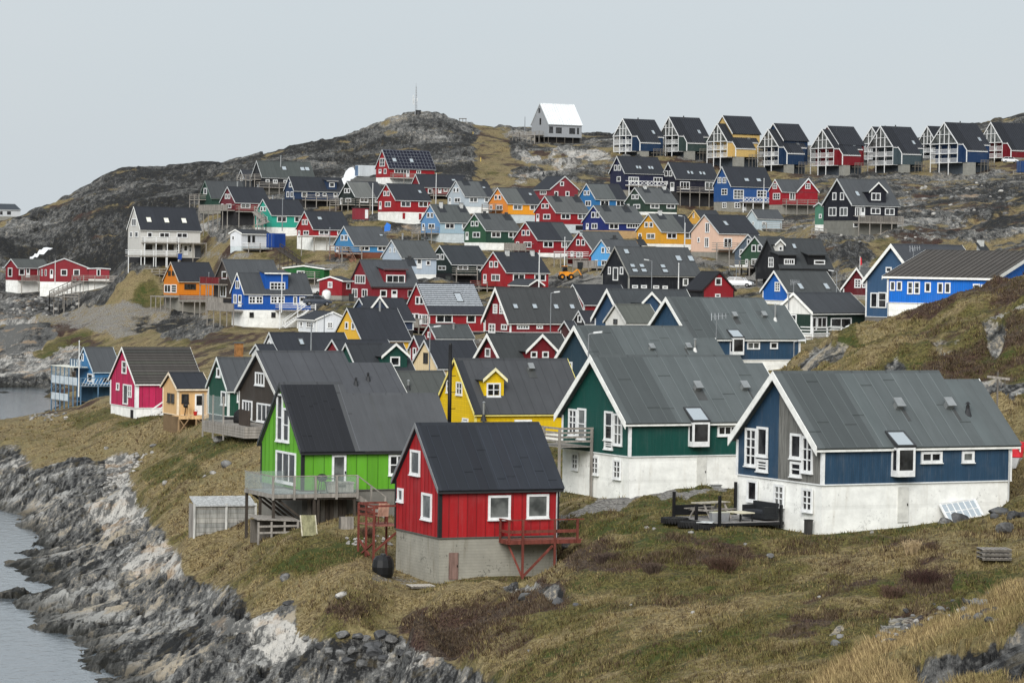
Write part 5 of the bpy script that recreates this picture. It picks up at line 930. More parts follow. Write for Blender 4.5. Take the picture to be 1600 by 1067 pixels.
        # eaves board, corner boards, sill board
        fmt = plain((46, 47, 49), .6) if h.get('trimdark') else bmt
        zf = ze - s.tan * ov
        mb = MB(); s.obx(mb, -gv + .003, S + gv - .003, -ov - .035, -ov + .004, zf - .06, zf + rt * s.cs * .9); mb.build('eaves_board', fmt, root)
        if s.d < 460:
            cm = plain((26, 26, 28), .6) if h.get('trimdark') else (white() if (bc == W_ or h.get('corner')) else bmt); cw_ = .12 if s.d < 300 else .14
            if h.get('corner'): cw_ = .26
            for (a0, t0) in ((0, 0), (S, 0), (0, T_)):
                mb = MB(); e = .055 if big else .04
                s.obx(mb, a0 - (e if a0 == 0 else cw_), a0 + (cw_ if a0 == 0 else e), t0 - (e if t0 == 0 else cw_), t0 + (cw_ if t0 == 0 else e), zw + .01, ze - .03); mb.build('corner_board', cm, root)
            if not h.get('stilt'):
                mb = MB(); s.obx(mb, -.05, S + .05, -.05, T_ + .05, zw - .05, zw + .008); mb.build('sill_board', cm if h.get('trimdark') is None else plain((90, 88, 84), .8), root)
            if h['fc'] != D_ and s.d < 295:
                mb = MB(); a = S * .985; mb.cyl(s.P(a, -ov + .1, zf), s.P(a, -.08, zf - .3), .04, None, 6); mb.cyl(s.P(a, -.08, zf - .3), s.P(a, -.08, .1), .04, None, 6); mb.build('downpipe', plain((180, 182, 182), .5), root)
        # cross gable
        if 'cross' in h: s.cross_gable(*h['cross'])
        for dm in h.get('dorm', []): s.dormer(*dm)
        # openings
        win = h.get('win', [])
        if win == 'std': win = s.std()
        eps = .03 if big else 0.0
        if 'c2' in h: eps = .03
        for w in win: s.window(*w, out0=(.035 if (w[0] == 'g' and 'halfgable' in h) else eps))
        for w in h.get('extra', []): s.window(*w, out0=eps if w[2] < h['yW'] else -.02)
        for q in h.get('sky', []): s.skylight(*q)
        for q in h.get('ch', []): s.chimney(*q)
        for q in h.get('vents', []): s.roof_vent(*q)
        for q in h.get('deck', []): s.deck(*q)
        for q in h.get('stairs', []): s.stairs(*q)
        for q in h.get('bay', []): s.bay(*q)
    def ridge_s(s, px):
        o, r = s.sight(px, s.h['yA']); k = (s.T / 2 - o.y) / r.y; return (o + r * k).x
    def board_faces(s, w, h):
        """wide cladding boards, each a piece of its own"""
        c = h['col']
        rw = paint(tuple(int(v * .8) for v in c)); mats = [paint(tuple(min(255, int(v * j)) for v in c)) for j in (.95, 1.0, 1.04)]
        T_, S = s.T, s.S; k = 0; n = max(3, round(S / w)); ww = S / n
        for k in range(n):
            mb = MB(); s.obx(mb, k * ww + .012, (k + 1) * ww - .012, -.022, .01, s.zw + .01, s.ze - .06); mb.build('wall_board', mats[(k * 7) % 3], s.root)
            if k:
                mb = MB(); s.obx(mb, k * ww - .025, k * ww + .025, -.04, -.0225, s.zw + .01, s.ze - .06); mb.build('batten', rw, s.root)
        n = max(4, round(T_ / w)); ww = T_ / n
        top = lambda t: s.ze + s.tan * min(t, T_ - t) - .06
        for k in range(n):
            t0, t1 = k * ww + .012, (k + 1) * ww - .012; pts = [s.P(-.022, t0, s.zw + .01), s.P(-.022, t1, s.zw + .01), s.P(-.022, t1, top(t1))]
            if t0 < T_ / 2 < t1: pts.append(s.P(-.022, T_ / 2, top(T_ / 2)))
            pts.append(s.P(-.022, t0, top(t0)))
            mb = MB(); mb.prism(pts, s.D(.03, 0, 0)); mb.build('wall_board', mats[(k * 5) % 3], s.root)
            if k:
                t = k * ww; mb = MB(); s.obx(mb, -.04, -.0225, t - .025, t + .025, s.zw + .01, top(t) - .03); mb.build('batten', rw, s.root)
    def std(s):
        h = s.h; L = s.L; gx0, gx1 = (h['xL'], h['xN']) if L else (h['xN'], h['xR']); sx0, sx1 = (h['xN'], h['xR']) if L else (h['xL'], h['xN'])
        gw, sw = gx1 - gx0, sx1 - sx0; xm = (gx0 + gx1) / 2; rise = h['yE'] - h['yA']; wl = max(14, h['yW'] - h['yE']); yu = h['yA'] + .60 * rise
        return [('g', xm - .10 * gw, yu, .15 * gw, .30 * rise, '1x1'), ('g', xm + .10 * gw, yu, .15 * gw, .30 * rise, '1x1'), ('g', gx0 + .14 * gw, h['yE'] + .44 * wl, .13 * gw, .72 * wl, 'd'),
                ('g', gx0 + .58 * gw, h['yE'] + .34 * wl, .34 * gw, .5 * wl, '2x1'), ('n', sx0 + .30 * sw, h['yE'] + .32 * wl, .28 * sw, .52 * wl, '2x1'), ('n', sx0 + .80 * sw, h['yE'] + .33 * wl, .27 * sw, .52 * wl, '2x1')]
    def gable_roof_out(s, root, am, hw, zb, zp, t_front, t_back_e, t_back_r, rcol, bar, ov=.25, fr=.3, bh=.2):
        """small roof whose ridge runs out over the near slope"""
        k = (zp - zb) / hw; c = 1 / math.sqrt(1 + k * k); rt = .12
        for sg in (-1, 1):
            e = am + sg * (hw + ov); ze_ = zb - k * ov; n = s.D(sg * k * c, 0, c)
            p = [s.P(e, t_front - fr, ze_), s.P(am, t_front - fr, zp), s.P(am, t_back_r, zp), s.P(e, t_back_e, ze_)]
            mb = MB(); mb.prism(p, n * rt); mb.build('dormer_roof', felt(rcol, 'y' if s.L else 'x', .9), root)
            y0 = t_front - fr - .04
            q = [s.P(e, y0, ze_ + rt / c), s.P(am, y0, zp + rt / c), s.P(am, y0, zp + rt / c - bh / c), s.P(e, y0, ze_ + rt / c - bh / c)]
            mb = MB(); mb.prism(q, s.D(0, .038, 0)); mb.build('bargeboard', plain(bar, .55, 0, .2, 3), root)
    def cross_gable(s, x0, x1, ya, ye):
        h = s.h; s.xout = .35; o = s.xout
        a0, z_e = s.on('x', x0, ye); a1, _ = s.on('x', x1, ye); am = (a0 + a1) / 2; _, zp = s.on('x', (x0 + x1) / 2, ya)
        hw = (a1 - a0) / 2 - .2; k = (zp - z_e) / ((a1 - a0) / 2); zb = zp - k * hw
        mb = MB(); tb = lambda z: (z - s.ze) / s.tan
        zlow = s.zw if zb < s.ze + .4 or h['key'] == 'S4' else s.ze - .3
        mb.prism([s.P(am - hw, -o, zlow), s.P(am + hw, -o, zlow), s.P(am + hw, -o, zb), s.P(am, -o, zp), s.P(am - hw, -o, zb)], s.D(0, min(s.T / 2, tb(zp)) + o, 0)); w = mb.build('cross_gable', paint(h['col']), s.root)
        s.gable_roof_out(s.root, am, hw, zb, zp, -o, tb(zb - k * .25) + .3, min(s.T / 2, tb(zp)) + .3, h['roof'], h.get('bar', W_), bh=.24)
    def dormer(s, kind, x0, x1, yt, yb, win, col=None):
        h = s.h
        xm = (x0 + x1) / 2; a, t, z = s.on('r', xm, yb); m = s.px
        a0, _, _ = s.on('r', x0, yb); a1, _, _ = s.on('r', x1, yb); hw = (a1 - a0) / 2; tf = t
        zb = z - .15; ztop = z + (yb - yt) * m                                  # front wall rises from the roof at (tf)
        col = col or (win[5] if len(win) > 5 else h['col']); wm = paint(col, .17, True) if 'horiz' in h else paint(col)
        tb = lambda zz: (zz - s.ze) / s.tan
        o = s.P(0, tf, 0); fr = (o, s.D(1, 0, 0), s.D(0, -1, 0))
        if kind == 'gable':
            zsh = ztop - hw * .85; zsh = max(zsh, z + (ztop - z) * .55)
            mb = MB(); mb.prism([s.P(a - hw, tf, zb), s.P(a + hw, tf, zb), s.P(a + hw, tf, zsh), s.P(a, tf, ztop), s.P(a - hw, tf, zsh)], s.D(0, tb(ztop) - tf - .05, 0)); dm = mb.build('dormer', wm, s.root)
            s.gable_roof_out(dm, a, hw, zsh, ztop, tf, tb(zsh) + .1, tb(ztop) + .15, h['roof'], W_ if h['key'] != 'M8' else (238, 232, 190), ov=.2, fr=.25, bh=.2)
        else:
            mb = MB(); tb1 = min(tb(ztop + .35), s.T / 2 - .05); zb1 = ztop + .35
            mb.prism([s.P(a - hw, tf, zb), s.P(a - hw, tf, ztop), s.P(a - hw, tb1, zb1), s.P(a - hw, tb1, zb1 - .4)], s.D(2 * hw, 0, 0)); dm = mb.build('dormer', wm, s.root)
            k = (zb1 - ztop) / (tb1 - tf); p = [s.P(a - hw - .25, tf - .35, ztop - k * .35), s.P(a - hw - .25, tb1 + .3, zb1 + k * .3), s.P(a - hw - .25, tb1 + .3, zb1 + k * .3 + .12), s.P(a - hw - .25, tf - .35, ztop - k * .35 + .12)]
            mb = MB(); mb.prism(p, s.D(2 * hw + .5, 0, 0)); mb.build('dormer_roof', felt(h['roof'], s.ax, .9), dm)
            mb = MB(); s.obx(mb, a - hw - .25, a + hw + .25, tf - .39, tf - .353, ztop - k * .35 - .05, ztop - k * .35 + .14); mb.build('fascia', plain(h.get('bar', (150, 150, 150)), .6), dm)
        wx, wy, ww, wh, pat = win[:5]
        o_, r_ = s.sight(wx, wy); kk = (tf - o_.y) / r_.y; pz = o_ + r_ * kk
        hwx = ww * m / max(.55, abs(s.h['av'].x)) / 2
        hwx = min(hwx, hw * .9); pz.x = min(max(pz.x, a - hw + hwx * 1.05), a + hw - hwx * 1.05)
        s.window_at('dorm', pz.x, pz.z, hwx, wh * m / 2, pat, '', .002, dm, frame=fr)
    def bay(s, x0, x1, y0, y1, ysky):
        """boxed out window with its own glass roof"""
        a0, z0 = s.on('n', x0, y1); a1, _ = s.on('n', x1, y1); _, z1 = s.on('n', (x0 + x1) / 2, y0); out = .55
        mb = MB(); s.obx(mb, a0, a1, -out, .02, z0 - .12, z0 + .18); ob = mb.build('bay_window', white(), s.root)
        f = .11
        mb = MB()
        for a in (a0, a1 - f): s.obx(mb, a, a + f, -out, -out + f, z0 + .18, z1); s.obx(mb, a, a + f, -.1, .02, z0 + .18, z1)
        s.obx(mb, a0, a1, -out, -out + f, z1, z1 + f); s.obx(mb, a0, a0 + f, -out + f, 0, z1, z1 + f); s.obx(mb, a1 - f, a1, -out + f, 0, z1, z1 + f)
        mb.build('frame', white(), ob)
        mb = MB(); s.obx(mb, a0 + f, a1 - f, -out + .03, -out + .05, z0 + .18, z1); mb.build('pane', glass('dark'), ob)
        for a in (a0 + .04, a1 - .06):
            mb = MB(); s.obx(mb, a, a + .02, -out + f, -.1, z0 + .18, z1); mb.build('pane', glass('dark'), ob)
        # glass slope running up onto the roof
        _, t, z = s.on('r', (x0 + x1) / 2, ysky)
        n = s.D(0, -s.sn, s.cs); A = s.P(0, t, z) + n * (s.rt + .03); B = s.P(0, -out, z1 + f + .05)
        up = (A - B); up = up - s.D(1, 0, 0) * up.dot(s.D(1, 0, 0)); ln = up.length; up.normalize(); u = s.D(1, 0, 0); nn = u.cross(up) if s.L else up.cross(u)
        if nn.z < 0: nn = -nn
        C = B + up * ln / 2 + s.P((a0 + a1) / 2, 0, 0); hw = (a1 - a0) / 2 + .04
        mb = MB(); fr = .08
        for q in (-1, 1): mb.obox(C + u * q * (hw - fr / 2), u * fr / 2, up * ln / 2, nn * .07); mb.obox(C + up * q * (ln / 2 - fr / 2), u * (hw - fr), up * fr / 2, nn * .07)
        mb.build('skylight_frame', plain((60, 62, 64), .5), ob)
        mb = MB(); mb.obox(C + nn * .03, u * (hw - fr), up * (ln / 2 - fr), nn * .012); mb.build('roof_pane', glass('sky'), ob)
        for a in (a0, a1 - .06):                       # cheeks under the glass slope
            mb = MB(); mb.prism([s.P(a, -out + .02, z1 + f), s.P(a, .3, z1 + f), s.P(a, max(.35, t), z)], s.D(.06, 0, 0)); mb.build('cheek', plain((90, 92, 94), .6), ob)
def scale_rgb(c, k): return tuple(int(min(255, v * k)) for v in c)
HB = {}
for k, h in HS.items():
    HB[k] = House(h); HB[k].build()
# ------------------------------------------------------------------ terraces along the skyline: open timber balconies in the gable, lean-to on the near side
TER = [  # left, near, right, apex, eave, balcony bottom, ground, colour, label, second block lift (pixels)
    (959, 987, 1036, 185.5, 214, 236, 246, (24, 50, 80), 'dark blue terrace house with a white balcony lattice, leftmost on the skyline', 0, 800),
    (1030, 1060, 1107, 182.6, 214, 236, 247, (50, 66, 64), 'grey green terrace house on the skyline between the leftmost blue and the yellow one', 0, 800),
    (1105, 1136, 1184, 193, 223, 245, 268, (200, 170, 106), 'yellow terrace house with white balcony lattice on tall stilts, on the skyline', 13, 790),
    (1184, 1216, 1259, 202, 231, 257, 275, (22, 48, 78), 'dark blue terrace house right of the yellow one on the skyline', 10, 785),
    (1266.5, 1302.5, 1347, 202, 233.5, 258, 278, (118, 20, 32), 'dark red terrace house with white balcony lattice on the skyline', 6, 780),
    (1356, 1395, 1442, 197, 231.5, 257, 276, (66, 80, 86), 'slate grey terrace house with white balcony lattice on the skyline', 0, 780),
    (1454, 1496, 1546, 191, 226.5, 253.5, 276, (24, 52, 88), 'dark blue terrace house with a long ribbed roof, nearest the right end of the skyline', 0, 770)]
class Terrace(House):
    def make(s, yb, yg, lift):
        h = s.h; S, T_, ze, zr = s.S, s.T, s.ze, s.zr; root = s.root; col = paint(h['col']); wt_ = white(); px = s.px
        zb = s.zw                                            # lowest balcony floor
        zg = -3.0; fl = max(1.8, (ze - zb) * .5)
        b0 = 1.5                                             # depth of the open balcony zone
        mb = MB(); mb.prism([s.P(b0, 0, zb), s.P(b0, T_, zb), s.P(b0, T_, ze), s.P(b0, T_ / 2, zr - .05), s.P(b0, 0, ze)], s.D(S - b0, 0, 0)); mb.build('wall', col, root)
        mb = MB(); mb.prism([s.P(0, 0, zb), s.P(b0 - .002, 0, zb), s.P(b0 - .002, 0, ze - .05), s.P(0, 0, ze - .05)], s.D(0, .12, 0)); mb.build('side_screen', col, root)
        lw, l0, l1 = 1.75, 1.3, S * .80
        ov = .15; tan = s.tan
        zl = ze - tan * lw
        mb = MB(); mb.prism([s.P(l0, -.001, zb), s.P(l0, -lw, zb), s.P(l0, -lw, zl), s.P(l0, -.001, ze - .02)], s.D(l1 - l0, 0, 0)); mb.build('lean_to', col, root)
        cm = concrete((138, 138, 132), 1.25, .4)
        mb = MB(); s.obx(mb, b0 + .6, S, .1, T_, zg, zb - .002); mb.build('foundation', plain((70, 78, 86), .85), root)
        mb = MB(); s.obx(mb, l0 + .2, l1 * .55, -lw + .05, -.05, zg, zb - .003); mb.build('foundation', cm, root)
        # roof: ribbed sheet, lower in front of the lean-to
        rc = (44, 47, 53); n = s.D(0, -s.sn, s.cs); up = s.D(0, s.cs, s.sn); u = s.D(1, 0, 0)
        def plane(a0, a1, te, sg, name='roof', off=0, zz=0):
            t_e = te if sg > 0 else T_ - te; z_e = ze + tan * te; nn = s.D(0, -s.sn * sg, s.cs)
            q = [s.P(a0, t_e + off, z_e + zz), s.P(a0, T_ / 2 + off, zr + zz), s.P(a0, T_ / 2 + off, zr + zz + s.rt / s.cs), s.P(a0, t_e + off, z_e + zz) + nn * s.rt]
            mb = MB(); mb.prism(q, s.D(a1 - a0, 0, 0)); r = mb.build(name, felt(rc, s.ax, 50.0), root)
            if sg > 0:
                mb = MB(); ln = (T_ / 2 - te) / s.cs; E = s.P(0, t_e + off, z_e + zz) + nn * s.rt; k = a0 + .25
                while k < a1: mb.obox(E + u * k + up * ln / 2 + nn * .03, u * .035, up * (ln / 2 - .02), nn * .03); k += .62
                o = mb.build('roof_ribs', felt((40, 43, 49), s.ax, 50.0), root); o['kind'] = 'stuff'
            return r
        plane(-.15, l0, -ov, 1); plane(l0 + .002, l1, -lw - ov, 1); plane(l1 + .002, S + .15, -ov, 1); plane(-.15, S + .15, -ov, -1)
        if lift:
            zz = lift * px; off = .9
            mb = MB(); mb.prism([s.P(2.2, off + .1, zb), s.P(2.2, T_ + off, zb), s.P(2.2, T_ + off, ze + zz), s.P(2.2, T_ / 2 + off, zr + zz - .05), s.P(2.2, off + .1, ze + zz)], s.D(S - 2.2 + 1.2, 0, 0)); mb.build('rear_wall', col, root)
            plane(1.9, S + 1.5, -ov, 1, 'rear_roof', off, zz); plane(1.9, S + 1.5, -ov, -1, 'rear_roof', off, zz)
            for near in (1, -1):
                te = -ov if near > 0 else T_ + ov; mb = MB(); q = [s.P(1.84, te + off, ze - tan * ov + zz + .25), s.P(1.84, T_ / 2 + off, zr + zz + .28), s.P(1.84, T_ / 2 + off, zr + zz - .08), s.P(1.84, te + off, ze - tan * ov + zz - .1)]
                mb.prism(q, s.D(.05, 0, 0)); mb.build('bargeboard', wt_, root)
        for near in (1, -1):
            te = -ov if near > 0 else T_ + ov; z_e = ze - tan * ov; t2 = T_ / 2
            mb = MB(); mb.prism([s.P(-.21, te, z_e + .28), s.P(-.21, t2, zr + .3), s.P(-.21, t2, zr - .12), s.P(-.21, te, z_e - .1)], s.D(.055, 0, 0)); mb.build('bargeboard', wt_, root)
        mb = MB(); mb.prism([s.P(l0 - .06, -lw - ov, zl - tan * ov + .3), s.P(l0 - .06, -ov, ze - tan * ov + .3), s.P(l0 - .06, -ov, ze - tan * ov), s.P(l0 - .06, -lw - ov, zl - tan * ov - .02)], s.D(.05, 0, 0)); mb.build('bargeboard', wt_, root)
        mb = MB(); s.obx(mb, l0, l1 + .02, -lw - ov - .05, -lw - ov, zl - tan * ov - .12, zl - tan * ov + .2); mb.build('eaves_board', wt_, root)
        mb = MB(); s.obx(mb, l1 + .01, S + .15, -ov - .05, -ov, ze - tan * ov - .12, ze - tan * ov + .2); s.obx(mb, -.15, l0 - .07, -ov - .05, -ov, ze - tan * ov - .1, ze - tan * ov + .2); mb.build('eaves_board', wt_, root)
        mb = MB(); s.obx(mb, l0 - .05, l0 + .14, -lw - .05, -lw + .14, zb, zl - .02); mb.build('corner_board', wt_, root)
        # balcony lattice
        cols = 3; top = lambda t: ze + tan * min(t, T_ - t) - .12
        for k in range(cols + 1):
            t = T_ * k / cols; t = min(max(t, .08), T_ - .08); mb = MB(); mb.bar(s.P(-.02, t, zg if k else zb - .1), s.P(-.02, t, top(t)), .15); mb.build('post', wt_, root)
        mb = MB(); mb.bar(s.P(-.02, T_ / 2, ze + .02), s.P(-.02, T_ / 2, zr - .15), .14); mb.build('mullion', wt_, root)
        for zf in (zb, zb + fl):
            mb = MB(); s.obx(mb, -.05, b0 - .01, .13, T_ - .02, zf - .16, zf); mb.build('balcony_floor', wt_, root)
            mb = MB(); mb.bar(s.P(-.06, .05, zf + .95), s.P(-.06, T_ - .05, zf + .95), .09); k = .15
            while k < T_ - .1: mb.bar(s.P(-.05, k, zf + .02), s.P(-.05, k, zf + .92), .06); k += .42
            mb.build('railing', wt_, root)
        mb = MB(); mb.bar(s.P(-.04, .05, ze + .1), s.P(-.04, T_ - .05, ze + .1), .18); zq = ze + (zr - ze) * .45; q = (zq - ze) / tan
        mb.bar(s.P(-.04, q, zq), s.P(-.04, T_ - q, zq), .12); mb.build('gable_rail', wt_, root)
        mb = MB(); q1 = (ze + .22 - ze) / tan; mb.prism([s.P(.08, q1, ze + .22), s.P(.08, T_ - q1, ze + .22), s.P(.08, T_ / 2, zr - .2)], s.D(.02, 0, 0)); mb.build('gable_pane', glass('curtain'), root)
        for zf in (zb, zb + fl):
            for k in range(3):
                t = T_ * (k + .5) / 3; s.window_at('b', t, zf + fl * .45, .55, fl * .40, 'd' if k == 1 else '1x1', '', 0, root, frame=(s.P(b0, 0, 0), s.D(0, 1, 0), s.D(-1, 0, 0)))
        # skylight and vents
        xs, ys = h['xN'] + (h['xR'] - h['xN']) * .68, h['yA'] + (h['yE'] - h['yA']) * .78
        s.skylight(xs, ys, 4.5, 6)
        mb = MB(); mb.cyl(s.P(S * .45, T_ * .45, zr - .3), s.P(S * .45, T_ * .45, zr + .55), .16); mb.build('roof_vent', plain((60, 62, 66), .5), root)
        gw = wood((120, 116, 108)); mb = MB(); zf = zb - .4
        s.obx(mb, l1 * .62, l1 + 1.2, -lw - 1.4, -lw - .05, zf - .12, zf)
        for k in range(5):
            a = l1 * .62 + (l1 * .38 + 1.2) * k / 4; mb.bar(s.P(a, -lw - 1.35, zg), s.P(a, -lw - 1.35, zf + 1.0), .09)
        for z in (.4, .7, 1.0): mb.bar(s.P(l1 * .62, -lw - 1.35, zf + z), s.P(l1 + 1.2, -lw - 1.35, zf + z), .05, .1)
        mb.build('entrance_deck', gw, root)
for (xL, xN, xR, yA, yE, yb, yg, col, lab, lift, d) in TER:
    h = dict(key='T', name='terrace_house', label=lab, kind='L', d=d, th=28, xL=xL, xN=xN, xR=xR, yA=yA, yE=yE, yW=yb, yB=yg, col=col, roof=(44, 47, 53), group='terrace houses on the skyline')
    solve(h); t = Terrace(h); t.root.name = 'terrace_house'; t.root['category'] = 'house'; t.make(yb, yg, lift)
# the red one at the picture's right edge, set back, and the lattice gables peeping out from the row behind
for args in [('red terrace house cut by the right edge of the skyline', 1530, 1566, 1640, 191, 225, 246, 256, (110, 20, 32), 800),]:
    lab, xL, xN, xR, yA, yE, yb, yg, col, d = args
    h = dict(key='T', name='terrace_house', label=lab, kind='L', d=d, th=28, xL=xL, xN=xN, xR=xR, yA=yA, yE=yE, yW=yb, yB=yg, col=col, roof=(44, 47, 53), group='terrace houses on the skyline'); solve(h); t = Terrace(h); t.root['category'] = 'house'; t.make(yb, yg, 0)
for i, (xL, xN, xR, yA, yE) in enumerate([(1346, 1378, 1420, 198, 226), (1433, 1464, 1510, 197, 227)]):
    h = dict(key='T', name='terrace_house', label=['white latticed gable just showing behind the slate grey terrace house', 'white latticed gable just showing behind the nearest dark blue terrace house'][i], kind='L', d=840, th=28, xL=xL, xN=xN, xR=xR, yA=yA, yE=yE, yW=yE + 22, yB=yE + 30, col=(60, 70, 80), roof=(44, 47, 53), group='terrace houses on the skyline'); solve(h); t = Terrace(h); t.root['category'] = 'house'; t.make(0, 0, 0)
# ------------------------------------------------------------------ decks and things round the near houses
def onz(hb, px, py, z):
    o, r = hb.sight(px, py); k = (z - o.z) / r.z; return o + r * k
def toworld(hb, s, t, z): return hb.h['N'] + hb.h['sv'] * s + hb.h['tv'] * t + Vector((0, 0, z))
def gz_local(hb, s, t):
    w = toworld(hb, s, t, 0); return ground(w.x, w.y) - hb.h['N'].z
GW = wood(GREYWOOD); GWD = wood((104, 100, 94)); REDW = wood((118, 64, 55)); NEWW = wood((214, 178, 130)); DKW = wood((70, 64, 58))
def planks(hb, root, name, s0, s1, t0, t1, z, mat, along='s', w=.16, th=.05):
    """deck boards laid side by side, joined: too narrow to pick apart"""
    mb = MB(); a, b = (t0, t1) if along == 's' else (s0, s1); n = max(2, int((b - a) / w)); w = (b - a) / n
    for k in range(n):
        dz = .004 * (k % 3)
        if along == 's': hb.obx(mb, s0, s1, a + k * w + .006, a + (k + 1) * w - .006, z - th, z + dz - .008)
        else: hb.obx(mb, a + k * w + .006, a + (k + 1) * w - .006, t0, t1, z - th, z + dz - .008)
    return mb.build(name, mat, root)
def part(root, name, mat, *bars):
    mb = MB()
    for (p, q, w, *hh) in bars: mb.bar(p, q, w, *(hh[:1]))
    return mb.build(name, mat, root)
# --- lime green house: deck with glass rail, bbq, chest, stairs
hb = HB['M6']; z = hb.zw - .06; R_ = hb.root
dl = onz(hb, 386, 764, z); dc = onz(hb, 437, 782, z); dr = onz(hb, 565, 776, z)
s0, t0, s1 = max(dc.x, -2.4), max(dc.y, -1.9), dr.x + .7
t1 = 1.0
while t1 < 7 and proj(toworld(hb, s0, t1, z))[0] > 383: t1 += .1
dk = thing('timber_deck', 'grey timber deck with glass railing wrapped round the lime green house', 'deck', hb.h['N'], math.radians(hb.h['th']))
mat_g = wood((160, 162, 162))
planks(hb, dk, 'deck_floor', s0, -.08, t0, t1, z, mat_g, 't'); planks(hb, dk, 'deck_floor', -.075, s1, t0, -.08, z, mat_g, 't')
P = hb.P
part(dk, 'edge_board', GW, (P(s0, t0, z - .1), P(s1, t0, z - .1), .05, .22)); part(dk, 'edge_board', GW, (P(s0, t0, z - .1), P(s0, t1, z - .1), .05, .22))
xs = [s0 + (s1 - s0) * k / 4 for k in range(5)]
for a in xs: part(dk, 'post', GW, (P(a, t0 - .03, z - .3), P(a, t0 - .03, z + 1.0), .11))
part(dk, 'handrail', GW, (P(s0, t0 - .03, z + 1.0), P(s1, t0 - .03, z + 1.0), .07, .05)); part(dk, 'handrail', GW, (P(s0, t0, z + 1.0), P(s0, t1, z + 1.0), .05, .05))
for k in range(4):
    mb = MB(); hb.obx(mb, xs[k] + .08, xs[k + 1] - .08, t0 - .04, t0 - .025, z + .06, z + .95); mb.build('glass_panel', glass('clear'), dk)
for k in range(3):
    a, b = t0 + (t1 - t0) * k / 3, t0 + (t1 - t0) * (k + 1) / 3
    mb = MB(); hb.obx(mb, s0 - .01, s0 + .008, a + .05, b - .05, z + .04, z + .97); mb.build('glass_panel', glass('clear'), dk)
mb = MB(); hb.obx(mb, s0 + .05, 0, t1 - .008, t1 + .008, z + .04, z + .97); mb.build('glass_panel', glass('clear'), dk)
for k, (a, t) in enumerate([(s0 + .1, t0 + .15), (s0 + .1, (t0 + t1) / 2), (s0 + .1, t1 - .1), ((s0 + s1) / 2, t0 + .15), (s1 - .1, t0 + .15), (.3, t0 + .15)]):
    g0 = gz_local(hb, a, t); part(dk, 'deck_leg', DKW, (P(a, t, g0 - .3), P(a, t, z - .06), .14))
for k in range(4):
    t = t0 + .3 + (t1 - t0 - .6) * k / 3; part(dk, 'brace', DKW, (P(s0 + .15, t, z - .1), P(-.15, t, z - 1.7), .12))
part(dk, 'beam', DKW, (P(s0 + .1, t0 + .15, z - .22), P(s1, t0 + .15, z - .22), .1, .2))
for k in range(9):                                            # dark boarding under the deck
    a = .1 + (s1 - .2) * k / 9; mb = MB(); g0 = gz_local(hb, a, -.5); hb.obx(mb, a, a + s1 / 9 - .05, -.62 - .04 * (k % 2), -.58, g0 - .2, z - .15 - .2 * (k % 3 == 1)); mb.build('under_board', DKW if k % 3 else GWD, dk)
N_ = 6                                                          # stairs down to the right
for k in range(N_):
    a = s1 + .28 * (k + .5); mb = MB(); hb.obx(mb, a - .15, a + .15, t0 + .1, -.12, z - .2 * (k + 1), z - .2 * (k + 1) + .05); mb.build('stair_tread', GW, dk)
for t in (t0 + .1, -.15): part(dk, 'stringer', GW, (P(s1, t, z - .15), P(s1 + 1.75, t, z - 1.35), .05, .25))
part(dk, 'handrail', GW, (P(s1, t0 + .05, z + 1.0), P(s1 + 1.75, t0 + .05, z - .25), .05, .06)); part(dk, 'post', GW, (P(s1 + 1.7, t0 + .05, z - 1.5), P(s1 + 1.7, t0 + .05, z - .25), .09)); part(dk, 'post', GW, (P(s1 + .85, t0 + .05, z - .9), P(s1 + .85, t0 + .05, z + .4), .09))
def lathe(pts, n=16):
    mb = MB(); vs = []; fs = []
    for (r, zz) in pts: vs += [(r * math.cos(2 * math.pi * k / n), r * math.sin(2 * math.pi * k / n), zz) for k in range(n)]
    m = len(pts)
    for i in range(m - 1):
        for k in range(n): fs.append((i * n + k, i * n + (k + 1) % n, (i + 1) * n + (k + 1) % n, (i + 1) * n + k))
    fs.append(tuple(range(n - 1, -1, -1))); fs.append(tuple(range((m - 1) * n, m * n))); mb.add(vs, fs); return mb
BLK = plain((26, 27, 29), .45, .2, .2)
w = toworld(hb, .75, t0 + .75, z); bbq = thing('kettle_barbecue', 'black kettle barbecue on the deck of the lime green house', 'barbecue', w)
lathe([(.05, .62), (.2, .66), (.29, .78), (.3, .84), (.28, .94), (.18, 1.03), (.04, 1.06)]).build('bowl', BLK, bbq, True)
for k in range(3):
    c, s_ = math.cos(k * 2.09 + .4), math.sin(k * 2.09 + .4); part(bbq, 'leg', BLK, (Vector((c * .32, s_ * .32, 0)), Vector((c * .16, s_ * .16, .68)), .035))
part(bbq, 'side_shelf', BLK, (Vector((.3, 0, .8)), Vector((.75, 0, .8)), .35, .04))
w = toworld(hb, 2.05, t0 + 1.0, z); gb = thing('gas_bottle', 'small white gas bottle beside the barbecue', 'gas bottle', w)
lathe([(.15, 0), (.16, .05), (.16, .42), (.12, .52), (.05, .56)]).build('body', plain((225, 226, 222), .4), gb, True); lathe([(.07, .56), (.07, .64), (.03, .68)]).build('valve', plain((90, 90, 90), .4, .6), gb)
w = toworld(hb, s1 - .75, t0 + .8, z); ch = thing('storage_chest', 'pale storage chest at the stair end of the lime house deck', 'chest', w, math.radians(hb.h['th']))
mb = MB(); mb.box((-.7, -.35, .03), (.7, .35, .52)); mb.build('box', wood((190, 186, 176)), ch); mb = MB(); mb.box((-.74, -.39, .522), (.74, .39, .6)); mb.build('lid', wood((176, 172, 164)), ch); mb = MB(); mb.box((-.2, -.42, .36), (.2, -.352, .44)); mb.build('handle', GWD, ch)
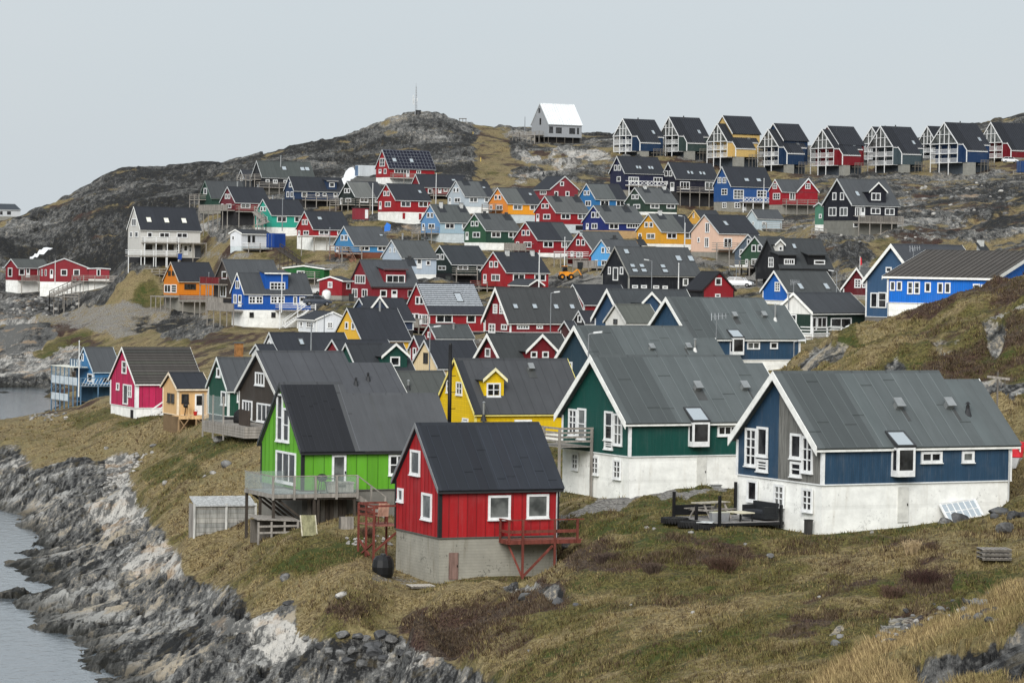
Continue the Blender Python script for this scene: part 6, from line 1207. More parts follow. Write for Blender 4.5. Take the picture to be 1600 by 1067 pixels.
# open frame box, leaning door, old board below the deck
p = hit(428, 838, 140); bx_ = thing('timber_bin', 'low grey timber bin with an open slatted front below the lime house deck', 'bin', p, math.radians(25))
mb = MB(); mb.prism([(-1.25, -.75, .95), (1.25, -.75, .82), (1.25, .75, .95), (-1.25, .75, 1.08)], (0, 0, .06)); mb.build('lid', GW, bx_)
for k in range(10):
    y = -.75 + .15 * k; mb = MB(); mb.box((1.16, y + .005, -.4), (1.2, y + .145, .84 + .01 * k)); mb.build('board', GWD, bx_)
for k in range(4):
    x = -1.18 + 2.3 * k / 3; part(bx_, 'upright', GW, (Vector((x, -.7, -.4)), Vector((x, -.7, .84)), .09))
for zz in (.25, .6): part(bx_, 'slat', GW, (Vector((-1.2, -.74, zz)), Vector((1.16, -.74, zz)), .04, .11))
mb = MB(); mb.box((-1.15, .6, -.4), (1.15, .66, .9)); mb.build('back_board', GWD, bx_)
p = hit(482, 838, 140); ld = thing('old_door', 'old greenish door leaning under the lime house deck', 'door', p, math.radians(15))
mb = MB(); mb.obox((0, 0, .5), (.42, 0, 0), (0, .3, .52), (0, .02, -.012)); mb.build('leaf', wood((136, 134, 104)), ld)
for x in (-.4, .4): part(ld, 'edge_rail', wood((196, 190, 170)), (Vector((x, -.32, -.03)), Vector((x, .28, 1.02)), .06, .05))
p = hit(541, 826, 140); ld = thing('old_crate', 'upright grey crate under the lime house stairs', 'crate', p, math.radians(20))
for k in range(4): mb = MB(); mb.box((-.36 + .18 * k, -.2, -.2), (-.36 + .18 * k + .17, -.16, .62)); mb.build('board', GW, ld)
mb = MB(); mb.box((-.36, -.158, -.2), (.36, .2, .6)); mb.build('body', GWD, ld)
# --- little red house: two red stained platforms, door, tank, pallet
hb = HB['M7']; P = hb.P; z = hb.zw - .1
a0, _ = hb.on('n', 779, 835); a1 = a0 + 3.95; dep = 1.25
rd = thing('red_platform', 'red stained timber platform on struts at the right side of the small red house', 'deck', hb.h['N'], math.radians(hb.h['th']))
planks(hb, rd, 'floor', a0, a1 + .1, -dep, -.08, z, wood((146, 96, 86)), 's'); part(rd, 'edge_board', REDW, (P(a0, -dep, z - .1), P(a1, -dep, z - .1), .05, .2)); part(rd, 'edge_board', REDW, (P(a0, -dep, z - .1), P(a0, -.1, z - .1), .05, .2))
for a in (a0 + .75, a0 + 2.5):
    g0 = gz_local(hb, a, -dep); part(rd, 'post', REDW, (P(a, -dep - .05, g0 - .4), P(a, -dep - .05, z + 1.0), .10))
part(rd, 'post', REDW, (P(a0, -.2, z - .1), P(a0, -.2, z + 1.0), .09)); part(rd, 'post', REDW, (P(a1 - .2, -dep - .02, z - .2), P(a1 - .2, -dep - .02, z + 1.0), .1)); part(rd, 'post', REDW, (P(a0 + .02, -dep, z - .1), P(a0 + .02, -dep, z + 1.0), .09))
part(rd, 'handrail', REDW, (P(a0, -dep, z + 1.0), P(a1 + .15, -dep, z + 1.0), .12, .05)); part(rd, 'handrail', REDW, (P(a0, -.1, z + 1.0), P(a0, -dep, z + 1.0), .1, .05)); part(rd, 'rail', REDW, (P(a0, -dep, z + .42), P(a1 - .15, -dep, z + .42), .04, .16)); part(rd, 'rail', REDW, (P(a0, -.1, z + .42), P(a0, -dep, z + .42), .04, .14))
part(rd, 'strut', REDW, (P(a0 + .1, -.9, z - .15), P(a0 + .8, -dep, z - 1.9), .1)); part(rd, 'strut', REDW, (P(a0 + 2.4, -dep, z - .3), P(a0 + .8, -dep, z - 1.8), .1))
# left platform on tall legs
c0 = onz(hb, 556, 826, z); rl_ = thing('red_platform', 'red stained platform on tall legs left of the small red house', 'deck', hb.h['N'], math.radians(hb.h['th']))
tA, tB = hb.T - .15, hb.T + 2.0; sA = -1.25
planks(hb, rl_, 'floor', sA, .3, tA + .16, tB, z + .25, wood((146, 96, 86)), 't'); zz = z + .25
for (a, t) in ((sA, tA), (sA, tB), (.3, tA + .2), (.3, tB), (sA, (tA + tB) / 2)):
    g0 = gz_local(hb, a, t); part(rl_, 'post', REDW, (P(a, t, g0 - .4), P(a, t, zz + 1.0), .095))
for q in (.45, .72, 1.0):
    part(rl_, 'rail', REDW, (P(sA, tA, zz + q), P(sA, tB, zz + q), .05, .1)); part(rl_, 'rail', REDW, (P(sA, tB, zz + q), P(.3, tB, zz + q), .05, .1)); 
part(rl_, 'rail', REDW, (P(sA, tA, zz + 1.0), P(-.05, tA, zz + 1.0), .05, .1))
g0 = gz_local(hb, sA, tA); part(rl_, 'strut', REDW, (P(sA, tA + .1, zz - .9), P(sA, tB, g0 + .1), .09)); part(rl_, 'strut', REDW, (P(.3, tA + .2, zz - .2), P(sA, tA, g0 + .5), .09)); part(rl_, 'strut', REDW, (P(sA, tB - .2, zz - .9), P(sA, tA + .6, g0 + .3), .09))
w = toworld(hb, -.4, (tA + tB) / 2, zz); cr = thing('garden_chair', 'pale wooden garden chair on the tall red platform', 'chair', w, math.radians(200))
mb = MB(); mb.box((-.28, -.25, .4), (.28, .25, .45)); mb.build('seat', wood((200, 160, 140)), cr); mb = MB(); mb.obox((0, .3, .75), (.28, 0, 0), (0, .03, 0), (0, .1, .33)); mb.build('backrest', wood((200, 160, 140)), cr)
for x in (-.25, .25):
    for y in (-.22, .22): part(cr, 'leg', REDW, (Vector((x, y, 0)), Vector((x, y, .4)), .05))
ob = hb.window('n', 708.5, 884, 14.5, 42, 'wooddoor', out0=-.02)
p = hit(598, 903, 140); tk = thing('plastic_tank', 'black plastic water tank under the tall red platform', 'tank', p + Vector((0, .3, 0)))
lathe([(.42, -.15), (.52, .1), (.56, .45), (.5, .8), (.36, .98), (.1, 1.03)], 12).build('body', BLK, tk, False); lathe([(.14, 1.03), (.14, 1.1), (.02, 1.12)], 10).build('cap', plain((60, 62, 64), .5), tk)
def pallet(px, py, lab, rz, layers=1, k=1.0):
    p = hit(px, py, 100); o = thing('timber_pallet', lab, 'pallet', p + Vector((0, 0, .03)), rz)
    for L in range(layers):
        zz = L * .17
        for q in (-.45, 0, .45):
            mb = MB(); mb.box((-.6 * k, q - .05, zz), (.6 * k, q + .05, zz + .09)); mb.build('bearer', GWD, o)
        for q in range(7):
            x = (-.55 + q * 1.1 / 6) * k; mb = MB(); mb.box((x - .065, -.5, zz + .092), (x + .065, .5, zz + .115)); mb.build('slat', wood((196, 190, 180)) if layers == 1 else GW, o)
    return o
pallet(657, 919, 'pale timber pallet lying at the foot of the concrete base', .3); pallet(1553, 877, 'stack of grey pallets on the turf at the right edge', .1, 3, 1.0)
# rough plank walled shelter dug into the slope
p = hit(352, 830, 150); q0 = at_d(303, 826, p.y); q1 = at_d(399, 806, p.y + 1.2)
sh = thing('plank_shelter', 'weathered grey plank shelter dug into the slope left of the lime house', 'shelter', (0, 0, 0)); dv = (q1 - q0); dv.z = 0; dn = Vector((-dv.y, dv.x, 0)).normalized()
top = at_d(303, 788, p.y).z; nb = 9; b0 = q0.z - 1.0
for k in range(nb):
    z0_ = b0 + (top - b0) * k / nb; z1_ = b0 + (top - b0) * (k + 1) / nb - .015; c = q0 + dv / 2; c.z = (z0_ + z1_) / 2
    mb = MB(); mb.obox(c, dv / 2, dn * (.04 + .006 * (k % 2)), Vector((0, 0, (z1_ - z0_) / 2))); mb.build('wall_board', wood(((150, 150, 146), (138, 139, 136), (160, 159, 154))[k % 3]), sh)
for c in (q0, q0 + dv * .52, q1): part(sh, 'post', wood((186, 186, 182)), (Vector((c.x, c.y, b0)) - dn * .09, Vector((c.x, c.y, top + .05)) - dn * .09, .13))
for k in range(4):
    a = q0 + dv * (k / 4); b = q0 + dv * ((k + 1) / 4); c = (a + b) / 2; c.z = top + .14
    mb = MB(); mb.obox(c + dn * .55, dv / 8 * .98, dn * .75 + Vector((0, 0, .22)), Vector((0, 0, .03))); mb.build('roof_board', wood((172, 174, 174)), sh)
for c in (q0, q1): mb = MB(); mb.obox(Vector((c.x, c.y, (b0 + top) / 2)) + dn * .6, dn * .55, dv.normalized() * .04, Vector((0, 0, (top - b0) / 2))); mb.build('side_board', GW, sh)
# --- patio in front of the weathered blue house
hb = HB['M12']; P = hb.P
zt = .75; c = [onz(hb, *q, zt) for q in ((1226, 822), (1140, 824), (1090, 812), (1175, 806))]
smin, smax = min(q.x for q in c), -.1; tmin, tmax = c[0].y, max(q.y for q in c)
smin, smax, tmin, tmax = -3.8, -.1, 3.1, 7.3
pt = thing('patio_deck', 'low grey patio deck with black posts against the white base of the weathered blue house', 'deck', hb.h['N'], math.radians(hb.h['th']))
zt = gz_local(hb, smin / 2, tmin) + .22
planks(hb, pt, 'floor', smin, smax, tmin, tmax, zt, wood((146, 144, 142)), 't', .2); part(pt, 'edge_board', BLK, (P(smin, tmin, zt - .08), P(smax, tmin, zt - .08), .06, .14)); part(pt, 'edge_board', BLK, (P(smin, tmin, zt - .08), P(smin, tmax, zt - .08), .06, .14))
for (a, t, hh) in ((smin + .1, tmin, 1.3), (-.25, tmin, .8), (smin + .1, tmax, 1.2), (smin + .1, (tmin + tmax) / 2, .75), (-.2, tmax, 1.6)): part(pt, 'post', BLK, (P(a, t, zt - .3), P(a, t, zt + hh), .12))
part(pt, 'windbreak', BLK, (P(smin + .1, tmax, zt + .3), P(smin + 2.2, tmax, zt + .3), .04, .5))
th_ = math.radians(hb.h['th'])
w = toworld(hb, smin * .62, tmax - 1.2, zt); tb = thing('picnic_table', 'grey timber picnic table on the patio deck', 'picnic table', w, th_ + .25)
for k in range(4): mb = MB(); mb.box((-1.0, -.36 + .18 * k, .72), (1.0, -.36 + .18 * k + .17, .76)); mb.build('top_board', wood((176, 170, 156)), tb)
for y in (-.78, .62): mb = MB(); mb.box((-1.0, y, .42), (1.0, y + .2, .46)); mb.build('bench_board', GW, tb)
for x in (-.7, .7):
    part(tb, 'leg', GW, (Vector((x, -.7, 0)), Vector((x, -.2, .72)), .07)); part(tb, 'leg', GW, (Vector((x, .7, 0)), Vector((x, .2, .72)), .07)); part(tb, 'cross_beam', GW, (Vector((x, -.75, .4)), Vector((x, .78, .4)), .06, .1))
w = toworld(hb, -.55, tmin + 1.35, zt); so = thing('outdoor_sofa', 'black wicker corner sofa by the white wall', 'sofa', w, th_); WK = plain((30, 33, 36), .7, 0, .4, 8)
mb = MB(); mb.box((-.42, -1.0, .08), (.38, 1.0, .36)); mb.build('base', WK, so)
for k in range(2): mb = MB(); mb.box((-.42, -.82 + .83 * k, .362), (.2, -.02 + .83 * k, .46)); mb.build('seat_cushion', plain((42, 46, 52), .9), so)
mb = MB(); mb.box((.2, -1.0, .362), (.4, 1.0, .84)); mb.build('backrest', WK, so)
for y in (-1.0, .82): mb = MB(); mb.box((-.42, y, .363), (.18, y + .18, .66)); mb.build('armrest', WK, so)
w = toworld(hb, -1.9, tmin + 1.0, zt); ct = thing('coffee_table', 'low table with a cream top on the patio deck', 'table', w, th_)
mb = MB(); mb.box((-.42, -.6, .38), (.42, .6, .43)); mb.build('table_top', plain((214, 208, 184), .6), ct)
for x in (-.34, .34):
    for y in (-.5, .5): part(ct, 'leg', BLK, (Vector((x, y, 0)), Vector((x, y, .38)), .05))
for i, (ds, dt, lab) in enumerate([(-2.9, .9, 'grey square planter on the patio deck, nearer the cream table'), (-3.35, 1.0, 'grey square planter on the patio deck, nearer the tyres')]):
    w = toworld(hb, ds, tmin + dt, zt); pl = thing('planter', lab, 'planter', w, .3)
    mb = MB(); mb.prism([(-.17, -.17, 0), (.17, -.17, 0), (.22, -.22, .42), (-.22, -.22, .42)], (0, .40, 0)); mb.build('tub', plain((138, 140, 142), .7), pl); mb = MB(); mb.box((-.23, -.23, .422), (.23, .19, .46)); mb.build('rim', plain((188, 188, 172), .8), pl)
TY = plain((26, 26, 27), .85, 0, .5, 6)
for i, (px_, py_, R0, lab) in enumerate([(1054, 823, .62, 'big black tractor tyre lying flat, leftmost by the patio'), (1082, 825, .66, 'big black tyre planter lying flat, middle of three by the patio'), (1102, 829, .50, 'black tyre with a pale sheet over it, rightmost by the patio')]):
    p = hit(px_, py_, 100); ty = thing('tyre', lab, 'tyre', p + Vector((0, 0, .18)))
    mb = MB(); mb.ring((0, 0, 0), R0 * .78, R0 * .27, n=28, m=10, squash=.85); mb.build('tread', TY, ty, True)
    mb = MB()
    for k in range(28):
        a = 2 * math.pi * k / 28; d = Vector((math.cos(a), math.sin(a), 0)); tt = Vector((-d.y, d.x, 0)); mb.obox(d * (R0 * 1.05), d * .02, tt * .035, Vector((0, 0, .13)))
    mb.build('lugs', TY, ty)['kind'] = 'stuff'
    if i == 2: mb = MB(); mb.prism([(-.45, -.3, .2), (.3, -.42, .19), (.42, .2, .2), (-.1, .4, .2)], (0, 0, .03)); mb.build('sheet', plain((205, 208, 208), .6, 0, .5, 6), ty)
    else: lathe([(R0 * .6, -.02), (R0 * .55, .06), (.1, .12)], 14).build('soil', plain((52, 46, 38), .95, 0, .6, 6), ty)
# dark wheelie bin at the near corner, meter box by the teal house
w = toworld(hb, -.32, hb.on('g', 1272, 820)[0], 0); bn = thing('bin', 'dark narrow bin against the white base of the weathered blue house', 'bin', (w.x, w.y, ground(w.x, w.y) - .05), th_)
mb = MB(); mb.prism([(-.13, -.13, 0), (.13, -.13, 0), (.15, -.16, .72), (-.15, -.16, .72)], (0, .3, 0)); mb.build('body', plain((56, 55, 54), .6), bn); mb = MB(); mb.box((-.17, -.18, .722), (.17, .16, .76)); mb.build('lid', plain((44, 44, 44), .6), bn)
# old white window leaning on the wall
a0, _ = hb.on('n', 1466, 800); a1, _ = hb.on('n', 1520, 788); g0 = gz_local(hb, a0, -.7); g1 = gz_local(hb, a1, -.7)
lw_ = thing('old_window', 'old white window sash of many panes leaning on the white base', 'window', hb.h['N'], th_); A = P(a0, -.85, g0 + .05); B = P(a1, -.85, g1 + .05); u = (B - A); ln = u.length; u.normalize(); up = (P(0, .75, .75) - P(0, 0, 0)).normalized(); nn = u.cross(up).normalized()
hh = 1.05; Cc = A + u * ln / 2 + up * hh / 2
for q in (0, hh): part(lw_, 'frame', white(), (A + up * q, B + up * q, .09))
for q in (0, ln): part(lw_, 'frame', white(), (A + u * q, A + u * q + up * hh, .09))
for k in range(1, 6): part(lw_, 'glazing_bar', white(), (A + u * ln * k / 6, A + u * ln * k / 6 + up * hh, .045))
part(lw_, 'glazing_bar', white(), (A + up * hh * .5, B + up * hh * .5, .05))
for k in range(6):
    for j in range(2):
        mb = MB(); mb.obox(A + u * ln * (k + .5) / 6 + up * hh * (j + .5) / 2, u * (ln / 12 - .03), up * (hh / 4 - .03), nn * .006); mb.build('pane', glass('sky'), lw_)
# balcony of the teal house, to its left
hb = HB['M9']; P = hb.P; z = hb.on('g', 895, 693)[1]
bl = thing('balcony', 'grey timber balcony on posts at the left of the teal house', 'balcony', hb.h['N'], math.radians(hb.h['th'])); tA, tB = hb.T * .52, hb.T * 1.0; sA = -2.3
planks(hb, bl, 'floor', sA, -.05, tA, tB, z, GW, 't'); 
for (a, t) in ((sA, tA), (sA, tB), (sA, (tA + tB) / 2), (-.15, tA)):
    g0 = gz_local(hb, a, t); part(bl, 'post', GW, (P(a, t, g0 - .3), P(a, t, z + 1.05), .13))
for q in (.3, .55, .8, 1.05):
    part(bl, 'rail', GW, (P(sA, tA, z + q), P(sA, tB, z + q), .05, .12)); part(bl, 'rail', GW, (P(sA, tA, z + q), P(-.05, tA, z + q), .05, .12))
a0, zc = hb.on('n', 1115, 754); w = toworld(hb, a0, -.3, 0); mbx = thing('meter_box', 'grey electric cabinet against the white base of the teal house', 'cabinet', (w.x, w.y, ground(w.x, w.y)), math.radians(hb.h['th']))
mb = MB(); mb.box((-.26, -.15, -.1), (.26, .15, .5)); mb.build('body', plain((140, 142, 142), .5), mbx); mb = MB(); mb.box((-.3, -.19, .502), (.3, .19, .56)); mb.build('lid', plain((120, 122, 122), .5), mbx)
# --- dark timber house: grey deck with glass screens
hb = HB['M5']; P = hb.P; z = hb.zw - .1; dk = thing('timber_deck', 'grey plank deck with tall glass screens before the dark timber house', 'deck', hb.h['N'], math.radians(hb.h['th']))
tA, tB, sA = -.2, hb.T + .4, -2.6
planks(hb, dk, 'floor', sA, -.06, tA, tB, z, GW, 't')
for k in range(4):
    zz = z - .14 - .19 * k; part(dk, 'skirt_board', GW, (P(sA, tA, zz), P(sA, tB, zz), .04, .17)); part(dk, 'skirt_board', GW, (P(sA, tA, zz), P(-.1, tA, zz), .04, .17))
for k in range(5):
    t = tA + (tB - tA) * k / 4
    if k > 1: part(dk, 'post', GW, (P(sA, t, z - 1.2), P(sA, t, z + 1.9), .1))
for k in range(2, 4):
    t0_, t1_ = tA + (tB - tA) * k / 4, tA + (tB - tA) * (k + 1) / 4; mb = MB(); hb.obx(mb, sA - .01, sA + .01, t0_ + .06, t1_ - .06, z + .1, z + 1.85); mb.build('glass_screen', glass('clear'), dk)
mb = MB(); hb.obx(mb, sA + .4, sA + .45, tA + .1, tA + 2.4, z + .02, z + 1.1); mb.build('dark_screen', wood((70, 62, 56)), dk)
w = toworld(hb, -1.2, hb.T * .55, z); cv = thing('covered_grill', 'black covered grill on the deck of the dark timber house', 'grill', w)
lathe([(.5, 0), (.55, .3), (.45, .75), (.2, .95), (.05, 1.0)], 10).build('cover', plain((18, 18, 20), .8), cv, True); part(cv, 'strap', BLK, (Vector((-.4, -.42, .5)), Vector((.4, -.42, .5)), .05))
# --- plywood cabin: pale deck
hb = HB['M3']; P = hb.P; z = hb.zw - .02; dk = thing('timber_deck', 'new pale timber deck round the plywood cabin', 'deck', hb.h['N'], math.radians(hb.h['th'])); tA, sA, s1 = -1.9, -.5, 4.0
planks(hb, dk, 'floor', sA, s1, tA, -.06, z, NEWW, 's'); part(dk, 'edge_board', NEWW, (P(sA, tA, z - .12), P(s1, tA, z - .12), .05, .24))
for k in range(4):
    a = sA + (s1 - sA) * k / 3; g0 = gz_local(hb, a, tA); part(dk, 'leg', wood((150, 125, 95)), (P(a, tA + .05, g0 - .4), P(a, tA + .05, z - .1), .12))
    if k < 2: part(dk, 'brace', wood((150, 125, 95)), (P(a, tA, g0), P(a + .9, tA, z - .15), .07)); part(dk, 'brace', wood((150, 125, 95)), (P(a + .9, tA + .03, g0), P(a, tA + .03, z - .15), .07))
for a in (sA + .1, sA + .85, 2.0): part(dk, 'post', NEWW, (P(a, tA + .08, z), P(a, tA + .08, z + .95), .1))
w = toworld(hb, .55, -.6, z); gr = thing('patio_heater_grill', 'black grill by the plywood cabin wall', 'grill', w); gr.name = 'grill'
lathe([(.06, .6), (.22, .66), (.27, .82), (.2, .95), (.04, 1.0)], 12).build('bowl', BLK, gr, True)
for k in range(3): part(gr, 'leg', BLK, (Vector((.25 * math.cos(k * 2.1), .25 * math.sin(k * 2.1), 0)), Vector((.1 * math.cos(k * 2.1), .1 * math.sin(k * 2.1), .65)), .04))
w = toworld(hb, 1.3, -.7, z); cr = thing('red_bucket', 'small red bucket on the pale deck', 'bucket', w); lathe([(.13, 0), (.18, .32), (.19, .33)], 10).build('pail', plain((170, 30, 30), .5), cr); mb = MB(); mb.ring((0, 0, .34), .17, .012, (0, 1, .25), 14, 5); mb.build('handle', plain((60, 60, 60), .5), cr)
# --- blue house by the bay: porch, balconies
hb = HB['M1']; P = hb.P; TB = wood((92, 122, 148)); PW = plain((196, 206, 212), .5); zf = hb.on('g', 132, 601)[1]
bl = thing('glazed_balcony', 'white railed two storey glazed balcony on the blue house by the bay', 'balcony', hb.h['N'], math.radians(hb.h['th'])); tA, tB, sA = -.6, hb.T + 2.6, -2.2
planks(hb, bl, 'floor', sA, -.05, tA, tB, zf, GW, 't'); planks(hb, bl, 'roof', sA - .1, -.05, hb.T * .3, tB + .1, zf + 2.2, plain((226, 226, 214), .6), 't', .4, .08); planks(hb, bl, 'lower_floor', sA, -.05, hb.T * .4, tB, zf - 2.0, GW, 't')
for k in range(7):
    t = tA + (tB - tA) * k / 6; part(bl, 'post', TB, (P(sA, t, -2), P(sA, t, zf + (2.12 if t > hb.T * .3 else 1.0)), .12))
    if k < 6:
        t2 = tA + (tB - tA) * (k + 1) / 6; mb = MB(); hb.obx(mb, sA - .05, sA - .02, t + .08, t2 - .08, zf + .05, zf + 1.0); mb.build('parapet_panel', PW, bl)
        if t >= hb.T * .3: mb = MB(); hb.obx(mb, sA - .02, sA, t + .08, t2 - .08, zf + 1.05, zf + 2.1); mb.build('glass_panel', glass('clear'), bl)
        if t >= hb.T * .4: mb = MB(); hb.obx(mb, sA - .05, sA - .02, t + .08, t2 - .08, zf - 1.95, zf - 1.1); mb.build('parapet_panel', PW, bl)
b2 = thing('slatted_fence', 'white diagonal slatted balcony rail of the blue house by the bay', 'balcony', hb.h['N'], math.radians(hb.h['th'])); planks(hb, b2, 'floor', -2.2, hb.S + 1.0, -1.7, -.06, zf, GW, 's')
for k in range(16):
    a = -2.1 + (hb.S + 3) * k / 16; part(b2, 'slat', PW, (P(a, -1.7, zf + .05), P(a + .55, -1.7, zf + 1.0), .12, .03))
for q in (.04, 1.02): part(b2, 'rail', TB, (P(-2.2, -1.72, zf + q), P(hb.S + 1, -1.72, zf + q), .06, .09))
for a in (-2.2, 0, hb.S + .9): part(b2, 'post', TB, (P(a, -1.7, -2), P(a, -1.7, zf + 1.05), .12))
zu = hb.on('g', 132, 574)[1]; b3 = thing('upper_balcony', 'small blue balcony below the upper gable window by the bay', 'balcony', hb.h['N'], math.radians(hb.h['th'])); planks(hb, b3, 'floor', -1.1, -.05, hb.T * .2, hb.T * .85, zu, TB, 't')
for k in range(9): t = hb.T * (.2 + .65 * k / 8); part(b3, 'slat', PW if k % 2 else TB, (P(-1.1, t, zu), P(-1.1, t, zu + .95), .22, .03))
part(b3, 'rail', TB, (P(-1.1, hb.T * .2, zu + .97), P(-1.1, hb.T * .85, zu + .97), .07))
# stairs of the pink house
hb = HB['M2']; P = hb.P; a0 = hb.on('n', 258, 629)[0]; st = thing('outside_stairs', 'white railed stairs up to the side of the raspberry pink house', 'stairs', hb.h['N'], math.radians(hb.h['th'])); zs = hb.zw
for k in range(6): mb = MB(); hb.obx(mb, a0 - .3 * k - .15, a0 - .3 * k + .17, -1.0, -.08, zs - .2 * (k + 1), zs - .2 * (k + 1) + .05); mb.build('tread', GW, st)
for q in (.55, 1.0): part(st, 'rail', white(), (P(a0 + .1, -1.02, zs + q), P(a0 - 1.7, -1.02, zs - 1.2 + q), .06, .12))
for k in (0, 1): part(st, 'post', white(), (P(a0 + .1 - 1.7 * k, -1.02, zs - 1.8), P(a0 + .1 - 1.7 * k, -1.02, zs + 1.05 - 1.2 * k), .1))
part(st, 'stringer', white(), (P(a0 + .2, -1.0, zs - .1), P(a0 - 1.8, -1.0, zs - 1.35), .05, .24))
# chimney pole of the yellow house (free standing black stack with brackets)
p0 = at_d(702, 660, 243); p1 = at_d(705, 539, 243); st = thing('smoke_stack', 'tall black steel smoke stack in front of the yellow gable', 'chimney', p0 - Vector((0, 0, 3)))
hgt = p1.z - p0.z + 3; mb = MB(); mb.cyl((0, 0, 0), (0, 0, hgt), .15, None, 12); mb.build('pipe', plain((22, 22, 24), .5, .3), st, True); mb = MB(); mb.cyl((0, 0, hgt + .002), (0, 0, hgt + .14), .13, .1, 12); mb.build('cap', BLK, st)
for k in range(5): part(st, 'bracket', BLK, (Vector((.1, .05, hgt - 1.1 - 1.25 * k)), Vector((.42, .5, hgt - 1.1 - 1.25 * k)), .05))
# ------------------------------------------------------------------ lamps, poles, cars, containers and the rest of the town
STEEL = plain((150, 154, 158), .45, .6); PALEP = plain((214, 216, 216), .5)
def lamp_post(px, ytop, ybot, d, lab, side=-1):
    p0 = at_d(px, ybot, d); p1 = at_d(px, ytop, d); hgt = p1.z - p0.z; o = thing('street_lamp', lab, 'street lamp', p0, 0, 'street lamps among the houses')
    r = max(.05, .0001 * d); mb = MB(); mb.cyl((0, 0, -.5), (0, 0, hgt), r * 1.2, r, 8); mb.build('pole', STEEL, o)
    part(o, 'arm', STEEL, (Vector((0, 0, hgt)), Vector((side * .5, -.15, hgt + .12)), r * 1.3))
    mb = MB(); c = Vector((side * .7, -.2, hgt + .15)); mb.obox(c, Vector((side * .32, -.09, .04)), Vector((.04, .12, 0)), Vector((0, 0, .07))); mb.build('lamp_head', plain((206, 210, 212), .35), o)
for a in [(671, 512, 578, 300, 'street lamp with a bulbous head before the cream gable', 1), (860, 458, 520, 372, 'street lamp in front of the four skylight roof', 1), (919, 522, 575, 240, 'street lamp at the gable of the grey blue house', 1), (1018, 408, 452, 415, 'street lamp before the black house with skylights', -1),
          (1307, 425, 460, 380, 'street lamp right of the azure gabled house', -1), (1069, 339, 388, 520, 'street lamp between the mustard and the pink house', -1), (1150, 418, 460, 480, 'street lamp by the stilts of the green gabled house', -1), (1240, 534, 575, 274, 'street lamp at the right end of the denim blue house', 1), (506, 492, 545, 345, 'street lamp in front of the low white house', 1)]: lamp_post(*a)
def pole(px, ytop, ybot, d, lab, mat, r=.07, name='flagpole', knob=True):
    p0 = at_d(px, ybot, d); p1 = at_d(px, ytop, d); hgt = p1.z - p0.z; o = thing(name, lab, name.replace('_', ' '), p0, 0, 'poles among the houses'); r = max(r, .00011 * d)
    mb = MB(); mb.cyl((0, 0, -.6), (0, 0, hgt), r * 1.3, r * .8, 8); mb.build('shaft', mat, o)
    if knob: mb = MB(); mb.cyl((0, 0, hgt), (0, 0, hgt + r * 2.5), r * 1.4, r * .6, 8); mb.build('knob', mat, o)
    return o
for a in [(123, 534, 612, 378, 'white flagpole beside the blue house by the bay', PALEP), (440, 429, 482, 455, 'white flagpole in front of the royal blue house', PALEP), (842, 393, 449, 430, 'white flagpole before the blood red house with white chimneys', PALEP), (681, 272, 318, 610, 'pale flagpole below the solar roofed house', PALEP), (1219, 392, 422, 455, 'white pole before the white gabled dormer', PALEP), (1060, 413, 452, 418, 'white pole at the front of the black skylight house', PALEP),
          (1193, 280, 330, 640, 'white flagpole in front of the cobalt blue house', PALEP), (326, 427, 462, 520, 'grey pole between the orange and brown houses', STEEL), (582, 288, 330, 590, 'pale pole left of the bright red house with shutters', PALEP), (86, 408, 440, 590, 'white flagpole on the low dark red house', PALEP), (1070, 350, 378, 515, 'white pole near the mustard house', PALEP), (882, 372, 412, 500, 'white pole by the scarlet house', PALEP), (486, 507, 546, 325, 'thin grey pole rising behind the dark timber roof', STEEL), (1232, 459, 492, 322, 'thin antenna pole at the white upper gable', STEEL), (441, 312, 356, 575, 'thin pole at the turquoise house', STEEL), (515, 357, 395, 545, 'thin grey pole by the house over the dark undercroft', STEEL)]: pole(*a)
def antenna(px, ytop, ybot, d, lab, w=.8):
    o = pole(px, ytop, ybot, d, lab, STEEL, .03, 'antenna', False); hgt = at_d(px, ytop, d).z - at_d(px, ybot, d).z
    part(o, 'boom', STEEL, (Vector((-w / 2, 0, hgt - .1)), Vector((w, .2, hgt)), .05))
    for k in range(5): x = -w / 2 + w * 1.4 * k / 4; part(o, 'element', STEEL, (Vector((x, -.1, hgt - .45 + .05 * k)), Vector((x, .15, hgt + .2)), .03))
antenna(1119, 493, 530, 281, 'television aerial on the felt roof of the denim blue house', .9); antenna(1427, 387, 405, 325, 'thin aerial on the tall slate blue house', .7); antenna(1240, 440, 460, 390, 'small aerial on the roof of the azure house', .7)
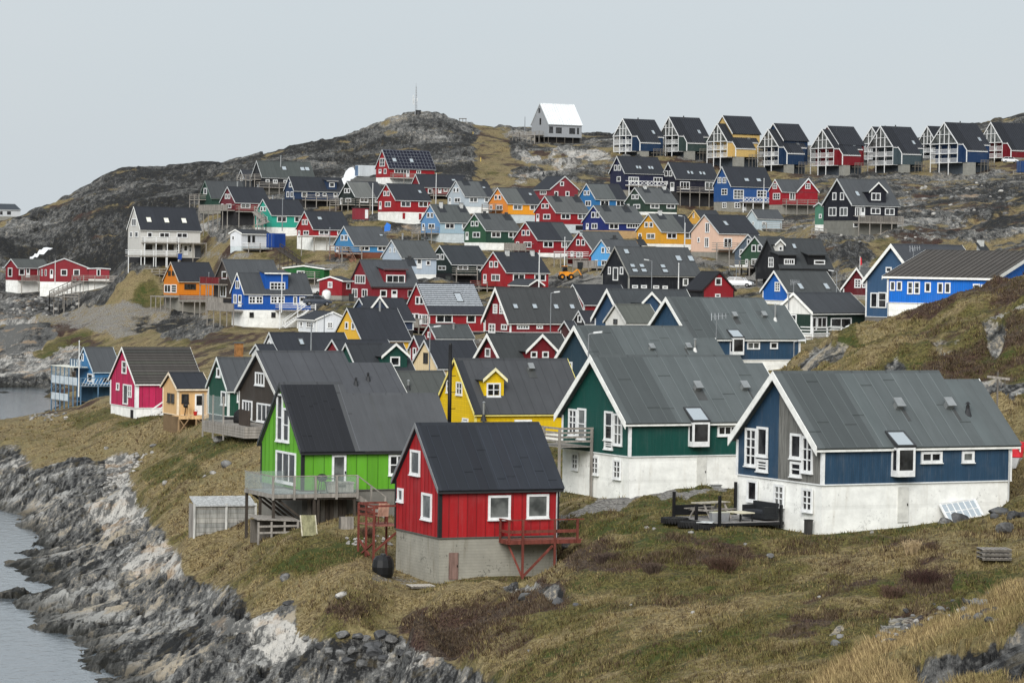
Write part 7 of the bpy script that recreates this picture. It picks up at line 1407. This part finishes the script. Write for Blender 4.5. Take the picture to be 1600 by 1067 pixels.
# rough timber drying frame on the hill behind the weathered blue house
p = at_d(1558, 640, 165); zt = at_d(1558, 590, 165).z; fr = thing('drying_rack', 'rough timber cross frame on the mossy hill behind the weathered blue house', 'frame', (p.x, p.y, p.z - 1)); hgt = zt - p.z + 1
part(fr, 'upright', GWD, (Vector((0, 0, -.5)), Vector((0, 0, hgt + .3)), .09)); part(fr, 'crossbar', GW, (Vector((-.55, 0, hgt + .05)), Vector((.62, 0, hgt - .07)), .12))
for x in (.18, .38): part(fr, 'hanger', GWD, (Vector((x, 0, hgt - .05)), Vector((x, 0, hgt - .5)), .04))
def car(px, py, d, rz, lab, col=(222, 224, 226), kk=1.0):
    p = at_d(px, py, d); g = max(p.z, ground(p.x, p.y)); o = thing('parked_car', lab, 'car', (p.x, p.y, g), rz, 'parked cars')
    cp = plain(col, .25, .1, .08); sec = [(-2.0, .45, .78, .8), (-1.9, .35, .95, .84), (-1.2, .32, 1.0, .86), (.9, .32, .98, .86), (1.6, .33, .86, .84), (2.0, .4, .68, .76)]
    def loft(sec, name, m, par):
        mb = MB(); vs = []
        for (x, z0, z1, w) in sec: vs += [(x, -w, z0), (x, w, z0), (x, w * 1.0, (z0 + z1) / 2), (x, w * .9, z1), (x, -w * .9, z1), (x, -w, (z0 + z1) / 2)]
        n = len(sec); fs = [tuple(range(5, -1, -1)), tuple(range((n - 1) * 6, n * 6))]
        for i in range(n - 1):
            for k in range(6): fs.append((i * 6 + k, i * 6 + (k + 1) % 6, (i + 1) * 6 + (k + 1) % 6, (i + 1) * 6 + k))
        mb.add(vs, fs); return mb.build(name, m, par, False)
    loft(sec, 'body', cp, o)
    mb = MB(); mb.prism([(-1.85, -.70, .96), (1.05, -.70, .96), (.3, -.62, 1.42), (-1.4, -.62, 1.42)], (0, 1.36, 0)); mb.build('window_glass', glass('dark'), o)
    mb = MB(); mb.prism([(-1.45, -.66, 1.40), (.38, -.66, 1.40), (.25, -.6, 1.47), (-1.35, -.6, 1.47)], (0, 1.26, 0)); mb.build('roof', cp, o)
    for x in (-1.9, -.5, .95):
        for y in (-.71, .70): part(o, 'pillar', cp, (Vector((x if x < 0 else 1.1, y, .93)), Vector((x * .74 if x != -.5 else -.5, y * .9, 1.42)), .07))
    for x in (-1.25, 1.28):
        for y in (-.82, .82):
            mb = MB(); mb.ring((0, 0, 0), .24, .09, (0, 1, 0), 16, 6); w_ = mb.build('wheel', TY, o); w_.location = (x, y, .33); mb = MB(); mb.cyl((0, -.06, 0), (0, .06, 0), .17, None, 12); mb.build('rim', plain((160, 162, 164), .3, .7), w_)
    for y in (-.6, .6): mb = MB(); mb.box((1.93, y - .16, .58), (2.02, y + .16, .72)); mb.build('headlight', glass('sky'), o)
car(1155, 449, 462, math.radians(-15), 'small white hatchback parked by the stilts of the green gabled house'); car(1578, 255, 790, math.radians(5), 'white car parked beside the red terrace house on the skyline'); car(496, 478, 455, math.radians(10), 'dark car parked behind the royal blue house', (58, 64, 74)); car(947, 430, 470, math.radians(40), 'dark car below the scarlet house', (40, 44, 50)) if 0 else None
def container(px, py, d, rz, L, col, lab, endcol=None):
    p = at_d(px, py, d); o = thing('shipping_container', lab, 'container', p, rz); m = paint(col, .28); mb = MB(); mb.box((-L / 2, -1.2, 0), (L / 2, 1.2, 2.5)); mb.build('body', m, o)
    mb = MB()
    for k in range(int(L / .3)): mb.box((-L / 2 + .1 + .3 * k, -1.24, .15), (-L / 2 + .22 + .3 * k, -1.201, 2.35))
    mb.build('corrugation', m, o)
    e = paint(endcol or col)
    for y in (-.58, .58): mb = MB(); mb.box((-L / 2 - .05, y - .55, .12), (-L / 2 - .002, y + .55, 2.4)); mb.build('door', e, o)
    for y in (-.5, .5): part(o, 'lock_rod', STEEL, (Vector((-L / 2 - .08, y, .15)), Vector((-L / 2 - .08, y, 2.35)), .05))
container(572, 276, 735, math.radians(20), 4.6, (206, 212, 216), 'white container with a blue end beside the solar roofed house', (70, 104, 140)); container(431, 387, 565, math.radians(40), 2.4, (20, 64, 140), 'short blue container beside the small white cabin'); container(965, 367, 545, math.radians(28), 4.0, (24, 46, 100), 'dark blue container beside the ultramarine house') if 0 else None; container(1602, 270, 700, math.radians(20), 3.0, (36, 70, 120), 'blue container at the right edge below the skyline')
# boats
def boat(p, rz, L, hull, cover, lab, motor=True):
    o = thing('motor_boat', lab, 'boat', p, rz); B = L * .17; mb = MB(); st = [(-L / 2, B, .35, 1.0), (-L * .1, B, .3, 1.0), (L * .25, B * .85, .34, 1.08), (L * .42, B * .4, .5, 1.16), (L / 2, .03, .8, 1.22)]; vs = []
    for (x, b, z0, z1) in st: vs += [(x, 0, z0), (x, b * .8, z0 + .15), (x, b, z1), (x, -b, z1), (x, -b * .8, z0 + .15)]
    fs = [(0, 1, 2, 3, 4)[::-1], tuple(range(20, 25))]
    for i in range(4):
        for k in range(5): fs.append((i * 5 + k, i * 5 + (k + 1) % 5, (i + 1) * 5 + (k + 1) % 5, (i + 1) * 5 + k))
    mb.add(vs, fs); mb.build('hull', plain(hull, .35), o)
    mb = MB(); mb.prism([(-L * .42, -B * .95, 1.03), (L * .2, -B * .85, 1.1), (L * .12, -B * .4, 1.7), (-L * .35, -B * .4, 1.65)], (0, B * 1.8, 0)); mb.build('cover', plain(cover, .6, 0, .3, 3), o)
    for x in (-L * .3, L * .15): part(o, 'cradle', GWD, (Vector((x, -B, .12)), Vector((x, B, .12)), .2, .24))
    if motor: mb = MB(); mb.prism([(-L / 2 - .5, -.22, 1.0), (-L / 2 - .02, -.22, 1.0), (-L / 2 - .05, -.22, 1.55), (-L / 2 - .42, -.22, 1.6)], (0, .44, 0)); mb.prism([(-L / 2 - .35, -.1, .1), (-L / 2 - .1, -.1, .1), (-L / 2 - .08, -.1, .998), (-L / 2 - .38, -.1, .998)], (0, .2, 0)); mb.build('outboard_motor', plain((22, 23, 25), .35), o)
    return o
p = hit(1602, 742, 140) or at_d(1602, 742, 170); w = at_d(1592, 742, 163); boat(w, math.radians(62), 4.6, (214, 216, 216), (206, 34, 46), 'boat under a red cover with a black outboard at the right edge')
boat(at_d(352, 406, 600), math.radians(4), 6.0, (224, 226, 226), (190, 50, 54), 'white motor boat with a red cover near the tall pale house', False)
# digger
p = at_d(884, 437, 455); dg = thing('digger', 'orange yellow wheeled digger parked among the middle houses', 'digger', p, math.radians(10)); dg.scale = (.78,) * 3; YL = plain((222, 142, 32), .45, 0, .2); 
mb = MB(); mb.prism([(-1.2, -.6, .7), (1.2, -.6, .7), (1.3, -.6, 1.2), (.2, -.6, 1.5), (-1.2, -.6, 1.4)], (0, 1.2, 0)); mb.build('body', YL, dg); mb = MB(); mb.prism([(-.7, -.5, 1.42), (.25, -.5, 1.52), (.15, -.5, 2.4), (-.65, -.5, 2.4)], (0, 1.0, 0)); mb.build('cab', glass('dark'), dg); mb = MB(); mb.box((-.75, -.55, 2.402), (.22, .55, 2.5)); mb.build('cab_roof', YL, dg)
part(dg, 'boom', YL, (Vector((1.1, 0, 1.1)), Vector((2.2, 0, 1.9)), .22)); part(dg, 'boom', YL, (Vector((2.2, 0, 1.9)), Vector((2.9, 0, .8)), .18)); mb = MB(); mb.prism([(2.6, -.6, .2), (3.2, -.6, .2), (3.0, -.6, .9), (2.6, -.6, .8)], (0, 1.2, 0)); mb.build('bucket', plain((60, 60, 60), .6), dg)
for x in (-.8, .85):
    for y in (-.75, .75): mb = MB(); mb.ring((0, 0, 0), .38, .2, (0, 1, 0), 14, 6); w_ = mb.build('wheel', TY, dg); w_.location = (x, y, .5); mb = MB(); mb.cyl((0, -.1, 0), (0, .1, 0), .22, None, 10); mb.build('rim', YL, w_)
# radio mast on the summit, hut beside it, second stick aerial near the hilltop house
p = at_d(649.5, 182, 889); o = thing('radio_mast', 'slender lattice radio mast on the rocky summit', 'mast', p); H_ = at_d(648, 136, 889).z - p.z
for k in range(3):
    c, s_ = .42 * math.cos(k * 2.094), .42 * math.sin(k * 2.094); part(o, 'mast_leg', STEEL, (Vector((c, s_, -.6)), Vector((c * .3, s_ * .3, H_)), .13))
mb = MB()
for k in range(12):
    z0, z1 = H_ * k / 12, H_ * (k + 1) / 12; f0, f1 = .42 - .29 * k / 12, .42 - .29 * (k + 1) / 12
    for j in range(3): mb.bar((f0 * math.cos(j * 2.094), f0 * math.sin(j * 2.094), z0), (f1 * math.cos((j + 1) * 2.094), f1 * math.sin((j + 1) * 2.094), z1), .06)
mb.build('lattice', STEEL, o)
for (x, z0, z1) in ((-.75, H_ * .42, H_ * .72), (-.5, H_ * .38, H_ * .6), (.35, H_ * .5, H_ * .62)): mb = MB(); mb.box((x - .14, -.3, z0), (x + .14, -.05, z1)); mb.build('antenna_panel', plain((196, 200, 202), .5), o)
part(o, 'top_rod', STEEL, (Vector((0, 0, H_)), Vector((0, 0, H_ + 1.0)), .1))
p = at_d(653.5, 181.5, 889); o = thing('equipment_hut', 'small black equipment hut beside the radio mast', 'hut', p); mb = MB(); mb.box((-.7, -.6, -.5), (.7, .6, 1.45)); mb.build('body', plain((30, 32, 34), .7), o); mb = MB(); mb.box((-.8, -.7, 1.452), (.8, .7, 1.58)); mb.build('roof', plain((50, 52, 54), .7), o); mb = MB(); mb.box((-.3, -.64, -.3), (.3, -.602, 1.1)); mb.build('door', plain((60, 62, 64), .6), o)
pole(820, 184, 203, 905, 'thin pole left of the hilltop house', STEEL, .08); pole(739, 206, 216, 870, 'yellow marker pole at the top of the grassy gully', plain((220, 190, 90), .6), .1, 'marker_pole', False); pole(751, 246, 262, 780, 'yellow marker pole down the grassy gully', plain((220, 190, 90), .6), .09, 'marker_pole', False)
p = at_d(723, 193, 905); o = thing('viewing_bench', 'small frame bench on the ridge right of the mast', 'bench', p); part(o, 'seat', GWD, (Vector((-1.1, 0, 1.3)), Vector((1.1, 0, 1.3)), .5, .2))
for x in (-.9, 0, .9): part(o, 'leg', GWD, (Vector((x, 0, -.5)), Vector((x, 0, 1.2)), .16))
# timber boardwalk between the low red house and the tall pale one
def rail_run(pts, lab, name='boardwalk', cat='boardwalk', mat=GW, hgt=1.0, wd=1.3):
    P3 = [at_d(*q) for q in pts]; o = thing(name, lab, cat, P3[0]); O = P3[0]
    for A, B in zip(P3[:-1], P3[1:]):
        a, b = A - O, B - O; part(o, 'walkway', mat, (a, b, wd, .12)); n = max(2, int((b - a).length / 2.2)); sd = Vector((0, -wd / 2, 0))
        for k in range(n + 1):
            q = a + (b - a) * k / n + sd; w = q + O; part(o, 'post', mat, (Vector((q.x, q.y, ground(w.x, w.y) - O.z - .4)), q + Vector((0, 0, hgt)), .14))
        for zz in (.5, 1.0): part(o, 'rail', mat, (a + sd + Vector((0, 0, zz * hgt)), b + sd + Vector((0, 0, zz * hgt)), .07, .12))
    return o
rail_run([(172, 441, 618), (184, 440, 612), (203, 428, 600), (262, 429, 590)], 'long grey timber boardwalk climbing from the low red house towards the orange one')
rail_run([(126, 441, 622), (78, 463, 606), (124, 464, 604)], 'grey timber stairs and landing below the broad red gable', 'outside_stairs', 'stairs')
rail_run([(398, 331, 595), (416, 347, 585), (403, 352, 582)], 'timber stairs at the right of the maroon house', 'outside_stairs', 'stairs')
rail_run([(438, 390, 545), (470, 412, 535)], 'dark timber steps from the blue container down the bank', 'outside_stairs', 'stairs', DKW)
rail_run([(1150, 418, 497), (1130, 430, 495)], 'low railings left of the green gabled house', 'railing', 'railing') if 0 else None
rail_run([(1583, 274, 735), (1604, 272, 730)], 'grey timber rail at the right edge below the terraces', 'railing', 'railing'); rail_run([(835, 214, 880), (812, 214, 882), (795, 212, 890)], 'timber ramp leading to the hilltop house', 'ramp', 'ramp')
rail_run([(1268, 366, 520), (1290, 368, 516)], 'grey timber landing at the sea green shed', 'landing', 'landing')
rail_run([(516, 394, 545), (545, 395, 542), (556, 414, 536)], 'reddish timber stairs below the sky blue house', 'outside_stairs', 'stairs', wood((130, 96, 78)))
# white tank and trailer near the low dark red outbuilding; propane like cylinder by the dark green house
for px, py, d, k, lab in ((510, 467, 470, 1.1, 'white plastic cistern before the low dark red outbuilding'), (1327, 523, 324, .8, 'white plastic tub on the grass before the dark green house')):
    p = at_d(px, py, d); o = thing('cistern', lab, 'tank', p); lathe([(.55 * k, -.2), (.6 * k, .1), (.6 * k, .8 * k), (.45 * k, 1.1 * k), (.12 * k, 1.2 * k)], 12).build('body', plain((222, 224, 222), .5), o, True); lathe([(.14 * k, 1.2 * k), (.14 * k, 1.3 * k), (.02, 1.32 * k)], 8).build('cap', plain((120, 122, 122), .5), o)
p = at_d(494, 460, 500); o = thing('trailer', 'white boxy trailer between the red and green outbuildings', 'trailer', p, .5); mb = MB(); mb.box((-.7, -.45, .25), (.7, .45, .95)); mb.build('box', plain((222, 224, 222), .5), o); mb = MB(); mb.box((-.75, -.5, .952), (.75, .5, 1.02)); mb.build('lid', plain((190, 192, 192), .5), o)
for y in (-.5, .5): mb = MB(); mb.ring((0, 0, 0), .2, .08, (0, 1, 0), 12, 5); w_ = mb.build('wheel', TY, o); w_.location = (0, y, .25)
def wheelie(px, py, d, col, lab):
    p = at_d(px, py, d); o = thing('wheelie_bin', lab, 'bin', p, .4); mb = MB(); mb.prism([(-.26, -.28, -.1), (.26, -.28, -.1), (.32, -.34, .95), (-.32, -.34, .95)], (0, .62, 0)); mb.build('body', plain(col, .6), o); mb = MB(); mb.box((-.36, -.4, .952), (.36, .34, 1.03)); mb.build('lid', plain(scale_rgb(col, .7), .6), o)
for a in [(281, 405, 596, (30, 70, 150), 'blue bin below the veranda of the tall pale house'), (700, 441, 512, (60, 64, 62), 'dark bin in front of the black green house'), (906, 420, 505, (40, 44, 46), 'dark bin below the scarlet house deck'), (1141, 434, 490, (90, 92, 90), 'grey bin beside the stilted green house'), (648, 398, 545, (70, 74, 76), 'grey bin between the light grey and powder blue houses'), (1350, 523, 322, (44, 60, 50), 'green bin at the corner of the dark green house'), (549, 470, 470, (50, 52, 54), 'black bin at the wine red house corner')]: wheelie(*a)
# small flag on the maroon gable
p = at_d(1343.5, 417, 428); o = thing('flag', 'red and white furled flag above the maroon gable', 'flag', p); part(o, 'staff', PALEP, (Vector((0, 0, -.4)), Vector((0, 0, 1.4)), .07)); mb = MB(); mb.prism([(.04, -.05, .2), (.3, -.05, .3), (.2, -.05, 1.2), (.04, -.05, 1.3)], (0, .1, 0)); mb.build('cloth', plain((190, 40, 50), .8), o)
# blue tarpaulin on the slope behind the sky blue house
p = at_d(605, 362, 560); o = thing('tarpaulin', 'bright blue tarpaulin sheet behind the sky blue house', 'tarpaulin', p); mb = MB(); mb.prism([(-.5, 0, 0), (.5, .1, .2), (.6, .2, 1.2), (-.1, .2, 1.6), (-.5, .1, .9)], (0, .25, 0)); mb.build('sheet', plain((30, 110, 200), .6), o); part(o, 'rope', STEEL, (Vector((.5, 0, .1)), Vector((1.0, .2, -.2)), .04))
p = at_d(563, 338, 590); o = thing('red_shed', 'little red shed with a white painted sign panel below the upper deck', 'shed', p, .45); mb = MB(); mb.box((-1.3, -.8, -.6), (1.3, .8, 1.5)); mb.build('wall', paint((136, 44, 56)), o); mb = MB(); mb.prism([(-1.4, -.95, 1.502), (1.4, -.95, 1.502), (1.4, -.95, 1.6), (-1.4, -.95, 1.6)], (0, 1.9, 0)); mb.build('roof', plain((70, 66, 66), .8), o); mb = MB(); mb.box((.6, -.84, -.4), (1.2, -.802, 1.2)); mb.build('door', white(), o)
# ------------------------------------------------------------------ boulders, stones, grass, shrubs
def mat_stone(c=(.13, .13, .128)):
    g = NG('stone'); o = g.obj(); p = g.pos(); n = g.noise(p, 1.2, 6, .68); n2 = g.noise(p, 7, 4, .7)
    col = g.mix(g.step(n, .3, .72), scale3(c, .35), scale3(c, 1.5)); col = g.mix(g.math('MULTIPLY', g.step(n2, .58, .7), .6), col, scale3(c, 2.4)); col = g.mix(g.math('MULTIPLY', g.step(n, .6, .7), .3), col, (.12, .10, .05))
    g.bump(g.math('ADD', n, g.math('MULTIPLY', n2, .5)), .6, .12); return g.fin(col, .9, 0, .25)
ST_D, ST_M, ST_P = mat_stone((.075, .077, .08)), mat_stone((.16, .16, .157)), mat_stone((.34, .33, .31))
import bmesh
def stone_mesh(seed, flat=.7):
    r = random.Random(seed); bm = bmesh.new(); bmesh.ops.create_icosphere(bm, subdivisions=2, radius=1)
    planes = [(Vector((r.gauss(0, 1), r.gauss(0, 1), r.gauss(0, .8))).normalized(), r.uniform(.55, .85)) for _ in range(9)]
    for v in bm.verts:
        co = v.co.copy()
        for n, d in planes:
            k = co.dot(n)
            if k > d: co -= n * (k - d)
        co += Vector((r.uniform(-.04, .04), r.uniform(-.04, .04), r.uniform(-.04, .04))); co.z *= flat; v.co = co
    me = bpy.data.meshes.new('boulder'); bm.to_mesh(me); bm.free(); return me
SM = [stone_mesh(k, .55 + .06 * (k % 5)) for k in range(9)]; SMM = {}
def stone(px, py, wpx, lab, mat, grp=None, dmin=45, name='boulder'):
    p = hit(px, py, dmin)
    if p is None: return
    k = random.randrange(len(SM)); key = (k, mat.name)
    if key not in SMM: m = SM[k].copy(); m.materials.clear(); m.materials.append(mat); SMM[key] = m
    o = bpy.data.objects.new(name, SMM[key]); COL.objects.link(o); r = wpx * p.y / FPX / 2 * 1.1
    o.location = (p.x, p.y, p.z + r * .12); o.scale = (r, r * random.uniform(.8, 1.1), r * random.uniform(.8, 1.1)); o.rotation_euler = (random.uniform(-.25, .25), random.uniform(-.25, .25), random.uniform(0, 6.3)); tag(o, lab, 'boulder', grp); return o
for a in [(1500, 815, 38, 'dark grey boulder on the turf right below the leaning old window', ST_D), (1476, 818, 26, 'brownish low boulder left of the dark one under the old window', ST_M), (1560, 806, 34, 'big dark angular boulder near the right edge above the pallets', ST_D), (1583, 810, 28, 'second dark boulder against the big angular one', ST_D), (1553, 815, 16, 'small dark boulder in front of the big angular one', ST_D), (1571, 836, 34, 'grey pointed boulder half sunk in the turf at the right', ST_M), (1598, 808, 22, 'dark boulder cut by the right edge', ST_D),
          (354, 729, 20, 'rounded grey boulder on the green slope', ST_M), (333, 741, 12, 'white stone on the green slope below the grey deck', ST_P), (320, 746, 8, 'smaller white stone left of the bigger one on the slope', ST_P), (258, 756, 12, 'white round stone on the tan slope', ST_P), (240, 699, 12, 'pale stone above the scree gully', ST_M), (166, 705, 8, 'small white stone on the turf of the point', ST_P), (345, 689, 26, 'flat pale slab lying below the plywood cabin deck', ST_P),
          (446, 908, 22, 'grey boulder in the tan grass left of the tank', ST_M), (535, 935, 24, 'flat pale stone in the dry grass', ST_P), (451, 948, 18, 'dark low boulder in the dry grass', ST_D), (824, 889, 22, 'grey boulder under the right red platform', ST_M), (835, 876, 20, 'dark rock against the foot of the right red platform', ST_D), (885, 857, 22, 'rough grey rock right of the red platform', ST_M),
          (821, 935, 30, 'flat lichened outcrop stone on the slope below the red house', ST_M), (873, 943, 24, 'dark sharp outcrop stone right of the flat lichened one', ST_D), (902, 946, 16, 'small dark stone at the end of the outcrop', ST_D), (986, 946, 7, 'tiny pale stone on the slope', ST_P), (827, 1018, 9, 'white stone in the heather', ST_P), (1082, 961, 9, 'white flat stone on the open slope', ST_P), (1094, 988, 6, 'tiny white stone on the open slope', ST_P), (1280, 936, 8, 'pale stone above the purple heather', ST_P), (1306, 1008, 20, 'light grey boulder near the foreground crest', ST_M), (1312, 996, 14, 'small grey stone just above the light boulder', ST_M),
          (1204, 870, 14, 'small grey rock on the turf below the patio', ST_M), (1011, 827, 9, 'white stone left of the tyres', ST_P), (1022, 828, 8, 'second pale stone left of the tyres', ST_P), (1080, 834, 12, 'pale stone before the middle tyre', ST_P), (1165, 851, 7, 'pale pebble in front of the patio', ST_P), (1362, 833, 9, 'pale stone at the foot of the white base', ST_P)]: stone(*a)
G1 = 'loose stones of the low rubble line on the right slope'
for k in range(34):
    f = k / 33; px = 1350 + 250 * f * .55 + random.uniform(-20, 40); py = 1003 - 62 * f * .9 + random.uniform(-9, 9); stone(px, py, random.uniform(7, 17), 'loose grey stone in the rubble line above the foreground crest', random.choice([ST_M, ST_M, ST_D, ST_P]), G1)
for k in range(16): stone(random.uniform(1500, 1570), random.uniform(940, 975), random.uniform(9, 22), 'loose grey stone in the rubble line above the foreground crest', random.choice([ST_M, ST_D]), G1)
G2 = 'big broken blocks along the shore below the red house'
for (px, py, w) in [(535, 1005, 26), (560, 998, 24), (578, 1012, 28), (596, 1003, 26), (610, 1016, 24), (585, 1030, 26), (552, 1022, 22), (545, 1040, 28), (530, 1030, 20), (625, 1022, 22), (640, 1032, 20), (500, 1012, 20), (520, 1046, 18), (565, 1044, 24), (600, 1036, 20), (655, 1036, 18), (480, 1003, 18), (515, 1018, 22), (572, 1004, 16), (590, 1016, 18)]: stone(px, py, w, 'dark broken block in the pile at the shore below the red house', random.choice([ST_D, ST_M, ST_M]), G2)
G3 = 'grey stones heaped below the low dark red house'
for k in range(70): stone(random.uniform(12, 122), 470 + random.uniform(-2, 26), random.uniform(6, 11), 'grey stone in the heap below the low dark red house', random.choice([ST_M, ST_P, ST_D, ST_M]), G3, 450)
G4 = 'pale stones of the scree gully on the point'
for k in range(60):
    f = random.random(); stone(225 - 60 * f + random.uniform(-14, 14), 708 + 60 * f + random.uniform(-6, 6), random.uniform(4, 9), 'pale stone in the scree gully running to the shore', ST_P, G4, 200)
G5 = 'pale stones at the edge of the point'
for k in range(40): stone(random.uniform(45, 105), 650 + random.uniform(-5, 7), random.uniform(3.5, 7), 'small pale stone on the grassy point by the bay', random.choice([ST_P, ST_M]), G5, 250)
for k in range(30): stone(random.uniform(540, 616), 845 + random.uniform(-6, 8), random.uniform(4, 10), 'pale rubble stone behind the tall red platform', ST_P, 'pale rubble behind the tall red platform', 140)
G6 = 'pale boulders on the slope below the terraces'
for k in range(60):
    px, py = random.uniform(1310, 1590), random.uniform(285, 385); stone(px, py, random.uniform(4, 11), 'pale grey boulder on the rocky slope below the terraces', random.choice([ST_M, ST_P]), G6, 380)
def shrub(px, py, r, hgt, n, col, lab):
    p = hit(px, py, 100); o = thing('dwarf_shrub', lab, 'shrub', p, 0, 'bare dwarf shrubs on the near slope'); mb = MB(); rr = random.Random(px)
    for k in range(n):
        a = rr.uniform(0, 6.28); q = Vector((math.cos(a), math.sin(a), 0)) * r * rr.random() ** .7 * .55; e = q * rr.uniform(1.3, 2.2) + Vector((rr.gauss(0, .1), rr.gauss(0, .1), hgt * rr.uniform(.5, 1.1))); m = q.lerp(e, .55) + Vector((rr.gauss(0, .04), rr.gauss(0, .04), .03))
        mb.bar(q - Vector((0, 0, .1)), m, .022); mb.bar(m, e, .014)
        for j in range(2): mb.bar(m.lerp(e, .3 * j), m.lerp(e, .3 * j) + Vector((rr.gauss(0, .12), rr.gauss(0, .12), rr.uniform(.06, .2))), .010)
    mb.build('branches', plain(col, .9, 0, .5, 4), o)['kind'] = 'stuff'
    mb = MB(); mb.cyl((0, 0, -.15), (0, 0, .12), .06, .04, 7); mb.build('stem', plain((70, 56, 44), .9), o)
for a in [(1425, 866, .55, .55, 55, (176, 156, 122), 'pale bare twigged dwarf shrub on the turf right of the patio'), (1128, 893, .9, .5, 130, (78, 58, 46), 'dark bare dwarf shrub on the slope below the tyres'), (1020, 897, .7, .4, 90, (84, 70, 60), 'grey brown dwarf shrub left of the dark one below the tyres'), (1446, 915, .8, .55, 120, (64, 44, 38), 'dark purple brown dwarf shrub below the pallet stack'), (1395, 935, .6, .4, 80, (88, 68, 56), 'low brown dwarf shrub left of the purple brown one'), (945, 880, .7, .35, 80, (80, 66, 58), 'sprawling grey dwarf shrub right of the small red house'), (575, 838, .6, .4, 90, (86, 66, 50), 'brown dwarf shrub by the tall red platform')]: shrub(*a)
# --- blades of grass and twigs, as geometry where the picture is near enough to show them
def covermesh(name, n, dmin, dmax, kind, hmin, hmax, width, pal, label):
    x0, y0, z0 = GX[:-1, :-1], GY[:-1, :-1], GZ[:-1, :-1]; ok = (PX[:-1, :-1] > -60) & (PX[:-1, :-1] < 1660) & (PY[:-1, :-1] < 1110) & (y0 > dmin) & (y0 < dmax)
    px, py = proj_np(GX, GY, GZ); area = np.abs((px[1:, :-1] - px[:-1, :-1]) * (py[:-1, 1:] - py[:-1, :-1]) - (px[:-1, 1:] - px[:-1, :-1]) * (py[1:, :-1] - py[:-1, :-1]))
    r = ROCK[:-1, :-1]; w = np.where(ok, area, 0) * np.clip(1 - r * 2.2, 0, 1) * np.clip(1 - GRAV[:-1, :-1] * 1.5, 0, 1) * (nearhouse[:-1, :-1] > .25)
    vis = py[1:, :-1] < py[:-1, :-1] + .0; w = w * vis
    he = HEATH[:-1, :-1]; w = w * (np.clip(he * 2.2 - .5, 0, 1) if kind == 'twig' else np.clip(1.3 - 1.3 * he, .12, 1)) * (z0 > .9)
    c = np.cumsum(w.ravel()); nt = n // 18; ti = np.searchsorted(c, RNG.random(nt) * c[-1]); na = n - nt * 9; idx = np.concatenate([np.repeat(ti, 9), np.searchsorted(c, RNG.random(na) * c[-1])])
    i, j = np.unravel_index(idx, w.shape); fi, fj = np.concatenate([np.repeat(RNG.random(nt), 9), RNG.random(na)]), np.concatenate([np.repeat(RNG.random(nt), 9), RNG.random(na)])
    lerp = lambda G: (G[i, j] * (1 - fj) + G[i, j + 1] * fj) * (1 - fi) + (G[i + 1, j] * (1 - fj) + G[i + 1, j + 1] * fj) * fi
    bx, by, bz = lerp(GX), lerp(GY), lerp(GZ); gr = lerp(GREEN)
    tuft = np.concatenate([np.ones(nt * 9), np.zeros(na)]); ja = RNG.random(n) * 6.283; jr = .16 * np.sqrt(RNG.random(n)) * tuft; bx, by = bx + np.cos(ja) * jr, by + np.sin(ja) * jr
    clump = fbm(bx, by, .8, 3, 71); tone = fbm(bx, by, .35, 3, 73); hz = (hmin + (hmax - hmin) * RNG.random(n)) * np.clip(.75 + .9 * clump, .3, 1.7) * (1 + .4 * tuft)
    wd = width * (by / 120) * (.6 + .8 * RNG.random(n)); ang = RNG.random(n) * 6.283
    lean = hz * (.5 + .9 * RNG.random(n)); lx, ly = np.cos(ang + 1.2) * lean * .6 + .25 * lean, np.sin(ang + 1.2) * lean * .6 - .35 * lean
    lx, ly = lx + np.cos(ja) * hz * .5 * tuft, ly + np.sin(ja) * hz * .5 * tuft
    dx, dy = np.cos(ang * .35 - .6) * wd, np.sin(ang * .35 - .6) * wd * .5
    V = np.empty((n, 3, 3), np.float32); V[:, 0] = np.stack([bx - dx, by - dy, bz - .05], -1); V[:, 1] = np.stack([bx + dx, by + dy, bz - .05], -1); V[:, 2] = np.stack([bx + lx, by + ly, bz + hz], -1)
    m = bpy.data.meshes.new(name); m.vertices.add(n * 3); m.vertices.foreach_set('co', V.ravel()); m.loops.add(n * 3); m.loops.foreach_set('vertex_index', np.arange(n * 3, dtype=np.int32)); m.polygons.add(n); m.polygons.foreach_set('loop_start', np.arange(0, n * 3, 3, dtype=np.int32)); m.polygons.foreach_set('loop_total', np.full(n, 3, np.int32)); m.update()
    k = np.clip(gr * 1.1 + .5 * tone + .3 * (RNG.random(n) - .5), 0, 1)[:, None]; pal = np.array(pal); colr = pal[0] * (1 - k) + pal[1] * k; v = np.clip(np.concatenate([np.repeat(RNG.random(nt), 9), RNG.random(na)]) + .25 * (RNG.random(n) - .5), 0, 1)[:, None]; colr = colr * (.55 + .9 * v); mixb = (RNG.random(n) < .14 + .5 * np.clip(he[i, j], 0, 1))[:, None]; colr = np.where(mixb, pal[2] * (.6 + .8 * v), colr)
    at = m.color_attributes.new('tint', 'FLOAT_COLOR', 'POINT'); arr = np.ones((n, 3, 4), np.float32); arr[:, :, :3] = colr[:, None]; at.data.foreach_set('color', arr.ravel())
    g = NG(name); m.materials.append(g.fin(g.attr('tint').outputs['Color'], .85, 0, .15)); o = bpy.data.objects.new(name, m); COL.objects.link(o); tag(o, label, 'grass' if kind != 'twig' else 'shrub', kind='stuff')
covermesh('grass', 360000, 85, 330, 'grass', .035, .15, .019, [(.265, .208, .105), (.118, .106, .036), (.085, .056, .034)], 'dry tan and olive grass covering the near slopes')
covermesh('crest_grass', 110000, 44, 84, 'grass', .04, .13, .014, [(.36, .275, .14), (.20, .17, .07), (.16, .11, .06)], 'pale dry grass on the nearest crest at the lower right')
covermesh('heather', 75000, 85, 330, 'twig', .05, .20, .015, [(.058, .034, .022), (.094, .068, .042), (.12, .092, .060)], 'dark red brown heather and bare dwarf shrubs on the slope')
